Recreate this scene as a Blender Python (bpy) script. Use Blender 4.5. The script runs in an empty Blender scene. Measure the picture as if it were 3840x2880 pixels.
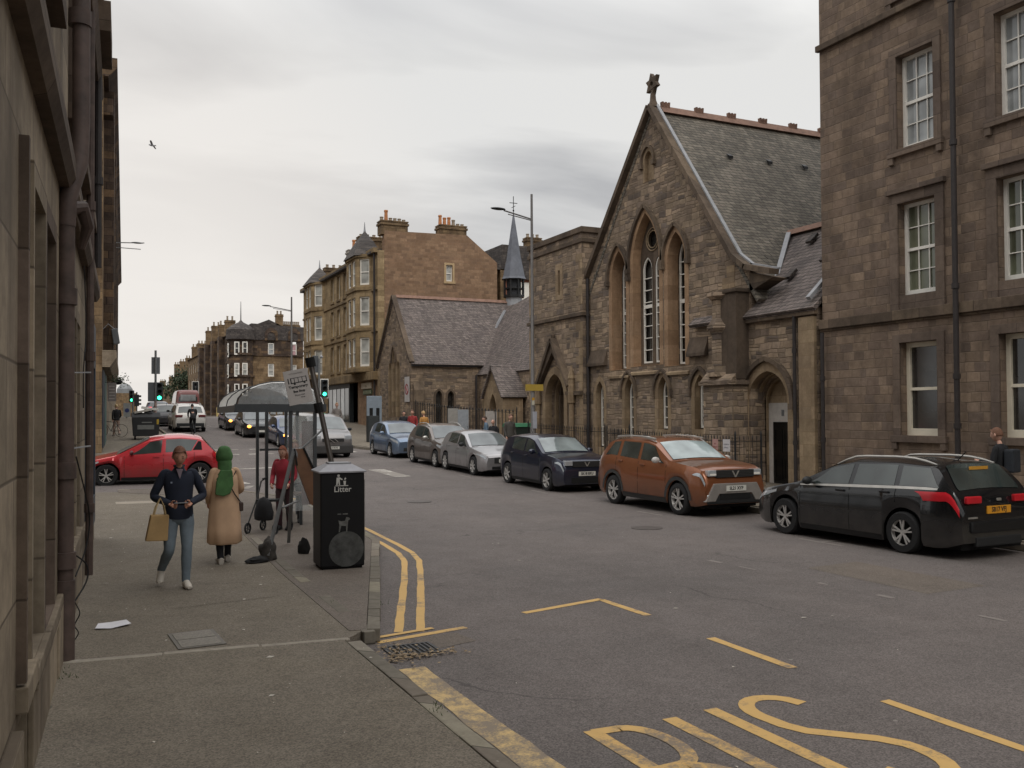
import bpy, bmesh, math, random
import numpy as np
from mathutils import Vector, Matrix
from mathutils.geometry import tessellate_polygon
random.seed(7)
SC = bpy.context.scene
COL = SC.collection

# ---------------------------------------------------------------- camera
FPX = 3450.0
YAW, PITCH, ROLL = math.radians(-25.15), math.atan(70/3450.), math.radians(0.3)
CAM = Vector((0, 0, 2.2))
_cy, _sy = math.cos(YAW), math.sin(YAW)
_fw = Vector((-_sy*math.cos(PITCH), _cy*math.cos(PITCH), math.sin(PITCH)))
_rt = Vector((_cy, _sy, 0)); _up = _rt.cross(_fw)
CR = _rt*math.cos(ROLL) - _up*math.sin(ROLL)
CU = _rt*math.sin(ROLL) + _up*math.cos(ROLL)
cd = bpy.data.cameras.new('camera'); co = bpy.data.objects.new('camera', cd); COL.objects.link(co)
m = Matrix.Identity(4)
for i in range(3):
    m[i][0] = CR[i]; m[i][1] = CU[i]; m[i][2] = -_fw[i]; m[i][3] = CAM[i]
co.matrix_world = m
cd.sensor_width = 36; cd.lens = FPX/3840*36; cd.shift_y = 45/3840.
cd.clip_start = 0.05; cd.clip_end = 3000
SC.camera = co

def ray(x, y): return CR*((x-1920)/FPX) - CU*((y-1485)/FPX) + _fw
def onX(x, y, X):
    d = ray(x, y); return CAM + d*(X/d.x)
def onY(x, y, Y):
    d = ray(x, y); return CAM + d*(Y/d.y)

# ---------------------------------------------------------------- world: overcast sky
EXPO = 0.10
W = bpy.data.worlds.new('World'); SC.world = W; W.use_nodes = True
nt = W.node_tree; nt.nodes.clear()
def wn(t, **k):
    n = nt.nodes.new(t)
    for a, b in k.items(): setattr(n, a, b)
    return n
def wl(a, b): nt.links.new(a, b)
SUN_EL, SUN_AZ = math.radians(48), math.radians(200)
sky = wn('ShaderNodeTexSky', sky_type='NISHITA', sun_disc=False, sun_elevation=SUN_EL, sun_rotation=SUN_AZ)
sky.air_density = 1.0; sky.dust_density = 4.0
bg1 = wn('ShaderNodeBackground'); bg1.inputs['Strength'].default_value = 0.05
wl(sky.outputs[0], bg1.inputs['Color'])
tc = wn('ShaderNodeTexCoord')
sp = wn('ShaderNodeSeparateXYZ'); wl(tc.outputs['Generated'], sp.inputs[0])
zc = wn('ShaderNodeMath', operation='MAXIMUM'); wl(sp.outputs['Z'], zc.inputs[0]); zc.inputs[1].default_value = 0.0
za = wn('ShaderNodeMath', operation='ADD'); wl(zc.outputs[0], za.inputs[0]); za.inputs[1].default_value = 0.16
dx = wn('ShaderNodeMath', operation='DIVIDE'); wl(sp.outputs['X'], dx.inputs[0]); wl(za.outputs[0], dx.inputs[1])
dy = wn('ShaderNodeMath', operation='DIVIDE'); wl(sp.outputs['Y'], dy.inputs[0]); wl(za.outputs[0], dy.inputs[1])
cb = wn('ShaderNodeCombineXYZ'); wl(dx.outputs[0], cb.inputs[0]); wl(dy.outputs[0], cb.inputs[1])
mp = wn('ShaderNodeMapping'); mp.inputs['Scale'].default_value = (0.42, 0.75, 1); mp.inputs['Rotation'].default_value = (0, 0, 0.45); mp.inputs['Location'].default_value = (3.1, 1.7, 0)
wl(cb.outputs[0], mp.inputs[0])
nz = wn('ShaderNodeTexNoise'); nz.inputs['Scale'].default_value = 1.8; nz.inputs['Detail'].default_value = 6; nz.inputs['Roughness'].default_value = 0.5; nz.inputs['Distortion'].default_value = 0.5
wl(mp.outputs[0], nz.inputs['Vector'])
cr = wn('ShaderNodeValToRGB'); wl(nz.outputs['Fac'], cr.inputs[0])
cr.color_ramp.elements[0].position = 0.40; cr.color_ramp.elements[0].color = (0.47, 0.472, 0.48, 1)
cr.color_ramp.elements[1].position = 0.61; cr.color_ramp.elements[1].color = (0.77, 0.765, 0.75, 1)
# brighter, creamier towards the far end of the street low on the horizon
gd = wn('ShaderNodeVectorMath', operation='DOT_PRODUCT'); wl(tc.outputs['Generated'], gd.inputs[0])
gv = Vector((0.02, 1.0, 0.06)).normalized(); gd.inputs[1].default_value = gv
gr = wn('ShaderNodeMapRange'); wl(gd.outputs['Value'], gr.inputs[0])
gr.inputs['From Min'].default_value = 0.90; gr.inputs['From Max'].default_value = 1.0; gr.inputs['To Min'].default_value = 0; gr.inputs['To Max'].default_value = 0.85
gr.interpolation_type = 'SMOOTHSTEP'
mx = wn('ShaderNodeMixRGB'); wl(gr.outputs[0], mx.inputs[0]); wl(cr.outputs[0], mx.inputs[1]); mx.inputs[2].default_value = (0.88, 0.835, 0.785, 1)
# overcast luminance rises towards the zenith
zr = wn('ShaderNodeMapRange'); wl(sp.outputs['Z'], zr.inputs[0])
zr.inputs['From Min'].default_value = 0.36; zr.inputs['From Max'].default_value = 0.9; zr.inputs['To Min'].default_value = 1.0; zr.inputs['To Max'].default_value = 3.2
mz = wn('ShaderNodeVectorMath', operation='SCALE'); wl(mx.outputs[0], mz.inputs[0]); wl(zr.outputs[0], mz.inputs['Scale'])
bg2 = wn('ShaderNodeBackground'); wl(mz.outputs[0], bg2.inputs['Color']); bg2.inputs['Strength'].default_value = 1.0
ms = wn('ShaderNodeMixShader'); ms.inputs[0].default_value = 0.93
wl(bg1.outputs[0], ms.inputs[1]); wl(bg2.outputs[0], ms.inputs[2])
wo = wn('ShaderNodeOutputWorld'); wl(ms.outputs[0], wo.inputs[0])

sl = bpy.data.lights.new('sun', 'SUN'); sl.energy = 0.6; sl.angle = math.radians(28); sl.color = (1, 0.95, 0.88)
so = bpy.data.objects.new('sun', sl); COL.objects.link(so)
# same azimuth as the sky's sun
_sd = Vector((math.sin(SUN_AZ)*math.cos(SUN_EL), math.cos(SUN_AZ)*math.cos(SUN_EL), math.sin(SUN_EL)))
so.rotation_euler = _sd.to_track_quat('Z', 'Y').to_euler(); so.location = (0, 0, 60)
SC.view_settings.view_transform = 'Standard'; SC.view_settings.look = 'None'
SC.view_settings.exposure = EXPO; SC.view_settings.gamma = 1; SC.view_settings.use_curve_mapping = False
SC.cycles.max_bounces = 6; SC.cycles.diffuse_bounces = 3; SC.cycles.glossy_bounces = 3; SC.cycles.transmission_bounces = 4; SC.cycles.transparent_max_bounces = 6
SC.cycles.use_denoising = True

# ---------------------------------------------------------------- ground profile (the street climbs away)
ZT = [(-60, 0), (0, 0), (18, 0), (24, .1), (30, .24), (35, .36), (40, .47), (45, .66), (50, .93), (57, 1.22), (65, 1.55), (81, 2.0), (110, 2.15), (150, 2.2), (2000, 2.2)]
def zg(Y):
    for (a, za_), (b, zb_) in zip(ZT, ZT[1:]):
        if a <= Y <= b: return za_ + (zb_-za_)*(Y-a)/(b-a)
    return 0.0
KH = 0.12
def wallX(Y): return -0.52 + 0.04*Y

# ---------------------------------------------------------------- materials
MATS = {}
def hexc(h):
    h = h.lstrip('#'); v = [int(h[i:i+2], 16)/255 for i in (0, 2, 4)]
    return tuple((c/12.92 if c <= .04045 else ((c+.055)/1.055)**2.4) for c in v)+(1,)
class NT:
    def __init__(s, name):
        s.m = bpy.data.materials.new(name); s.m.use_nodes = True; s.t = s.m.node_tree; s.t.nodes.clear()
        s.out = s.t.nodes.new('ShaderNodeOutputMaterial'); s.p = s.t.nodes.new('ShaderNodeBsdfPrincipled')
        s.t.links.new(s.p.outputs[0], s.out.inputs[0])
    def n(s, t, **k):
        n = s.t.nodes.new(t)
        for a, b in k.items(): setattr(n, a, b)
        return n
    def l(s, a, b): s.t.links.new(a, b)
    def math(s, op, a, b=None, c=None):
        n = s.n('ShaderNodeMath', operation=op)
        for i, v in enumerate((a, b, c)):
            if v is None: continue
            if isinstance(v, (int, float)): n.inputs[i].default_value = v
            else: s.l(v, n.inputs[i])
        return n.outputs[0]
    def mix(s, f, a, b, bt='MIX'):
        n = s.n('ShaderNodeMixRGB', blend_type=bt)
        for i, v in enumerate((f, a, b)):
            if isinstance(v, (int, float)): n.inputs[i].default_value = v
            elif isinstance(v, tuple): n.inputs[i].default_value = v if len(v) == 4 else v+(1,)
            else: s.l(v, n.inputs[i])
        return n.outputs[0]
    def noise(s, vec, sc, det=3, rough=.5, dist=0):
        n = s.n('ShaderNodeTexNoise'); n.inputs['Scale'].default_value = sc; n.inputs['Detail'].default_value = det
        n.inputs['Roughness'].default_value = rough; n.inputs['Distortion'].default_value = dist
        if vec is not None: s.l(vec, n.inputs['Vector'])
        return n.outputs['Fac']
    def ramp(s, f, stops):
        n = s.n('ShaderNodeValToRGB'); s.l(f, n.inputs[0]); e = n.color_ramp.elements
        while len(e) < len(stops): e.new(.5)
        for q, (p, c) in zip(e, stops):
            q.position = p; q.color = c if len(c) == 4 else tuple(c)+(1,)
        return n.outputs[0]
    def maprange(s, f, a, b, c, d):
        n = s.n('ShaderNodeMapRange'); s.l(f, n.inputs[0])
        for i, v in zip((1, 2, 3, 4), (a, b, c, d)): n.inputs[i].default_value = v
        return n.outputs[0]
    def bump(s, h, st=.3, dist=.02):
        n = s.n('ShaderNodeBump'); n.inputs['Strength'].default_value = st; n.inputs['Distance'].default_value = dist
        s.l(h, n.inputs['Height']); s.l(n.outputs[0], s.p.inputs['Normal']); return n
    def set(s, **k):
        for a, v in k.items():
            i = s.p.inputs[a.replace('_', ' ')]
            if isinstance(v, (int, float)): i.default_value = v
            elif isinstance(v, tuple): i.default_value = v if len(v) == 4 else v+(1,)
            else: s.l(v, i)

def gray(v): return (v, v, v, 1)
def plain(name, col, rough=.6, metal=0, var=.12, vs=6., spec=None, coat=0, bump=0):
    """simple painted / plain material with subtle procedural variation"""
    if name in MATS: return MATS[name]
    s = NT(name); tc_ = s.n('ShaderNodeTexCoord')
    col = hexc(col) if isinstance(col, str) else (tuple(col)+(1,) if len(col) == 3 else col)
    f = s.noise(tc_.outputs['Object'], vs, 4, .6)
    c = s.mix(s.maprange(f, .3, .7, 0, 1), tuple(max(0, v*(1-var)) for v in col[:3]), tuple(min(1, v*(1+var)) for v in col[:3]))
    s.set(Base_Color=c, Roughness=rough, Metallic=metal)
    if spec is not None: s.p.inputs['Specular IOR Level'].default_value = spec
    if coat: s.p.inputs['Coat Weight'].default_value = coat; s.p.inputs['Coat Roughness'].default_value = .05
    if bump: s.bump(f, bump, .01)
    MATS[name] = s.m; return s.m

def uv_vec(s):
    tc_ = s.n('ShaderNodeTexCoord'); q = s.n('ShaderNodeSeparateXYZ'); s.l(tc_.outputs['Object'], q.inputs[0])
    u = s.math('ADD', q.outputs[0], q.outputs[1]); return tc_, q, u, q.outputs[2]

def masonry(name, pal, bw=.5, bh=.28, mortar=.012, mcol=None, soot=.5, sootcol=None, rough=.92, bumps=.5, jitter=.05, var=1., streak=.35, split=False):
    """pal: palette of colours, each stone picks one; course lengths vary from row to row"""
    if name in MATS: return MATS[name]
    s = NT(name); tc_, q, u, v = uv_vec(s)
    nj = s.n('ShaderNodeTexNoise'); nj.inputs['Scale'].default_value = 2.2; nj.inputs['Detail'].default_value = 3; s.l(tc_.outputs['Object'], nj.inputs['Vector'])
    sj = s.n('ShaderNodeSeparateXYZ'); s.l(nj.outputs['Color'], sj.inputs[0])
    u = s.math('MULTIPLY_ADD', s.math('SUBTRACT', sj.outputs[0], .5), jitter*2, u)
    v = s.math('MULTIPLY_ADD', s.math('SUBTRACT', sj.outputs[1], .5), jitter*1.3, v)
    # courses of uneven height
    nh = s.noise(None, 1, 2); hc_ = s.n('ShaderNodeCombineXYZ'); s.l(s.math('MULTIPLY', v, .45/bh), hc_.inputs[2]); s.l(hc_.outputs[0], nh.node.inputs['Vector'])
    v = s.math('MULTIPLY_ADD', s.math('SUBTRACT', nh, .5), bh*(1.5 if split else .25), v)
    vr = s.math('DIVIDE', v, bh); row = s.math('FLOOR', vr); vf = s.math('FRACT', vr)
    w1 = s.n('ShaderNodeTexWhiteNoise', noise_dimensions='1D'); s.l(row, w1.inputs['W'])
    r1 = w1.outputs['Value']
    w2 = s.n('ShaderNodeTexWhiteNoise', noise_dimensions='1D'); s.l(s.math('ADD', row, 37.7), w2.inputs['W'])
    uw = s.math('DIVIDE', u, s.math('MULTIPLY', s.math('MULTIPLY_ADD', w2.outputs['Value'], .7, .65), bw))
    uo = s.math('MULTIPLY_ADD', r1, 7.3, uw)
    # wobble the joint positions so lengths differ within one course
    wob = s.noise(None, 1, 1); wn_ = wob.node
    cmb = s.n('ShaderNodeCombineXYZ'); s.l(s.math('MULTIPLY', uo, .55), cmb.inputs[0]); s.l(s.math('MULTIPLY', row, 3.1), cmb.inputs[1]); s.l(cmb.outputs[0], wn_.inputs['Vector'])
    uo = s.math('MULTIPLY_ADD', wob, 1.6, uo)
    colm = s.math('FLOOR', uo); uf = s.math('FRACT', uo)
    cid = s.n('ShaderNodeCombineXYZ'); s.l(colm, cid.inputs[0]); s.l(row, cid.inputs[1])
    wc = s.n('ShaderNodeTexWhiteNoise', noise_dimensions='2D'); s.l(cid.outputs[0], wc.inputs['Vector'])
    rv = wc.outputs['Value']
    if split:   # some stones are two thin ones
        half = s.math('GREATER_THAN', rv, .58); v2 = s.math('MULTIPLY', vf, 2.); lo_ = s.math('FLOOR', v2)
        rv = s.math('FRACT', s.math('MULTIPLY_ADD', s.math('MULTIPLY', lo_, half), .417, s.math('MULTIPLY', rv, 3.7)))
    n = len(pal)
    st = [(i/max(1, n), p) for i, p in enumerate(pal)]
    rn = s.n('ShaderNodeValToRGB'); rn.color_ramp.interpolation = 'CONSTANT'; s.l(rv, rn.inputs[0]); e = rn.color_ramp.elements
    while len(e) < n: e.new(.5)
    for k, (p, c) in zip(e, st): k.position = p; k.color = hexc(c)
    base = rn.outputs[0]
    w9 = s.n('ShaderNodeTexWhiteNoise', noise_dimensions='1D'); s.l(s.math('MULTIPLY', rv, 91.7), w9.inputs['W']); wc2v = w9.outputs['Value']
    # within-stone mottling
    f1 = s.noise(tc_.outputs['Object'], 8, 7, .75)
    base = s.mix(s.maprange(f1, .32, .68, 0, .8*var), base, s.mix(1., base, (.62, .6, .58), 'MULTIPLY'))
    base = s.mix(1., base, s.ramp(wc2v, [(0, gray(.70 if split else .84)), (.5, gray(1.)), (1, gray(1.2 if split else 1.10))]), 'MULTIPLY')
    f2 = s.noise(tc_.outputs['Object'], .9, 6, .68)
    sc_ = hexc(sootcol) if sootcol else (.045, .036, .03, 1)
    base = s.mix(s.maprange(f2, .44, .64, 0, soot), base, sc_)
    if streak:
        sv = s.n('ShaderNodeMapping'); sv.inputs['Scale'].default_value = (2.6, 2.6, .22); s.l(tc_.outputs['Object'], sv.inputs[0])
        f3 = s.noise(sv.outputs[0], 1.3, 4, .6)
        base = s.mix(s.maprange(f3, .5, .78, 0, streak), base, sc_)
    # joints
    a = s.math('MINIMUM', uf, s.math('SUBTRACT', 1., uf)); a = s.math('MULTIPLY', a, bw*.95)
    b = s.math('MINIMUM', vf, s.math('SUBTRACT', 1., vf)); b = s.math('MULTIPLY', b, bh)
    if split:
        vh = s.math('FRACT', v2); b2 = s.math('MULTIPLY', s.math('MINIMUM', vh, s.math('SUBTRACT', 1., vh)), bh*.5)
        b = s.math('MINIMUM', b, s.math('ADD', b2, s.math('MULTIPLY', s.math('SUBTRACT', 1., half), 9.)))
    d = s.math('MINIMUM', a, b)
    jm = s.maprange(d, mortar*.5, mortar*1.5, 1, 0)
    mc = hexc(mcol) if mcol else (.07, .058, .048, 1)
    base = s.mix(s.math('MULTIPLY', jm, .85), base, mc)
    h = s.math('ADD', s.math('MULTIPLY', s.math('SUBTRACT', 1., jm), .6), s.math('MULTIPLY', f1, .5))
    h = s.math('MULTIPLY_ADD', rv, .3, h)
    s.set(Base_Color=base, Roughness=rough); s.p.inputs['Specular IOR Level'].default_value = .25
    s.bump(h, bumps, .03); MATS[name] = s.m; return s.m

def slates(name, pal, bw=.26, bh=.13, moss=None, mossamt=.5):
    return masonry(name, pal, bw, bh, .008, '#1c1a1a', soot=mossamt, sootcol=moss, rough=.75, bumps=.6, jitter=.02, streak=.12)

def ground_mat(name, c0, c1, speck=.5, patch=None, spots=None, rough=.9, scale=1., stain=.35):
    if name in MATS: return MATS[name]
    s = NT(name); tc_ = s.n('ShaderNodeTexCoord'); o = tc_.outputs['Object']
    f = s.noise(o, .35*scale, 5, .6, .4); g = s.noise(o, 2.3*scale, 5, .65); k = s.noise(o, 75, 3, .8)
    v = s.n('ShaderNodeTexVoronoi'); v.inputs['Scale'].default_value = 95; s.l(o, v.inputs['Vector'])
    base = s.mix(s.maprange(f, .3, .7, 0, 1), hexc(c0), hexc(c1))
    base = s.mix(s.maprange(g, .35, .75, 0, stain), base, s.mix(1., base, (.55, .53, .5), 'MULTIPLY'))
    wv = s.math('MULTIPLY', s.maprange(v.outputs['Color'], 0, 1, -.5, .5), speck)
    sep = s.n('ShaderNodeSeparateXYZ'); s.l(v.outputs['Color'], sep.inputs[0])
    k2 = s.noise(o, 16, 4, .7)
    base = s.mix(s.maprange(k2, .35, .75, 0, .35), base, s.mix(1., base, (.55, .54, .53), 'MULTIPLY'))
    mt_ = s.n('ShaderNodeMapping'); mt_.inputs['Scale'].default_value = (.9, .06, 1); s.l(o, mt_.inputs[0])
    base = s.mix(s.maprange(s.noise(mt_.outputs[0], 1.1, 3), .45, .7, 0, .3), base, s.mix(1., base, (.7, .69, .68), 'MULTIPLY'))
    gain = s.math('ADD', s.math('MULTIPLY', s.math('SUBTRACT', sep.outputs[0], .5), speck*.9), s.math('MULTIPLY_ADD', s.math('SUBTRACT', k, .5), speck*1.6, 1.))
    hs = s.n('ShaderNodeVectorMath', operation='SCALE'); s.l(base, hs.inputs[0]); s.l(gain, hs.inputs['Scale']); base = hs.outputs[0]
    if spots:   # trodden gum and flecks
        v2 = s.n('ShaderNodeTexVoronoi'); v2.inputs['Scale'].default_value = 3.1; v2.inputs['Randomness'].default_value = 1; s.l(o, v2.inputs['Vector'])
        sz = s.n('ShaderNodeSeparateXYZ'); s.l(v2.outputs['Color'], sz.inputs[0])
        m1 = s.math('LESS_THAN', v2.outputs['Distance'], s.math('MULTIPLY', s.math('POWER', sz.outputs[1], 6.), .09))
        base = s.mix(s.math('MULTIPLY', m1, .55), base, hexc(spots))
    # fine cracks
    cv = s.n('ShaderNodeTexVoronoi', feature='DISTANCE_TO_EDGE'); cv.inputs['Scale'].default_value = .23
    dv = s.n('ShaderNodeVectorMath', operation='ADD'); nn = s.n('ShaderNodeTexNoise'); nn.inputs['Scale'].default_value = 1.2; nn.inputs['Detail'].default_value = 6; s.l(o, nn.inputs['Vector'])
    s.l(o, dv.inputs[0]); s.l(nn.outputs['Color'], dv.inputs[1]); s.l(dv.outputs[0], cv.inputs['Vector'])
    cm = s.maprange(cv.outputs['Distance'], 0, .006, .55, 0)
    cm = s.math('MULTIPLY', cm, s.maprange(s.noise(o, .5, 2), .5, .6, 0, 1))
    base = s.mix(cm, base, (.02, .018, .016))
    s.set(Base_Color=base, Roughness=s.maprange(g, .3, .7, rough-.08, rough)); s.p.inputs['Specular IOR Level'].default_value = .35
    s.bump(s.math('ADD', sep.outputs[0], s.math('MULTIPLY', k, .6)), .35, .006); MATS[name] = s.m; return s.m

def worn_paint(name, col, under, wear=.5, scale=9.):
    if name in MATS: return MATS[name]
    s = NT(name); tc_ = s.n('ShaderNodeTexCoord'); o = tc_.outputs['Object']
    f = s.noise(o, scale, 6, .75); g = s.noise(o, .9, 3, .5); k = s.noise(o, 60, 3, .8)
    m_ = s.math('ADD', s.math('MULTIPLY', f, .55), s.math('ADD', s.math('MULTIPLY', g, .75), s.math('MULTIPLY', k, .25)))
    m_ = s.maprange(m_, 1.05-wear*.5, 1.17-wear*.5, 0, .85)
    c = s.mix(s.maprange(f, .3, .7, 0, .3), hexc(col), tuple(x*.7 for x in hexc(col)[:3]))
    s.set(Base_Color=s.mix(m_, c, hexc(under)), Roughness=.75); s.bump(k, .2, .004)
    MATS[name] = s.m; return s.m

def glass_mat(name, col=(.02, .024, .026), rough=.04, spec=.9, rv=.0):
    if name in MATS: return MATS[name]
    s = NT(name); tc_ = s.n('ShaderNodeTexCoord'); f = s.noise(tc_.outputs['Object'], 1.7, 2, .4)
    s.set(Base_Color=s.mix(s.maprange(f, .35, .65, 0, 1), col, tuple(min(1, c*1.9+.004) for c in col)), Roughness=rough)
    s.p.inputs['Specular IOR Level'].default_value = spec; s.bump(s.noise(tc_.outputs['Object'], .8, 1), .04, .05)
    MATS[name] = s.m; return s.m
def emit_mat(name, col, st):
    if name in MATS: return MATS[name]
    s = NT(name); c = hexc(col); s.set(Base_Color=c, Roughness=.3); s.p.inputs['Emission Color'].default_value = c; s.p.inputs['Emission Strength'].default_value = st
    MATS[name] = s.m; return s.m
def clear_mat(name, tint=(.8, .84, .85), alpha=.25, rough=.08):
    if name in MATS: return MATS[name]
    s = NT(name); tc_ = s.n('ShaderNodeTexCoord'); f = s.noise(tc_.outputs['Object'], 3, 5, .7)
    s.set(Base_Color=tuple(tint), Roughness=rough, Alpha=s.maprange(f, .3, .75, alpha*.6, min(1, alpha*1.6)))
    MATS[name] = s.m; return s.m

# ---------------------------------------------------------------- mesh builder
class MB:
    def __init__(s): s.v = []; s.f = []; s.mi = []; s.cm = 0
    def add(s, vs, fs):
        b = len(s.v); s.v += [tuple(x) for x in vs]; s.f += [tuple(b+i for i in f) for f in fs]; s.mi += [s.cm]*len(fs); return s
    def box(s, x0, x1, y0, y1, z0, z1):
        vs = [(x, y, z) for x in (x0, x1) for y in (y0, y1) for z in (z0, z1)]
        return s.add(vs, [(0, 1, 3, 2), (4, 6, 7, 5), (0, 4, 5, 1), (2, 3, 7, 6), (0, 2, 6, 4), (1, 5, 7, 3)])
    def obox(s, c, ax, ay, az):
        """oriented box: centre, half-axis vectors"""
        c, ax, ay, az = map(Vector, (c, ax, ay, az))
        vs = [c+a*ax+b*ay+d*az for a in (-1, 1) for b in (-1, 1) for d in (-1, 1)]
        return s.add(vs, [(0, 1, 3, 2), (4, 6, 7, 5), (0, 4, 5, 1), (2, 3, 7, 6), (0, 2, 6, 4), (1, 5, 7, 3)])
    def bar(s, p, q, w, h=None, up=(0, 0, 1)):
        p, q = Vector(p), Vector(q); d = q-p; u = Vector(up)
        sd = d.cross(u)
        if sd.length < 1e-6: sd = d.cross(Vector((1, 0, 0)))
        sd.normalize(); u2 = sd.cross(d).normalized(); h = h or w
        return s.obox((p+q)/2, d/2, sd*w/2, u2*h/2)
    def tube(s, pts, r, n=8, cap=True, ry=None, up=None):
        pts = [Vector(p) for p in pts]; m_ = len(pts)
        rs = r if isinstance(r, (list, tuple)) else [r]*m_
        rys = ry if isinstance(ry, (list, tuple)) else ([ry]*m_ if ry else rs)
        vs = []; pu = None
        for i, p in enumerate(pts):
            d = (pts[min(i+1, m_-1)]-pts[max(i-1, 0)]).normalized()
            if pu is None:
                a = Vector(up) if up else (Vector((0, 0, 1)) if abs(d.z) < .9 else Vector((1, 0, 0)))
                sd = d.cross(a).normalized()
            else:
                sd = pu - d*pu.dot(d); sd.normalize()
            pu = sd; u2 = sd.cross(d)
            for k in range(n):
                t = 2*math.pi*k/n; vs.append(p+sd*math.cos(t)*rs[i]+u2*math.sin(t)*rys[i])
        fs = [(i*n+k, i*n+(k+1) % n, (i+1)*n+(k+1) % n, (i+1)*n+k) for i in range(m_-1) for k in range(n)]
        if cap: fs += [tuple(range(n))[::-1], tuple((m_-1)*n+k for k in range(n))]
        return s.add(vs, fs)
    def cyl(s, c, r, z0, z1, n=16, r2=None):
        return s.tube([(c[0], c[1], z0), (c[0], c[1], z1)], [r, r if r2 is None else r2], n)
    def lathe(s, prof, n=16, axis='z', c=(0, 0, 0), a0=0, a1=None):
        """prof: (r, h)"""
        full = a1 is None; a1_ = a0+2*math.pi if full else a1; k = n if full else n+1; vs = []
        for r, h in prof:
            for i in range(k):
                t = a0+(a1_-a0)*i/n; x, y = r*math.cos(t), r*math.sin(t)
                p = {'z': (x, y, h), 'y': (x, h, y), 'x': (h, x, y)}[axis]; vs.append((p[0]+c[0], p[1]+c[1], p[2]+c[2]))
        fs = []
        for j in range(len(prof)-1):
            for i in range(n if full else k-1):
                fs.append((j*k+i, j*k+(i+1) % k, (j+1)*k+(i+1) % k, (j+1)*k+i))
        return s.add(vs, fs)
    def ball(s, c, r, n=10, m_=7, sc=(1, 1, 1)):
        vs = []; 
        for j in range(m_+1):
            ph = math.pi*j/m_
            for i in range(n):
                t = 2*math.pi*i/n; vs.append((c[0]+r*sc[0]*math.sin(ph)*math.cos(t), c[1]+r*sc[1]*math.sin(ph)*math.sin(t), c[2]+r*sc[2]*math.cos(ph)))
        fs = [(j*n+i, (j+1)*n+i, (j+1)*n+(i+1) % n, j*n+(i+1) % n) for j in range(m_) for i in range(n)]
        return s.add(vs, fs)
    def prism(s, poly, fn, d0, d1, holes=(), caps=(True, True), side=True, hside=True):
        """2D polygon (with holes) mapped through fn(u, v, w); extruded between w=d0 and w=d1"""
        loops = [list(poly)]+[list(h) for h in holes]
        flat = [p for lo in loops for p in lo]
        tri = tessellate_polygon([[Vector((p[0], p[1], 0)) for p in lo] for lo in loops])
        b = len(s.v); N = len(flat)
        s.v += [tuple(fn(p[0], p[1], d1)) for p in flat]+[tuple(fn(p[0], p[1], d0)) for p in flat]
        def F(t): s.f.append(t); s.mi.append(s.cm)
        if caps[1]:
            for t in tri: F(tuple(b+i for i in t))
        if caps[0]:
            for t in tri: F(tuple(b+N+i for i in reversed(t)))
        k = 0
        for li, lo in enumerate(loops):
            L = len(lo)
            if (li == 0 and side) or (li > 0 and hside):
                for i in range(L):
                    a, c = k+i, k+(i+1) % L; F((b+a, b+c, b+N+c, b+N+a))
            k += L
        return s
    def build(s, name, mat, parent=None, smooth=False, world=False, ang=35, weld=False, bevel=0):
        me = bpy.data.meshes.new(name); me.from_pydata(s.v, [], s.f)
        mats = mat if isinstance(mat, (list, tuple)) else [mat]
        for q in mats: me.materials.append(q)
        if len(mats) > 1: me.polygons.foreach_set('material_index', s.mi)
        bm = bmesh.new(); bm.from_mesh(me)
        if weld or smooth: bmesh.ops.remove_doubles(bm, verts=bm.verts, dist=1e-5)
        bmesh.ops.recalc_face_normals(bm, faces=bm.faces)
        if bevel:
            es = [e for e in bm.edges if len(e.link_faces) == 2 and e.calc_face_angle(0) > .5]
            bmesh.ops.bevel(bm, geom=es, offset=bevel, segments=2, affect='EDGES', profile=.6)
        bm.to_mesh(me); bm.free()
        if smooth:
            for p in me.polygons: p.use_smooth = True
            me.set_sharp_from_angle(angle=math.radians(ang))
        o = bpy.data.objects.new(name, me); COL.objects.link(o)
        if parent:
            o.parent = parent
            if world:
                r = parent
                while r.parent: r = r.parent
                if r is parent: o.location = -r.location
        return o

def thing(name, label, cat, loc=(0, 0, 0), rz=0, group=None):
    o = bpy.data.objects.new(name, None); COL.objects.link(o); o.location = loc; o.rotation_euler = (0, 0, rz)
    o.empty_display_size = .3; o['label'] = label; o['category'] = cat
    if group: o['group'] = group
    return o
def tag(o, label, cat, group=None, kind=None):
    o['label'] = label; o['category'] = cat
    if group: o['group'] = group
    if kind: o['kind'] = kind
    return o
def struct(o, label=None):
    o['kind'] = 'structure'
    if label: o['label'] = label
    return o
def copytree(o, parent=None):
    c = o.copy(); COL.objects.link(c)
    if parent is not None: c.parent = parent
    for ch in o.children: copytree(ch, c)
    return c
def frame(O, U, N):
    """facade frame: u along U, v up, w outward along N"""
    O, U, N = Vector(O), Vector(U).normalized(), Vector(N).normalized()
    return lambda u, v, w: O+U*u+Vector((0, 0, v))+N*w
def text_mesh(body, size, name, mat, parent, M, depth=.004, sx=1., align='CENTER', bold=0):
    cu = bpy.data.curves.new(name, 'FONT'); cu.body = body; cu.size = size; cu.extrude = depth; cu.align_x = align; cu.align_y = 'CENTER'; cu.offset = bold
    cu.resolution_u = 3
    t = bpy.data.objects.new(name+'_c', cu); COL.objects.link(t)
    dg = bpy.context.evaluated_depsgraph_get(); me = bpy.data.meshes.new_from_object(t.evaluated_get(dg)); bpy.data.objects.remove(t)
    me.transform(M @ Matrix.Diagonal((sx, 1, 1, 1))); me.materials.clear(); me.materials.append(mat)
    o = bpy.data.objects.new(name, me); COL.objects.link(o)
    if parent: o.parent = parent
    return o
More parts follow.
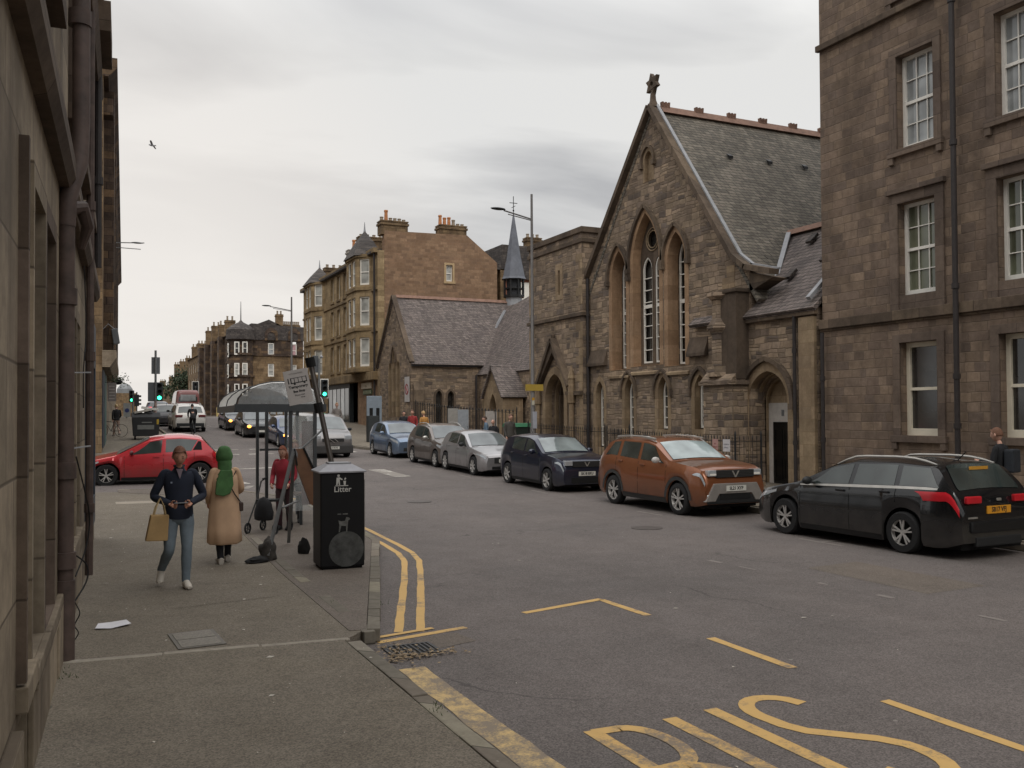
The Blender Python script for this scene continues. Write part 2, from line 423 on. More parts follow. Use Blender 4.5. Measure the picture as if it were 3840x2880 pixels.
def face_matrix(c, right, up):
    c, r, u = Vector(c), Vector(right).normalized(), Vector(up).normalized(); n = r.cross(u)
    m_ = Matrix.Identity(4)
    for i in range(3): m_[i][0] = r[i]; m_[i][1] = u[i]; m_[i][2] = n[i]; m_[i][3] = c[i]
    return m_
def arch(u0, u1, v0, vs, va, n=7):
    """pointed arch outline, counter-clockwise from bottom left"""
    h = (u1-u0)/2; r = va-vs; R = (h*h+r*r)/(2*h); um = (u0+u1)/2
    A = math.atan2(r, R-h)
    pts = [(u0, v0), (u1, v0)]
    for i in range(n+1):
        t = A*i/n; pts.append((u1-R+R*math.cos(t), vs+R*math.sin(t)))
    for i in range(n-1, -1, -1):
        t = A*i/n; pts.append((u0+R-R*math.cos(t), vs+R*math.sin(t)))
    return pts
def rect(u0, u1, v0, v1): return [(u0, v0), (u1, v0), (u1, v1), (u0, v1)]

M_WHITE = plain('white_paint', '#e6e2d9', .45, var=.05)
M_CREAM = plain('cream_sash', '#dcd3bf', .5, var=.06)
M_BLACK = plain('black_iron', '#141416', .45, var=.2)
M_DGREY = plain('dark_grey_metal', '#3c3e40', .5, metal=.3)
M_GREY = plain('galvanised_grey', '#77797a', .5, metal=.4)
M_LEAD = plain('lead', '#8e8f92', .55, var=.15)
M_GLASS = glass_mat('window_glass')
M_GLASSL = glass_mat('window_glass_curtained', (.16, .16, .15))
M_VOID = plain('dark_interior', '#0b0a09', .9)
# ================================================================ GROUND, ROAD, PAVEMENTS
M_ROAD = ground_mat('asphalt', '#645e5b', '#726a66', speck=.8, spots='#9a948c', rough=.88, stain=.28)
M_ROAD2 = ground_mat('asphalt_patch', '#675f57', '#736960', speck=.7, rough=.9, stain=.3)
M_PAVE = ground_mat('pavement_asphalt', '#6e665b', '#7b7264', speck=.8, spots='#a89f93', rough=.92, stain=.4)
M_KERB = masonry('kerb_stone', ['#8b8478', '#7c766b', '#97907f', '#857c70'], .9, 3.0, .01, '#3c3833', soot=.25, bumps=.3, jitter=.0, streak=0)
M_FLAG = plain('stone_setts', '#8c8477', .9, var=.2, vs=14, bump=.3)
M_YEL = worn_paint('yellow_line', '#cba565', '#6e665f', .5)
M_YEL2 = worn_paint('worn_yellow_line', '#c9ab74', '#6e665f', .62, 7)
M_WHL = worn_paint('white_line', '#c9c4ba', '#6e665f', .85, 11)
M_WHL2 = worn_paint('white_line_faint', '#a8a198', '#736b66', 1.15, 13)
YS = sorted(set([-20, -10, -4, 0, 4, 8] + [y for y, _ in ZT if -20 <= y <= 150] + [12, 15, 21, 27, 32.5, 37.5, 42.5, 47.5, 53, 61, 72, 95, 130, 200, 300, 500]))
def strip(xl, xr, ya, yb, off, name, mat, nx=1):
    ys = [ya]+[y for y in YS if ya < y < yb]+[yb]; mb = MB(); vs = []
    for y in ys:
        a = xl(y) if callable(xl) else xl; b = xr(y) if callable(xr) else xr
        vs += [(a+(b-a)*i/nx, y, zg(y)+off) for i in range(nx+1)]
    k = nx+1
    mb.add(vs, [(j*k+i, j*k+i+1, (j+1)*k+i+1, (j+1)*k+i) for j in range(len(ys)-1) for i in range(nx)])
    o = mb.build(name, mat); return o
g = strip(-900, 900, -20, 500, -.03, 'ground', M_PAVE)
struct(g)
gfar = MB().add([(-900, 500, 2.17), (900, 500, 2.17), (2500, 2600, 2.17), (-2500, 2600, 2.17)], [(0, 1, 2, 3)]).build('ground_far', M_PAVE); struct(gfar)
struct(strip(-40, 60, -20, 500, 0, 'road', M_ROAD))

def interp(pts):
    def f(y):
        if y <= pts[0][0]: return pts[0][1]
        for (a, va), (b, vb) in zip(pts, pts[1:]):
            if y <= b: return va+(vb-va)*(y-a)/(b-a)
        return pts[-1][1]
    return f
def slab(name, outl, off, mat, kerb=None, thick=.3):
    """raised paved area from a plan outline; top follows the street's fall"""
    mb = MB(); tri = tessellate_polygon([[Vector((x, y, 0)) for x, y in outl]]); n = len(outl)
    mb.add([(x, y, zg(y)+off) for x, y in outl]+[(x, y, zg(y)+off-thick) for x, y in outl],
           [tuple(t) for t in tri]+[(i, (i+1) % n, n+(i+1) % n, n+i) for i in range(n)])
    return struct(mb.build(name, mat))
def kerbline(name, pts, off, w=.14, mat=None, thick=.25, label=None):
    mb = MB()
    for (x0, y0), (x1, y1) in zip(pts, pts[1:]):
        L = math.hypot(x1-x0, y1-y0); n = max(1, round(L/.9)); dx, dy = (x1-x0)/L, (y1-y0)/L
        for i in range(n):
            a, b = i*L/n+.006, (i+1)*L/n-.006; jz = random.uniform(-.006, .006); jw = random.uniform(-.008, .008)
            p = [(x0+dx*a, y0+dy*a), (x0+dx*b, y0+dy*b)]
            vs = []
            for (x, y) in p:
                for s_ in (0, 1):
                    xx, yy = x-dy*(-1)*0+(-dy)*0+(dy*(s_*w+jw*s_)), y-dx*(s_*w+jw*s_)
                    vs += [(xx, yy, zg(yy)+off+jz), (xx, yy, zg(yy)+off-thick)]
            mb.add(vs, [(0, 4, 6, 2), (0, 2, 3, 1), (4, 5, 7, 6), (0, 1, 5, 4), (2, 6, 7, 3)])
    return struct(mb.build(name, mat or M_KERB, bevel=.012))
# left pavement (near), then the raised bus boarder with its own kerb
def subdiv(pts, step=3.):
    out = []
    for (a, b), (c, d) in zip(pts, pts[1:]+pts[:1]):
        L = math.hypot(c-a, d-b); n = max(1, int(L/step)); out += [(a+(c-a)*i/n, b+(d-b)*i/n) for i in range(n)]
    return out
near = [(wallX(-10)-.2, -10), (2.22, -10), (2.22, 8.4), (2.50, 8.74), (2.55, 12.5), (2.75, 17), (2.75, 23), (2.05, 24.7), (.9, 25.75), (wallX(18)-.3, 26), (wallX(18)-.3, 18)]
slab('pavement', subdiv(near, 2.5), KH, M_PAVE)
struct(kerbline('kerb', [(2.23, -10), (2.23, 8.35)], KH+.004, .13))
board = [(2.52, 8.72), (4.40, 14.9), (4.50, 16.0), (4.60, 18), (4.66, 21), (4.4, 23.3), (3.7, 24.9), (2.4, 25.98), (.9, 26.25), (.9, 25.62), (1.9, 24.64), (2.62, 23), (2.62, 17), (2.42, 12.5), (2.36, 8.75)]
slab('pavement_bus_stop', subdiv(board, 2.), KH+.006, M_ROAD2)
struct(kerbline('kerb_bus_stop', [(2.52, 8.70), (4.40, 14.9), (4.50, 16.0), (4.60, 18), (4.66, 21), (4.4, 23.3), (3.7, 24.9), (2.4, 25.98), (.9, 26.25)], KH+.016, .13))
# flush kerb stones of the older kerb line
struct(kerbline('kerb_old_line', [(2.46, 8.62), (2.50, 12.5), (2.66, 17)], KH+.010, .13))
struct(kerbline('paving_strip', [(wallX(8.7)+.03, 8.78), (2.30, 8.52)], KH+.006, .1, M_FLAG))
# corner beyond the side street
far = [(.3, 42.5), (1.6, 41.6), (3.0, 42), (3.9, 43.4), (4.15, 45.5), (4.2, 60), (4.2, 200), (.0, 200), (.3, 60)]
slab('pavement_far_corner', subdiv(far, 4), KH, M_PAVE)
struct(kerbline('kerb_far_corner', [(.3, 42.35), (1.6, 41.45), (3.05, 41.87), (4.02, 43.3), (4.3, 45.5), (4.34, 60), (4.34, 110)], KH+.006, .14))
# right pavement with build-out at the crossing
rk = [(13.75, -12), (13.75, 38), (13.4, 40.5), (12.5, 42.8), (11.9, 45.5), (11.8, 50), (12.3, 60), (13.0, 72), (13.2, 84), (14.2, 87), (17, 88.5)]
right = [(-x, y) for x, y in []] + rk + [(60, 88.5), (60, -12)]
slab('pavement_church_side', subdiv(right, 3), KH, M_PAVE)
struct(kerbline('kerb_church_side', [(x-.14, y) for x, y in rk][::-1], KH+.006, .14))
rf = [(13.2, 500), (13.2, 121), (14, 118.8), (18, 118), (60, 118), (60, 500)]
slab('pavement_beyond', subdiv(rf, 25), KH, M_PAVE)

# ---------------- painted markings (thin sheets)
def line(pts, w, off=.004, mb=None):
    mb = mb or MB()
    for (x0, y0), (x1, y1) in zip(pts, pts[1:]):
        L = math.hypot(x1-x0, y1-y0)
        if L < 1e-6: continue
        n = max(1, int(L/2.5)); dx, dy = (x1-x0)/L*w/2, (y1-y0)/L*w/2
        ex, ey = dx*.55, dy*.55
        for i in range(n):
            ax, ay = x0+(x1-x0)*i/n, y0+(y1-y0)*i/n; bx, by = x0+(x1-x0)*(i+1)/n, y0+(y1-y0)*(i+1)/n
            if i == 0: ax -= ex*0; ay -= ey*0
            vs = [(ax+dy, ay-dx), (ax-dy, ay+dx), (bx-dy, by+dx), (bx+dy, by-dx)]
            mb.add([(x, y, zg(y)+off) for x, y in vs], [(0, 3, 2, 1)])
    return mb
def offpoly(pts, d):
    out = []
    for i, p in enumerate(pts):
        a = pts[max(0, i-1)]; b = pts[min(len(pts)-1, i+1)]; L = math.hypot(b[0]-a[0], b[1]-a[1])
        out.append((p[0]+(b[1]-a[1])/L*d, p[1]-(b[0]-a[0])/L*d))
    return out
def ribbon(pts, w, off=.004, mb=None, jig=0.):
    """continuous painted band with mitred corners and slightly uneven edges"""
    mb = mb or MB(); dense = []
    for (a, b), (c, d) in zip(pts, pts[1:]):
        L = math.hypot(c-a, d-b); n = max(1, int(L/.25)); dense += [(a+(c-a)*i/n, b+(d-b)*i/n) for i in range(n)]
    dense.append(pts[-1]); vs = []
    for p, q in zip(offpoly(dense, w/2), offpoly(dense, -w/2)):
        j = random.uniform(-jig, jig); k = random.uniform(-jig, jig)
        vs += [(p[0]+j, p[1]+j*.3, zg(p[1])+off), (q[0]+k, q[1]-k*.3, zg(q[1])+off)]
    return mb.add(vs, [(2*i, 2*i+2, 2*i+3, 2*i+1) for i in range(len(dense)-1)])
def mark(name, mb, mat): return struct(mb.build(name, mat))
mb = ribbon([(2.62, -2), (2.62, 3), (2.61, 7.66)], .24, jig=.012); mark('road_marking_bus_stop_edge', mb, M_YEL2)
# dashed outline of the stop
mb = MB()
for a, b in [((5.58, 4.0), (5.57, 5.2)), ((5.58, 6.2), (5.60, 7.38)), ((5.62, 8.5), (5.60, 9.47)), ((4.46, 9.22), (5.62, 9.50)), ((2.62, 8.66), (3.62, 8.87)), ((5.57, 2.0), (5.57, 3.1))]:
    ribbon([a, b], .098, mb=mb, jig=.006)
mark('road_marking_stop_outline', mb, M_YEL)
# double yellow lines round the boarder
dyl = [(2.95, 9.0), (4.62, 14.0), (4.98, 15.6), (5.28, 17.6), (5.34, 21), (5.1, 23.4), (4.3, 25.3), (2.7, 26.5), (1.0, 26.8)]
dyl = [(2.93, 8.98), (3.9, 11.7), (4.44, 13.3), (4.60, 14.1), (4.68, 15.0), (4.80, 17.2), (4.95, 21), (4.75, 23.4), (4.0, 25.3), (2.6, 26.5), (1.0, 26.8)]
mb = ribbon(dyl, .09, mb=None, jig=.006); ribbon(offpoly(dyl, .22), .09, mb=mb, jig=.006); ribbon([(2.66, 8.84), (3.3, 8.98)], .075, .008, mb, .004)
mark('road_marking_double_yellow', mb, M_YEL)
# B U S
mb = MB(); w = .122
def arcp(cx, cy, rx, ry, a0, a1, n=10): return [(cx+rx*math.cos(math.radians(a0+(a1-a0)*i/n)), cy+ry*math.sin(math.radians(a0+(a1-a0)*i/n))) for i in range(n+1)]
T, B_ = 5.60, 3.95
ribbon([(3.22, B_), (3.22, T)], w, mb=mb)
ribbon([(3.22, T-.04), (3.42, T-.05)]+arcp(3.42, T-.42, .19, .37, 90, -90)+[(3.22, T-.80)], w*.92, mb=mb, off=.005)
ribbon([(3.22, T-.84), (3.44, T-.84)]+arcp(3.44, T-1.23, .22, .39, 90, -90)+[(3.22, B_+.03)], w*.92, mb=mb, off=.006)
ribbon([(3.86, T-.02), (3.86, B_+.35)]+arcp(4.055, B_+.35, .195, .33, 180, 360)+[(4.25, T+.02)], w, mb=mb)
ribbon([(4.96, T-.18)]+arcp(4.73, T-.26, .25, .33, 25, 180)[1:]+[(4.50, T-.50), (4.56, T-.66), (4.88, T-.98), (4.97, T-1.14)]+arcp(4.73, B_+.38, .25, .36, 20, -160)[1:], w, mb=mb)
mark('road_marking_bus_lettering', mb, M_YEL)
# worn white lines: centre line, junction mouth, parking bays
mb = MB()
for y in (30, 34.6, 52, 58, 64, 72): ribbon([(8.55-.01*y, y), (8.5-.01*y, y+2.0)], .09, mb=mb, jig=.01)
for y in (4.6, 5.6, 6.6, 8.0, 9.0, 10.3, 11.0): ribbon([(8.95-.06*(y-4.5), y), (8.93-.06*(y-4.5), y+random.uniform(.15, .5))], .06, mb=mb, jig=.02)
mark('road_marking_centre', mb, M_WHL2)
mb = MB()
ribbon([(5.0, 33.6), (6.9, 33.9)], .28, mb=mb); ribbon([(4.5, 28.0), (4.2, 29.4)], .2, mb=mb); ribbon([(4.2, 26.6), (4.5, 27.4)], .2, mb=mb)
ribbon([(.75, 23.1), (1.7, 23.0)], .0, mb=mb)
for i in range(9): ribbon([(5.2+i*.75, 41.5), (5.55+i*.75, 41.5)], .5, mb=mb)
for i in range(8): ribbon([(5.6+i*.8, 44.4), (5.9+i*.8, 44.4)], .4, mb=mb)
ribbon([(9.5, 28.6), (9.5, 31.6)], .55, mb=mb, jig=.03)
mark('road_marking_white', mb, M_WHL)
mb = MB()
for y in (6.5, 12, 17.2, 22.6, 28, 32.4, 37): ribbon([(11.42, y-.5), (11.42, y+.5)], .08, mb=mb); ribbon([(11.42, y), (12.0, y)], .07, .006, mb)
mark('road_marking_parking_bays', mb, M_WHL2)
# darker repair patches in the carriageway and pavement
def patch(name, pts, off, mat):
    tri = tessellate_polygon([[Vector((x, y, 0)) for x, y in pts]])
    return struct(MB().add([(x, y, zg(y)+off) for x, y in pts], [tuple(t) for t in tri]).build(name, mat))
patch('road_patch', [(2.75, 8.1), (3.5, 8.3), (3.45, 8.7), (2.75, 8.62)], .003, M_ROAD2)
patch('road_repair', [(9.3, 8.0), (10.4, 8.05), (10.4, 10.2), (9.35, 10.1)], .002, M_ROAD2)
patch('pavement_patch', [(.9, 10.6), (2.1, 10.8), (2.25, 12.6), (1.2, 12.3)], KH+.003, M_PAVE)
patch('pavement_patch', [(.75, 22.9), (1.75, 22.8), (1.75, 23.3), (.75, 23.4)], KH+.003, plain('pale_patch', '#948a7c', .9))

# gully grate in the gutter
t = thing('drain_grate', 'cast iron drain grate with dead leaves beside the bus stop lines', 'drain', (2.82, 8.25, 0))
mb = MB(); mb.box(-.24, -.21, -.2, .2, .002, .012); mb.box(.21, .24, -.2, .2, .002, .012); mb.box(-.21, .21, -.2, -.17, .002, .012); mb.box(-.21, .21, .17, .2, .002, .012)
for i in range(9): mb.box(-.205+i*.047, -.185+i*.047, -.17, .17, .002, .011)
mb.build('grate', M_BLACK, t); MB().box(-.2, .2, -.165, .165, .0045, .0055).build('opening', M_VOID, t)
lv = MB()
for i in range(380):
    a = random.uniform(0, 6.28); q = random.random()
    x, y = (2.52+random.gauss(.12, .10), 8.0+random.gauss(.12, .20)) if i % 2 else (2.84+random.gauss(0, .2), 7.98+random.gauss(0, .07))
    if x < 2.44 or x > 3.35: continue
    r = random.uniform(.008, .028); z = random.uniform(.012, .03); tl = random.uniform(-.6, .6)
    c, s_ = math.cos(a)*r, math.sin(a)*r
    lv.add([(x+c, y+s_, z), (x-s_*.5, y+c*.5, z+r*tl), (x-c, y-s_, z), (x+s_*.5, y-c*.5, z-r*tl*.3)], [(0, 1, 2, 3)])
o = lv.build('leaves', plain('dead_leaves', '#8a7860', .9, var=.6, vs=40)); tag(o, 'dead leaves gathered round the drain grate', 'leaves', kind='stuff')
# manhole cover, paper, scraps
for x_, y_, lb_ in ((7.6, 21.6, 'round iron manhole cover in the middle of the road'), (9.9, 15.0, 'round iron manhole cover in the road by the copper car')):
    o = MB().lathe([(0, .006), (.27, .006), (.30, .005), (.30, 0)], 24).build('manhole_cover', plain('iron_cover', '#57514d', .55, metal=.4, vs=40, var=.3), None); o.location = (x_, y_, zg(y_)+.003); tag(o, lb_, 'manhole cover')
t = thing('manhole_cover', 'rectangular steel access cover set in the pavement', 'manhole cover', (.99, 9.06, KH+.003), .06)
MB().box(-.21, .21, -.33, .33, 0, .006).build('cover_frame', plain('worn_steel', '#6c675f', .6, metal=.5, vs=30), t)
MB().box(-.175, .175, -.295, -.01, .006, .010).build('plate', plain('cover_plate', '#7b756b', .6, metal=.4, vs=50, var=.3, bump=.4), t)
MB().box(-.175, .175, .01, .295, .006, .010).build('plate', MATS['cover_plate'], t)
o = MB().add([(-.16, -.1, .012), (-.02, -.13, .004), (.17, -.06, .02), (.13, .10, .03), (-.02, .12, .015), (-.13, .06, .025)], [(0, 1, 4, 5), (1, 2, 3, 4)]).build('sheet_of_paper', plain('paper', '#cfcdd0', .8, var=.04))
o.location = (.30, 10.0, KH+.004); tag(o, 'crumpled white sheet of paper lying on the pavement', 'paper')
lb = MB()
for i in range(330):
    if i < 230: y = random.uniform(4, 24); x = random.uniform(max(wallX(y)+.1, -.2), 2.3+.0*y if y < 9 else 2.4); off = KH
    else: y = random.uniform(4, 30); x = random.uniform(2.9 if y < 9 else 5.4, 11); off = 0
    r = random.choice([.005, .006, .008, .01, .013, .018] if i % 12 else [.03, .04]); a = random.uniform(0, 3.14); c, s_ = math.cos(a)*r, math.sin(a)*r*random.uniform(.6, 1)
    z = zg(y)+off+.004+random.uniform(0, .003)
    if off and x > 2.36 and y > 8.6: z += .025
    lb.add([(x+c, y+s_, z), (x-s_*.6, y+c*.7, z+.003), (x-c, y-s_, z), (x+s_*.6, y-c*.6, z)], [(0, 1, 2, 3)])
o = lb.build('litter', plain('litter_scraps', '#b9b2a6', .85, var=.25, vs=3)); tag(o, 'small scraps of litter scattered over pavement and road', 'litter', kind='stuff')
ws = MB()
for cx_, cy_, sp_, n_ in [(2.30, 6.2, .07, 26), (-.12, 8.3, .12, 40), (2.62, 10.2, .1, 30), (3.1, 10.3, .1, 20)]:
    for i in range(n_):
        x, y = cx_+random.gauss(0, sp_*.5), cy_+random.gauss(0, sp_); h = random.uniform(.015, .05); a = random.uniform(0, 6.3); z0 = KH-.01 if x < 2.6 else .02
        ws.add([(x, y, z0), (x+.01*math.cos(a), y+.01*math.sin(a), z0), (x+.02*math.cos(a), y+.03*math.sin(a), z0+h)], [(0, 1, 2)])
o = ws.build('weeds', plain('weed_green', '#3d4a24', .8, var=.3, vs=20)); tag(o, 'small weeds growing along the kerb and wall', 'weeds', kind='stuff')
# ================================================================ BUILDINGS
S_RB = masonry('brown_ashlar', ['#857364', '#8c7a6a', '#7e6e61', '#917e6c', '#796a5f', '#887666', '#827164'], .40, .22, .009, '#685b4f', soot=.5, sootcol='#443a33', bumps=.45, jitter=.03, streak=.35)
S_CH = masonry('church_rubble', ['#9d8a77', '#91806e', '#a6937d', '#877769', '#9b8977', '#aa957e', '#766a61', '#968472'], .36, .20, .012, '#756757', soot=.5, sootcol='#4a4038', bumps=.8, jitter=.10, streak=.4, split=True)
S_CHD = masonry('church_dressed', ['#9d8a70', '#96836b', '#a38f75', '#917f69'], .7, .34, .006, '#7c6850', soot=.4, sootcol='#5b4a3a', bumps=.2, jitter=.0, streak=.45)
S_REV = masonry('warm_reveal', ['#a98b6e', '#a08368', '#af9276'], .8, .5, .005, '#8d7258', soot=.35, sootcol='#6a5540', bumps=.15, jitter=0, streak=.5)
S_TRIM = masonry('dark_moulding', ['#6d5f52', '#64574b', '#776858'], .9, 3, .006, '#3c332b', soot=.6, sootcol='#37302a', bumps=.2, jitter=0, streak=.5)
S_RBD = masonry('brown_dressed', ['#74665b', '#6c5f56', '#7b6c60'], 1.1, .6, .006, '#453b35', soot=.4, sootcol='#3b322d', bumps=.2, jitter=0, streak=.4)
S_TAN = masonry('orange_sandstone', ['#9c8067', '#947860', '#a3866c', '#987b63', '#8e745f'], .4, .2, .01, '#86705c', soot=.35, sootcol='#6a5240', bumps=.4, jitter=.05, streak=.2)
S_BUFF = masonry('buff_ashlar', ['#aa9472', '#a08a69', '#b49d7a'], .8, .36, .008, '#77664e', soot=.45, sootcol='#5d4f3c', bumps=.2, jitter=0, streak=.55)
S_BUFFD = masonry('buff_moulding', ['#9a8565', '#8f7b5d'], 1.2, 3, .006, '#55483a', soot=.6, sootcol='#4a3f33', bumps=.2, jitter=0, streak=.5)
S_DARK = masonry('sooty_ashlar', ['#5b4d44', '#50433a', '#655548', '#75604b'], .7, .34, .01, '#2f2722', soot=.7, sootcol='#2c2521', bumps=.3, jitter=0, streak=.6)
S_DTAN = masonry('weathered_ashlar', ['#8d7659', '#806a50', '#947d60'], .7, .34, .01, '#4d4034', soot=.65, sootcol='#40352b', bumps=.3, jitter=0, streak=.6)
S_LEFT = masonry('pale_sandstone', ['#988b78', '#918471', '#9f917d', '#8b7e6d'], 1.3, .62, .008, '#544a3f', soot=.6, sootcol='#50463b', bumps=.15, jitter=0, streak=.75)
S_LEFTD = masonry('dark_sandstone', ['#6b5d50', '#5f5247', '#74655a'], 1.3, .62, .006, '#3c332b', soot=.5, sootcol='#352d27', bumps=.2, jitter=0, streak=.5)
R_GRN = slates('mossy_slates', ['#7f786d', '#756f65', '#878074', '#6d685f', '#827a6f'], .22, .115, '#4b473f', .55)
R_PUR = slates('grey_purple_slates', ['#7b716c', '#726964', '#837873', '#6b625e', '#7f746f'], .22, .115, '#4b4546', .4)
R_DRK = slates('dark_slates', ['#57514e', '#4c4745', '#625b57'], .3, .18, '#35302d', .5)
M_RED = plain('red_ridge_tile', '#7f6253', .85, var=.25, vs=5)
M_POT = plain('terracotta_pot', '#b0764c', .8, var=.2)
M_POT2 = plain('buff_pot', '#8f8272', .8, var=.2)
M_DOORW = plain('white_door_frame', '#b9b3ac', .6)
M_PIPE = plain('cast_iron_pipe', '#2a2423', .6, var=.3, vs=9)
M_PIPER = plain('rusty_downpipe', '#4d3f39', .7, var=.35, vs=7)
GL_SKYTINT = glass_mat('glass_painted_sky', (.20, .21, .21), .05)  # pale base colour stands in for sky reflected in the panes
GL_CUR = glass_mat('glass_green_curtain', (.07, .075, .05), .06)
GL_DK = glass_mat('glass_dark', (.022, .02, .018), .08)
GL_PINK = glass_mat('glass_pink_blind', (.30, .17, .18), .2)
GL_BLD = glass_mat('glass_blind', (.28, .28, .26), .2)

def part_box(name, F, u0, u1, v0, v1, w0, w1, mat, parent, bev=0):
    mb = MB().prism(rect(u0, u1, v0, v1), F, w0, w1); return mb.build(name, mat, parent, world=parent.parent is None, bevel=bev)
def sash(F, u0, u1, v0, v1, w, parent, frame_mat=None, glass=None, cols=1, rows=1, fw=.07, name='window', rail=True, bw=.022):
    fm = frame_mat or M_WHITE; gl = glass or GL_DK; mb = MB()
    mb.prism(rect(u0, u1, v0, v1), F, w-.06, w, holes=[rect(u0+fw, u1-fw, v0+fw*1.5, v1-fw)])
    vm = (v0+v1)/2
    if rail: mb.prism(rect(u0+fw, u1-fw, vm-.035, vm+.035), F, w-.05, w-.005)
    a0, a1, b0, b1 = u0+fw, u1-fw, v0+fw*1.5, v1-fw
    for i in range(1, cols):
        c = a0+(a1-a0)*i/cols
        for q0, q1 in (((b0, vm-.035), (vm+.035, b1)) if rail else ((b0, b1),)): mb.prism(rect(c-bw/2, c+bw/2, q0, q1), F, w-.05, w-.02)
    if rows > 1:
        for lo, hi in ((b0, vm-.035), (vm+.035, b1)):
            for j in range(1, rows):
                c = lo+(hi-lo)*j/rows
                for k in range(cols):
                    mb.prism(rect(a0+(a1-a0)*k/cols+bw/2, a0+(a1-a0)*(k+1)/cols-bw/2, c-bw/2, c+bw/2), F, w-.05, w-.022)
    o = mb.build(name, fm, parent, world=parent.parent is None)
    MB().prism(rect(u0+fw*.5, u1-fw*.5, v0+fw, v1-fw*.5), F, w-.075, w-.062).build('pane', gl, o)
    return o
def surround(F, u0, u1, v0, v1, parent, mat, mw=.17, proud=.035, sill=True, name='window_surround', w=0):
    mb = MB(); mb.prism([(u0-mw, v0), (u0, v0), (u0, v1), (u1, v1), (u1, v0), (u1+mw, v0), (u1+mw, v1+mw), (u0-mw, v1+mw)], F, w-.02, w+proud)
    if sill: mb.prism(rect(u0-mw-.05, u1+mw+.05, v0-.16, v0), F, w-.1, w+proud+.05)
    return mb.build(name, mat, parent, world=parent.parent is None, bevel=.008)
def hood(F, pts, parent, mat, wd=.1, out=.09, name='hood_mould', stops=True):
    mb = MB(); P = [F(u, v, out*.5) for u, v in pts]
    for a, b in zip(P, P[1:]): mb.bar(a, b, out, wd, up=(F(0, 0, 1)-F(0, 0, 0)).cross(b-a))
    if stops:
        for u, v in (pts[0], pts[-1]): mb.prism(rect(u-.09, u+.09, v-.14, v+.02), F, 0, out+.03)
    return mb.build(name, mat, parent, world=parent.parent is None)
def archline(u0, u1, vs, va, grow=.1, n=8, drop=.1):
    a = arch(u0-grow, u1+grow, vs-drop, vs, va+grow*1.25, n)[1:]+[arch(u0-grow, u1+grow, vs-drop, vs, va+grow, n)[0]]
    return a
def ring(F, outl, inl, w0, w1, name, mat, parent):
    return MB().prism(outl, F, w0, w1, holes=[inl]).build(name, mat, parent, world=parent.parent is None)
def downpipe(pts, r, parent, mat, collars=(), name='downpipe'):
    mb = MB(); mb.tube(pts, r, 10)
    for (x, y, z) in collars: mb.cyl((x, y), r*1.35, z-.06, z+.06, 10)
    return mb.build(name, mat, parent, world=parent.parent is None, smooth=True)
def pots(parent, pts, zs, r=.13, h=.45, mat=None):
    for i, (x, y) in enumerate(pts):
        hh = h[i % len(h)] if isinstance(h, (list, tuple)) else h; mm = mat[i % len(mat)] if isinstance(mat, list) else (mat or M_POT)
        MB().lathe([(0, 0), (r*1.05, 0), (r*.85, hh*.8), (r*1.1, hh*.86), (r*1.0, hh), (r*.7, hh), (r*.7, hh*.8)], 8, c=(x, y, zs)).build('chimney_pot', mm, parent)
def chimney(root, x0, x1, y0, y1, z0, z1, mat, npots, potmat=None, h=.45, along='x'):
    mb = MB(); mb.box(x0, x1, y0, y1, z0, z1); mb.box(x0-.07, x1+.07, y0-.07, y1+.07, z1-.22, z1-.08); mb.box(x0-.04, x1+.04, y0-.04, y1+.04, z1, z1+.08)
    c = mb.build('chimney', mat, root, world=True)
    P = [(x0+(x1-x0)*(i+.5)/npots, (y0+y1)/2) if along == 'x' else ((x0+x1)/2, y0+(y1-y0)*(i+.5)/npots) for i in range(npots)]
    pots(c, P, z1+.08, mat=potmat, h=h); return c

# ---------------- tenement with white sash windows (right)
XF = 17.7
FR = frame((XF, 0, 0), (0, 1, 0), (-1, 0, 0))
rb = thing('stone_tenement', 'brown stone tenement with white sash windows beside the gabled church', 'building', (XF, 6, .12))
cols_ = [(14.84, 15.90), (12.22, 13.28), (8.6, 9.66), (5.98, 7.04), (2.4, 3.46)]
rows_ = [(1.66, 3.86, 1, 1), (4.98, 7.18, 3, 2), (8.47, 10.72, 3, 2), (12.2, 14.3, 3, 2), (15.9, 18.0, 3, 2)]
holes = [rect(a, b, v0, v1) for a, b in cols_ for v0, v1, _, _ in rows_]
MB().prism(rect(-6, 18.42, 0, 20), FR, -.5, 0, holes=holes).build('wall', S_RB, rb, world=True)
mb = MB(); mb.box(18.2, 30, -6, -5.5, 0, 20); mb.box(18.2, 30, 17.92, 18.42, 0, 20); mb.box(29.5, 30, -5.5, 17.92, 0, 20); mb.build('side_walls', S_RB, rb, world=True)
MB().prism([(17.5, 20), (30.2, 20), (23.8, 24.5)], lambda u, v, w: Vector((u, w, v)), -6.2, 18.6).build('roof', R_DRK, rb, world=True)
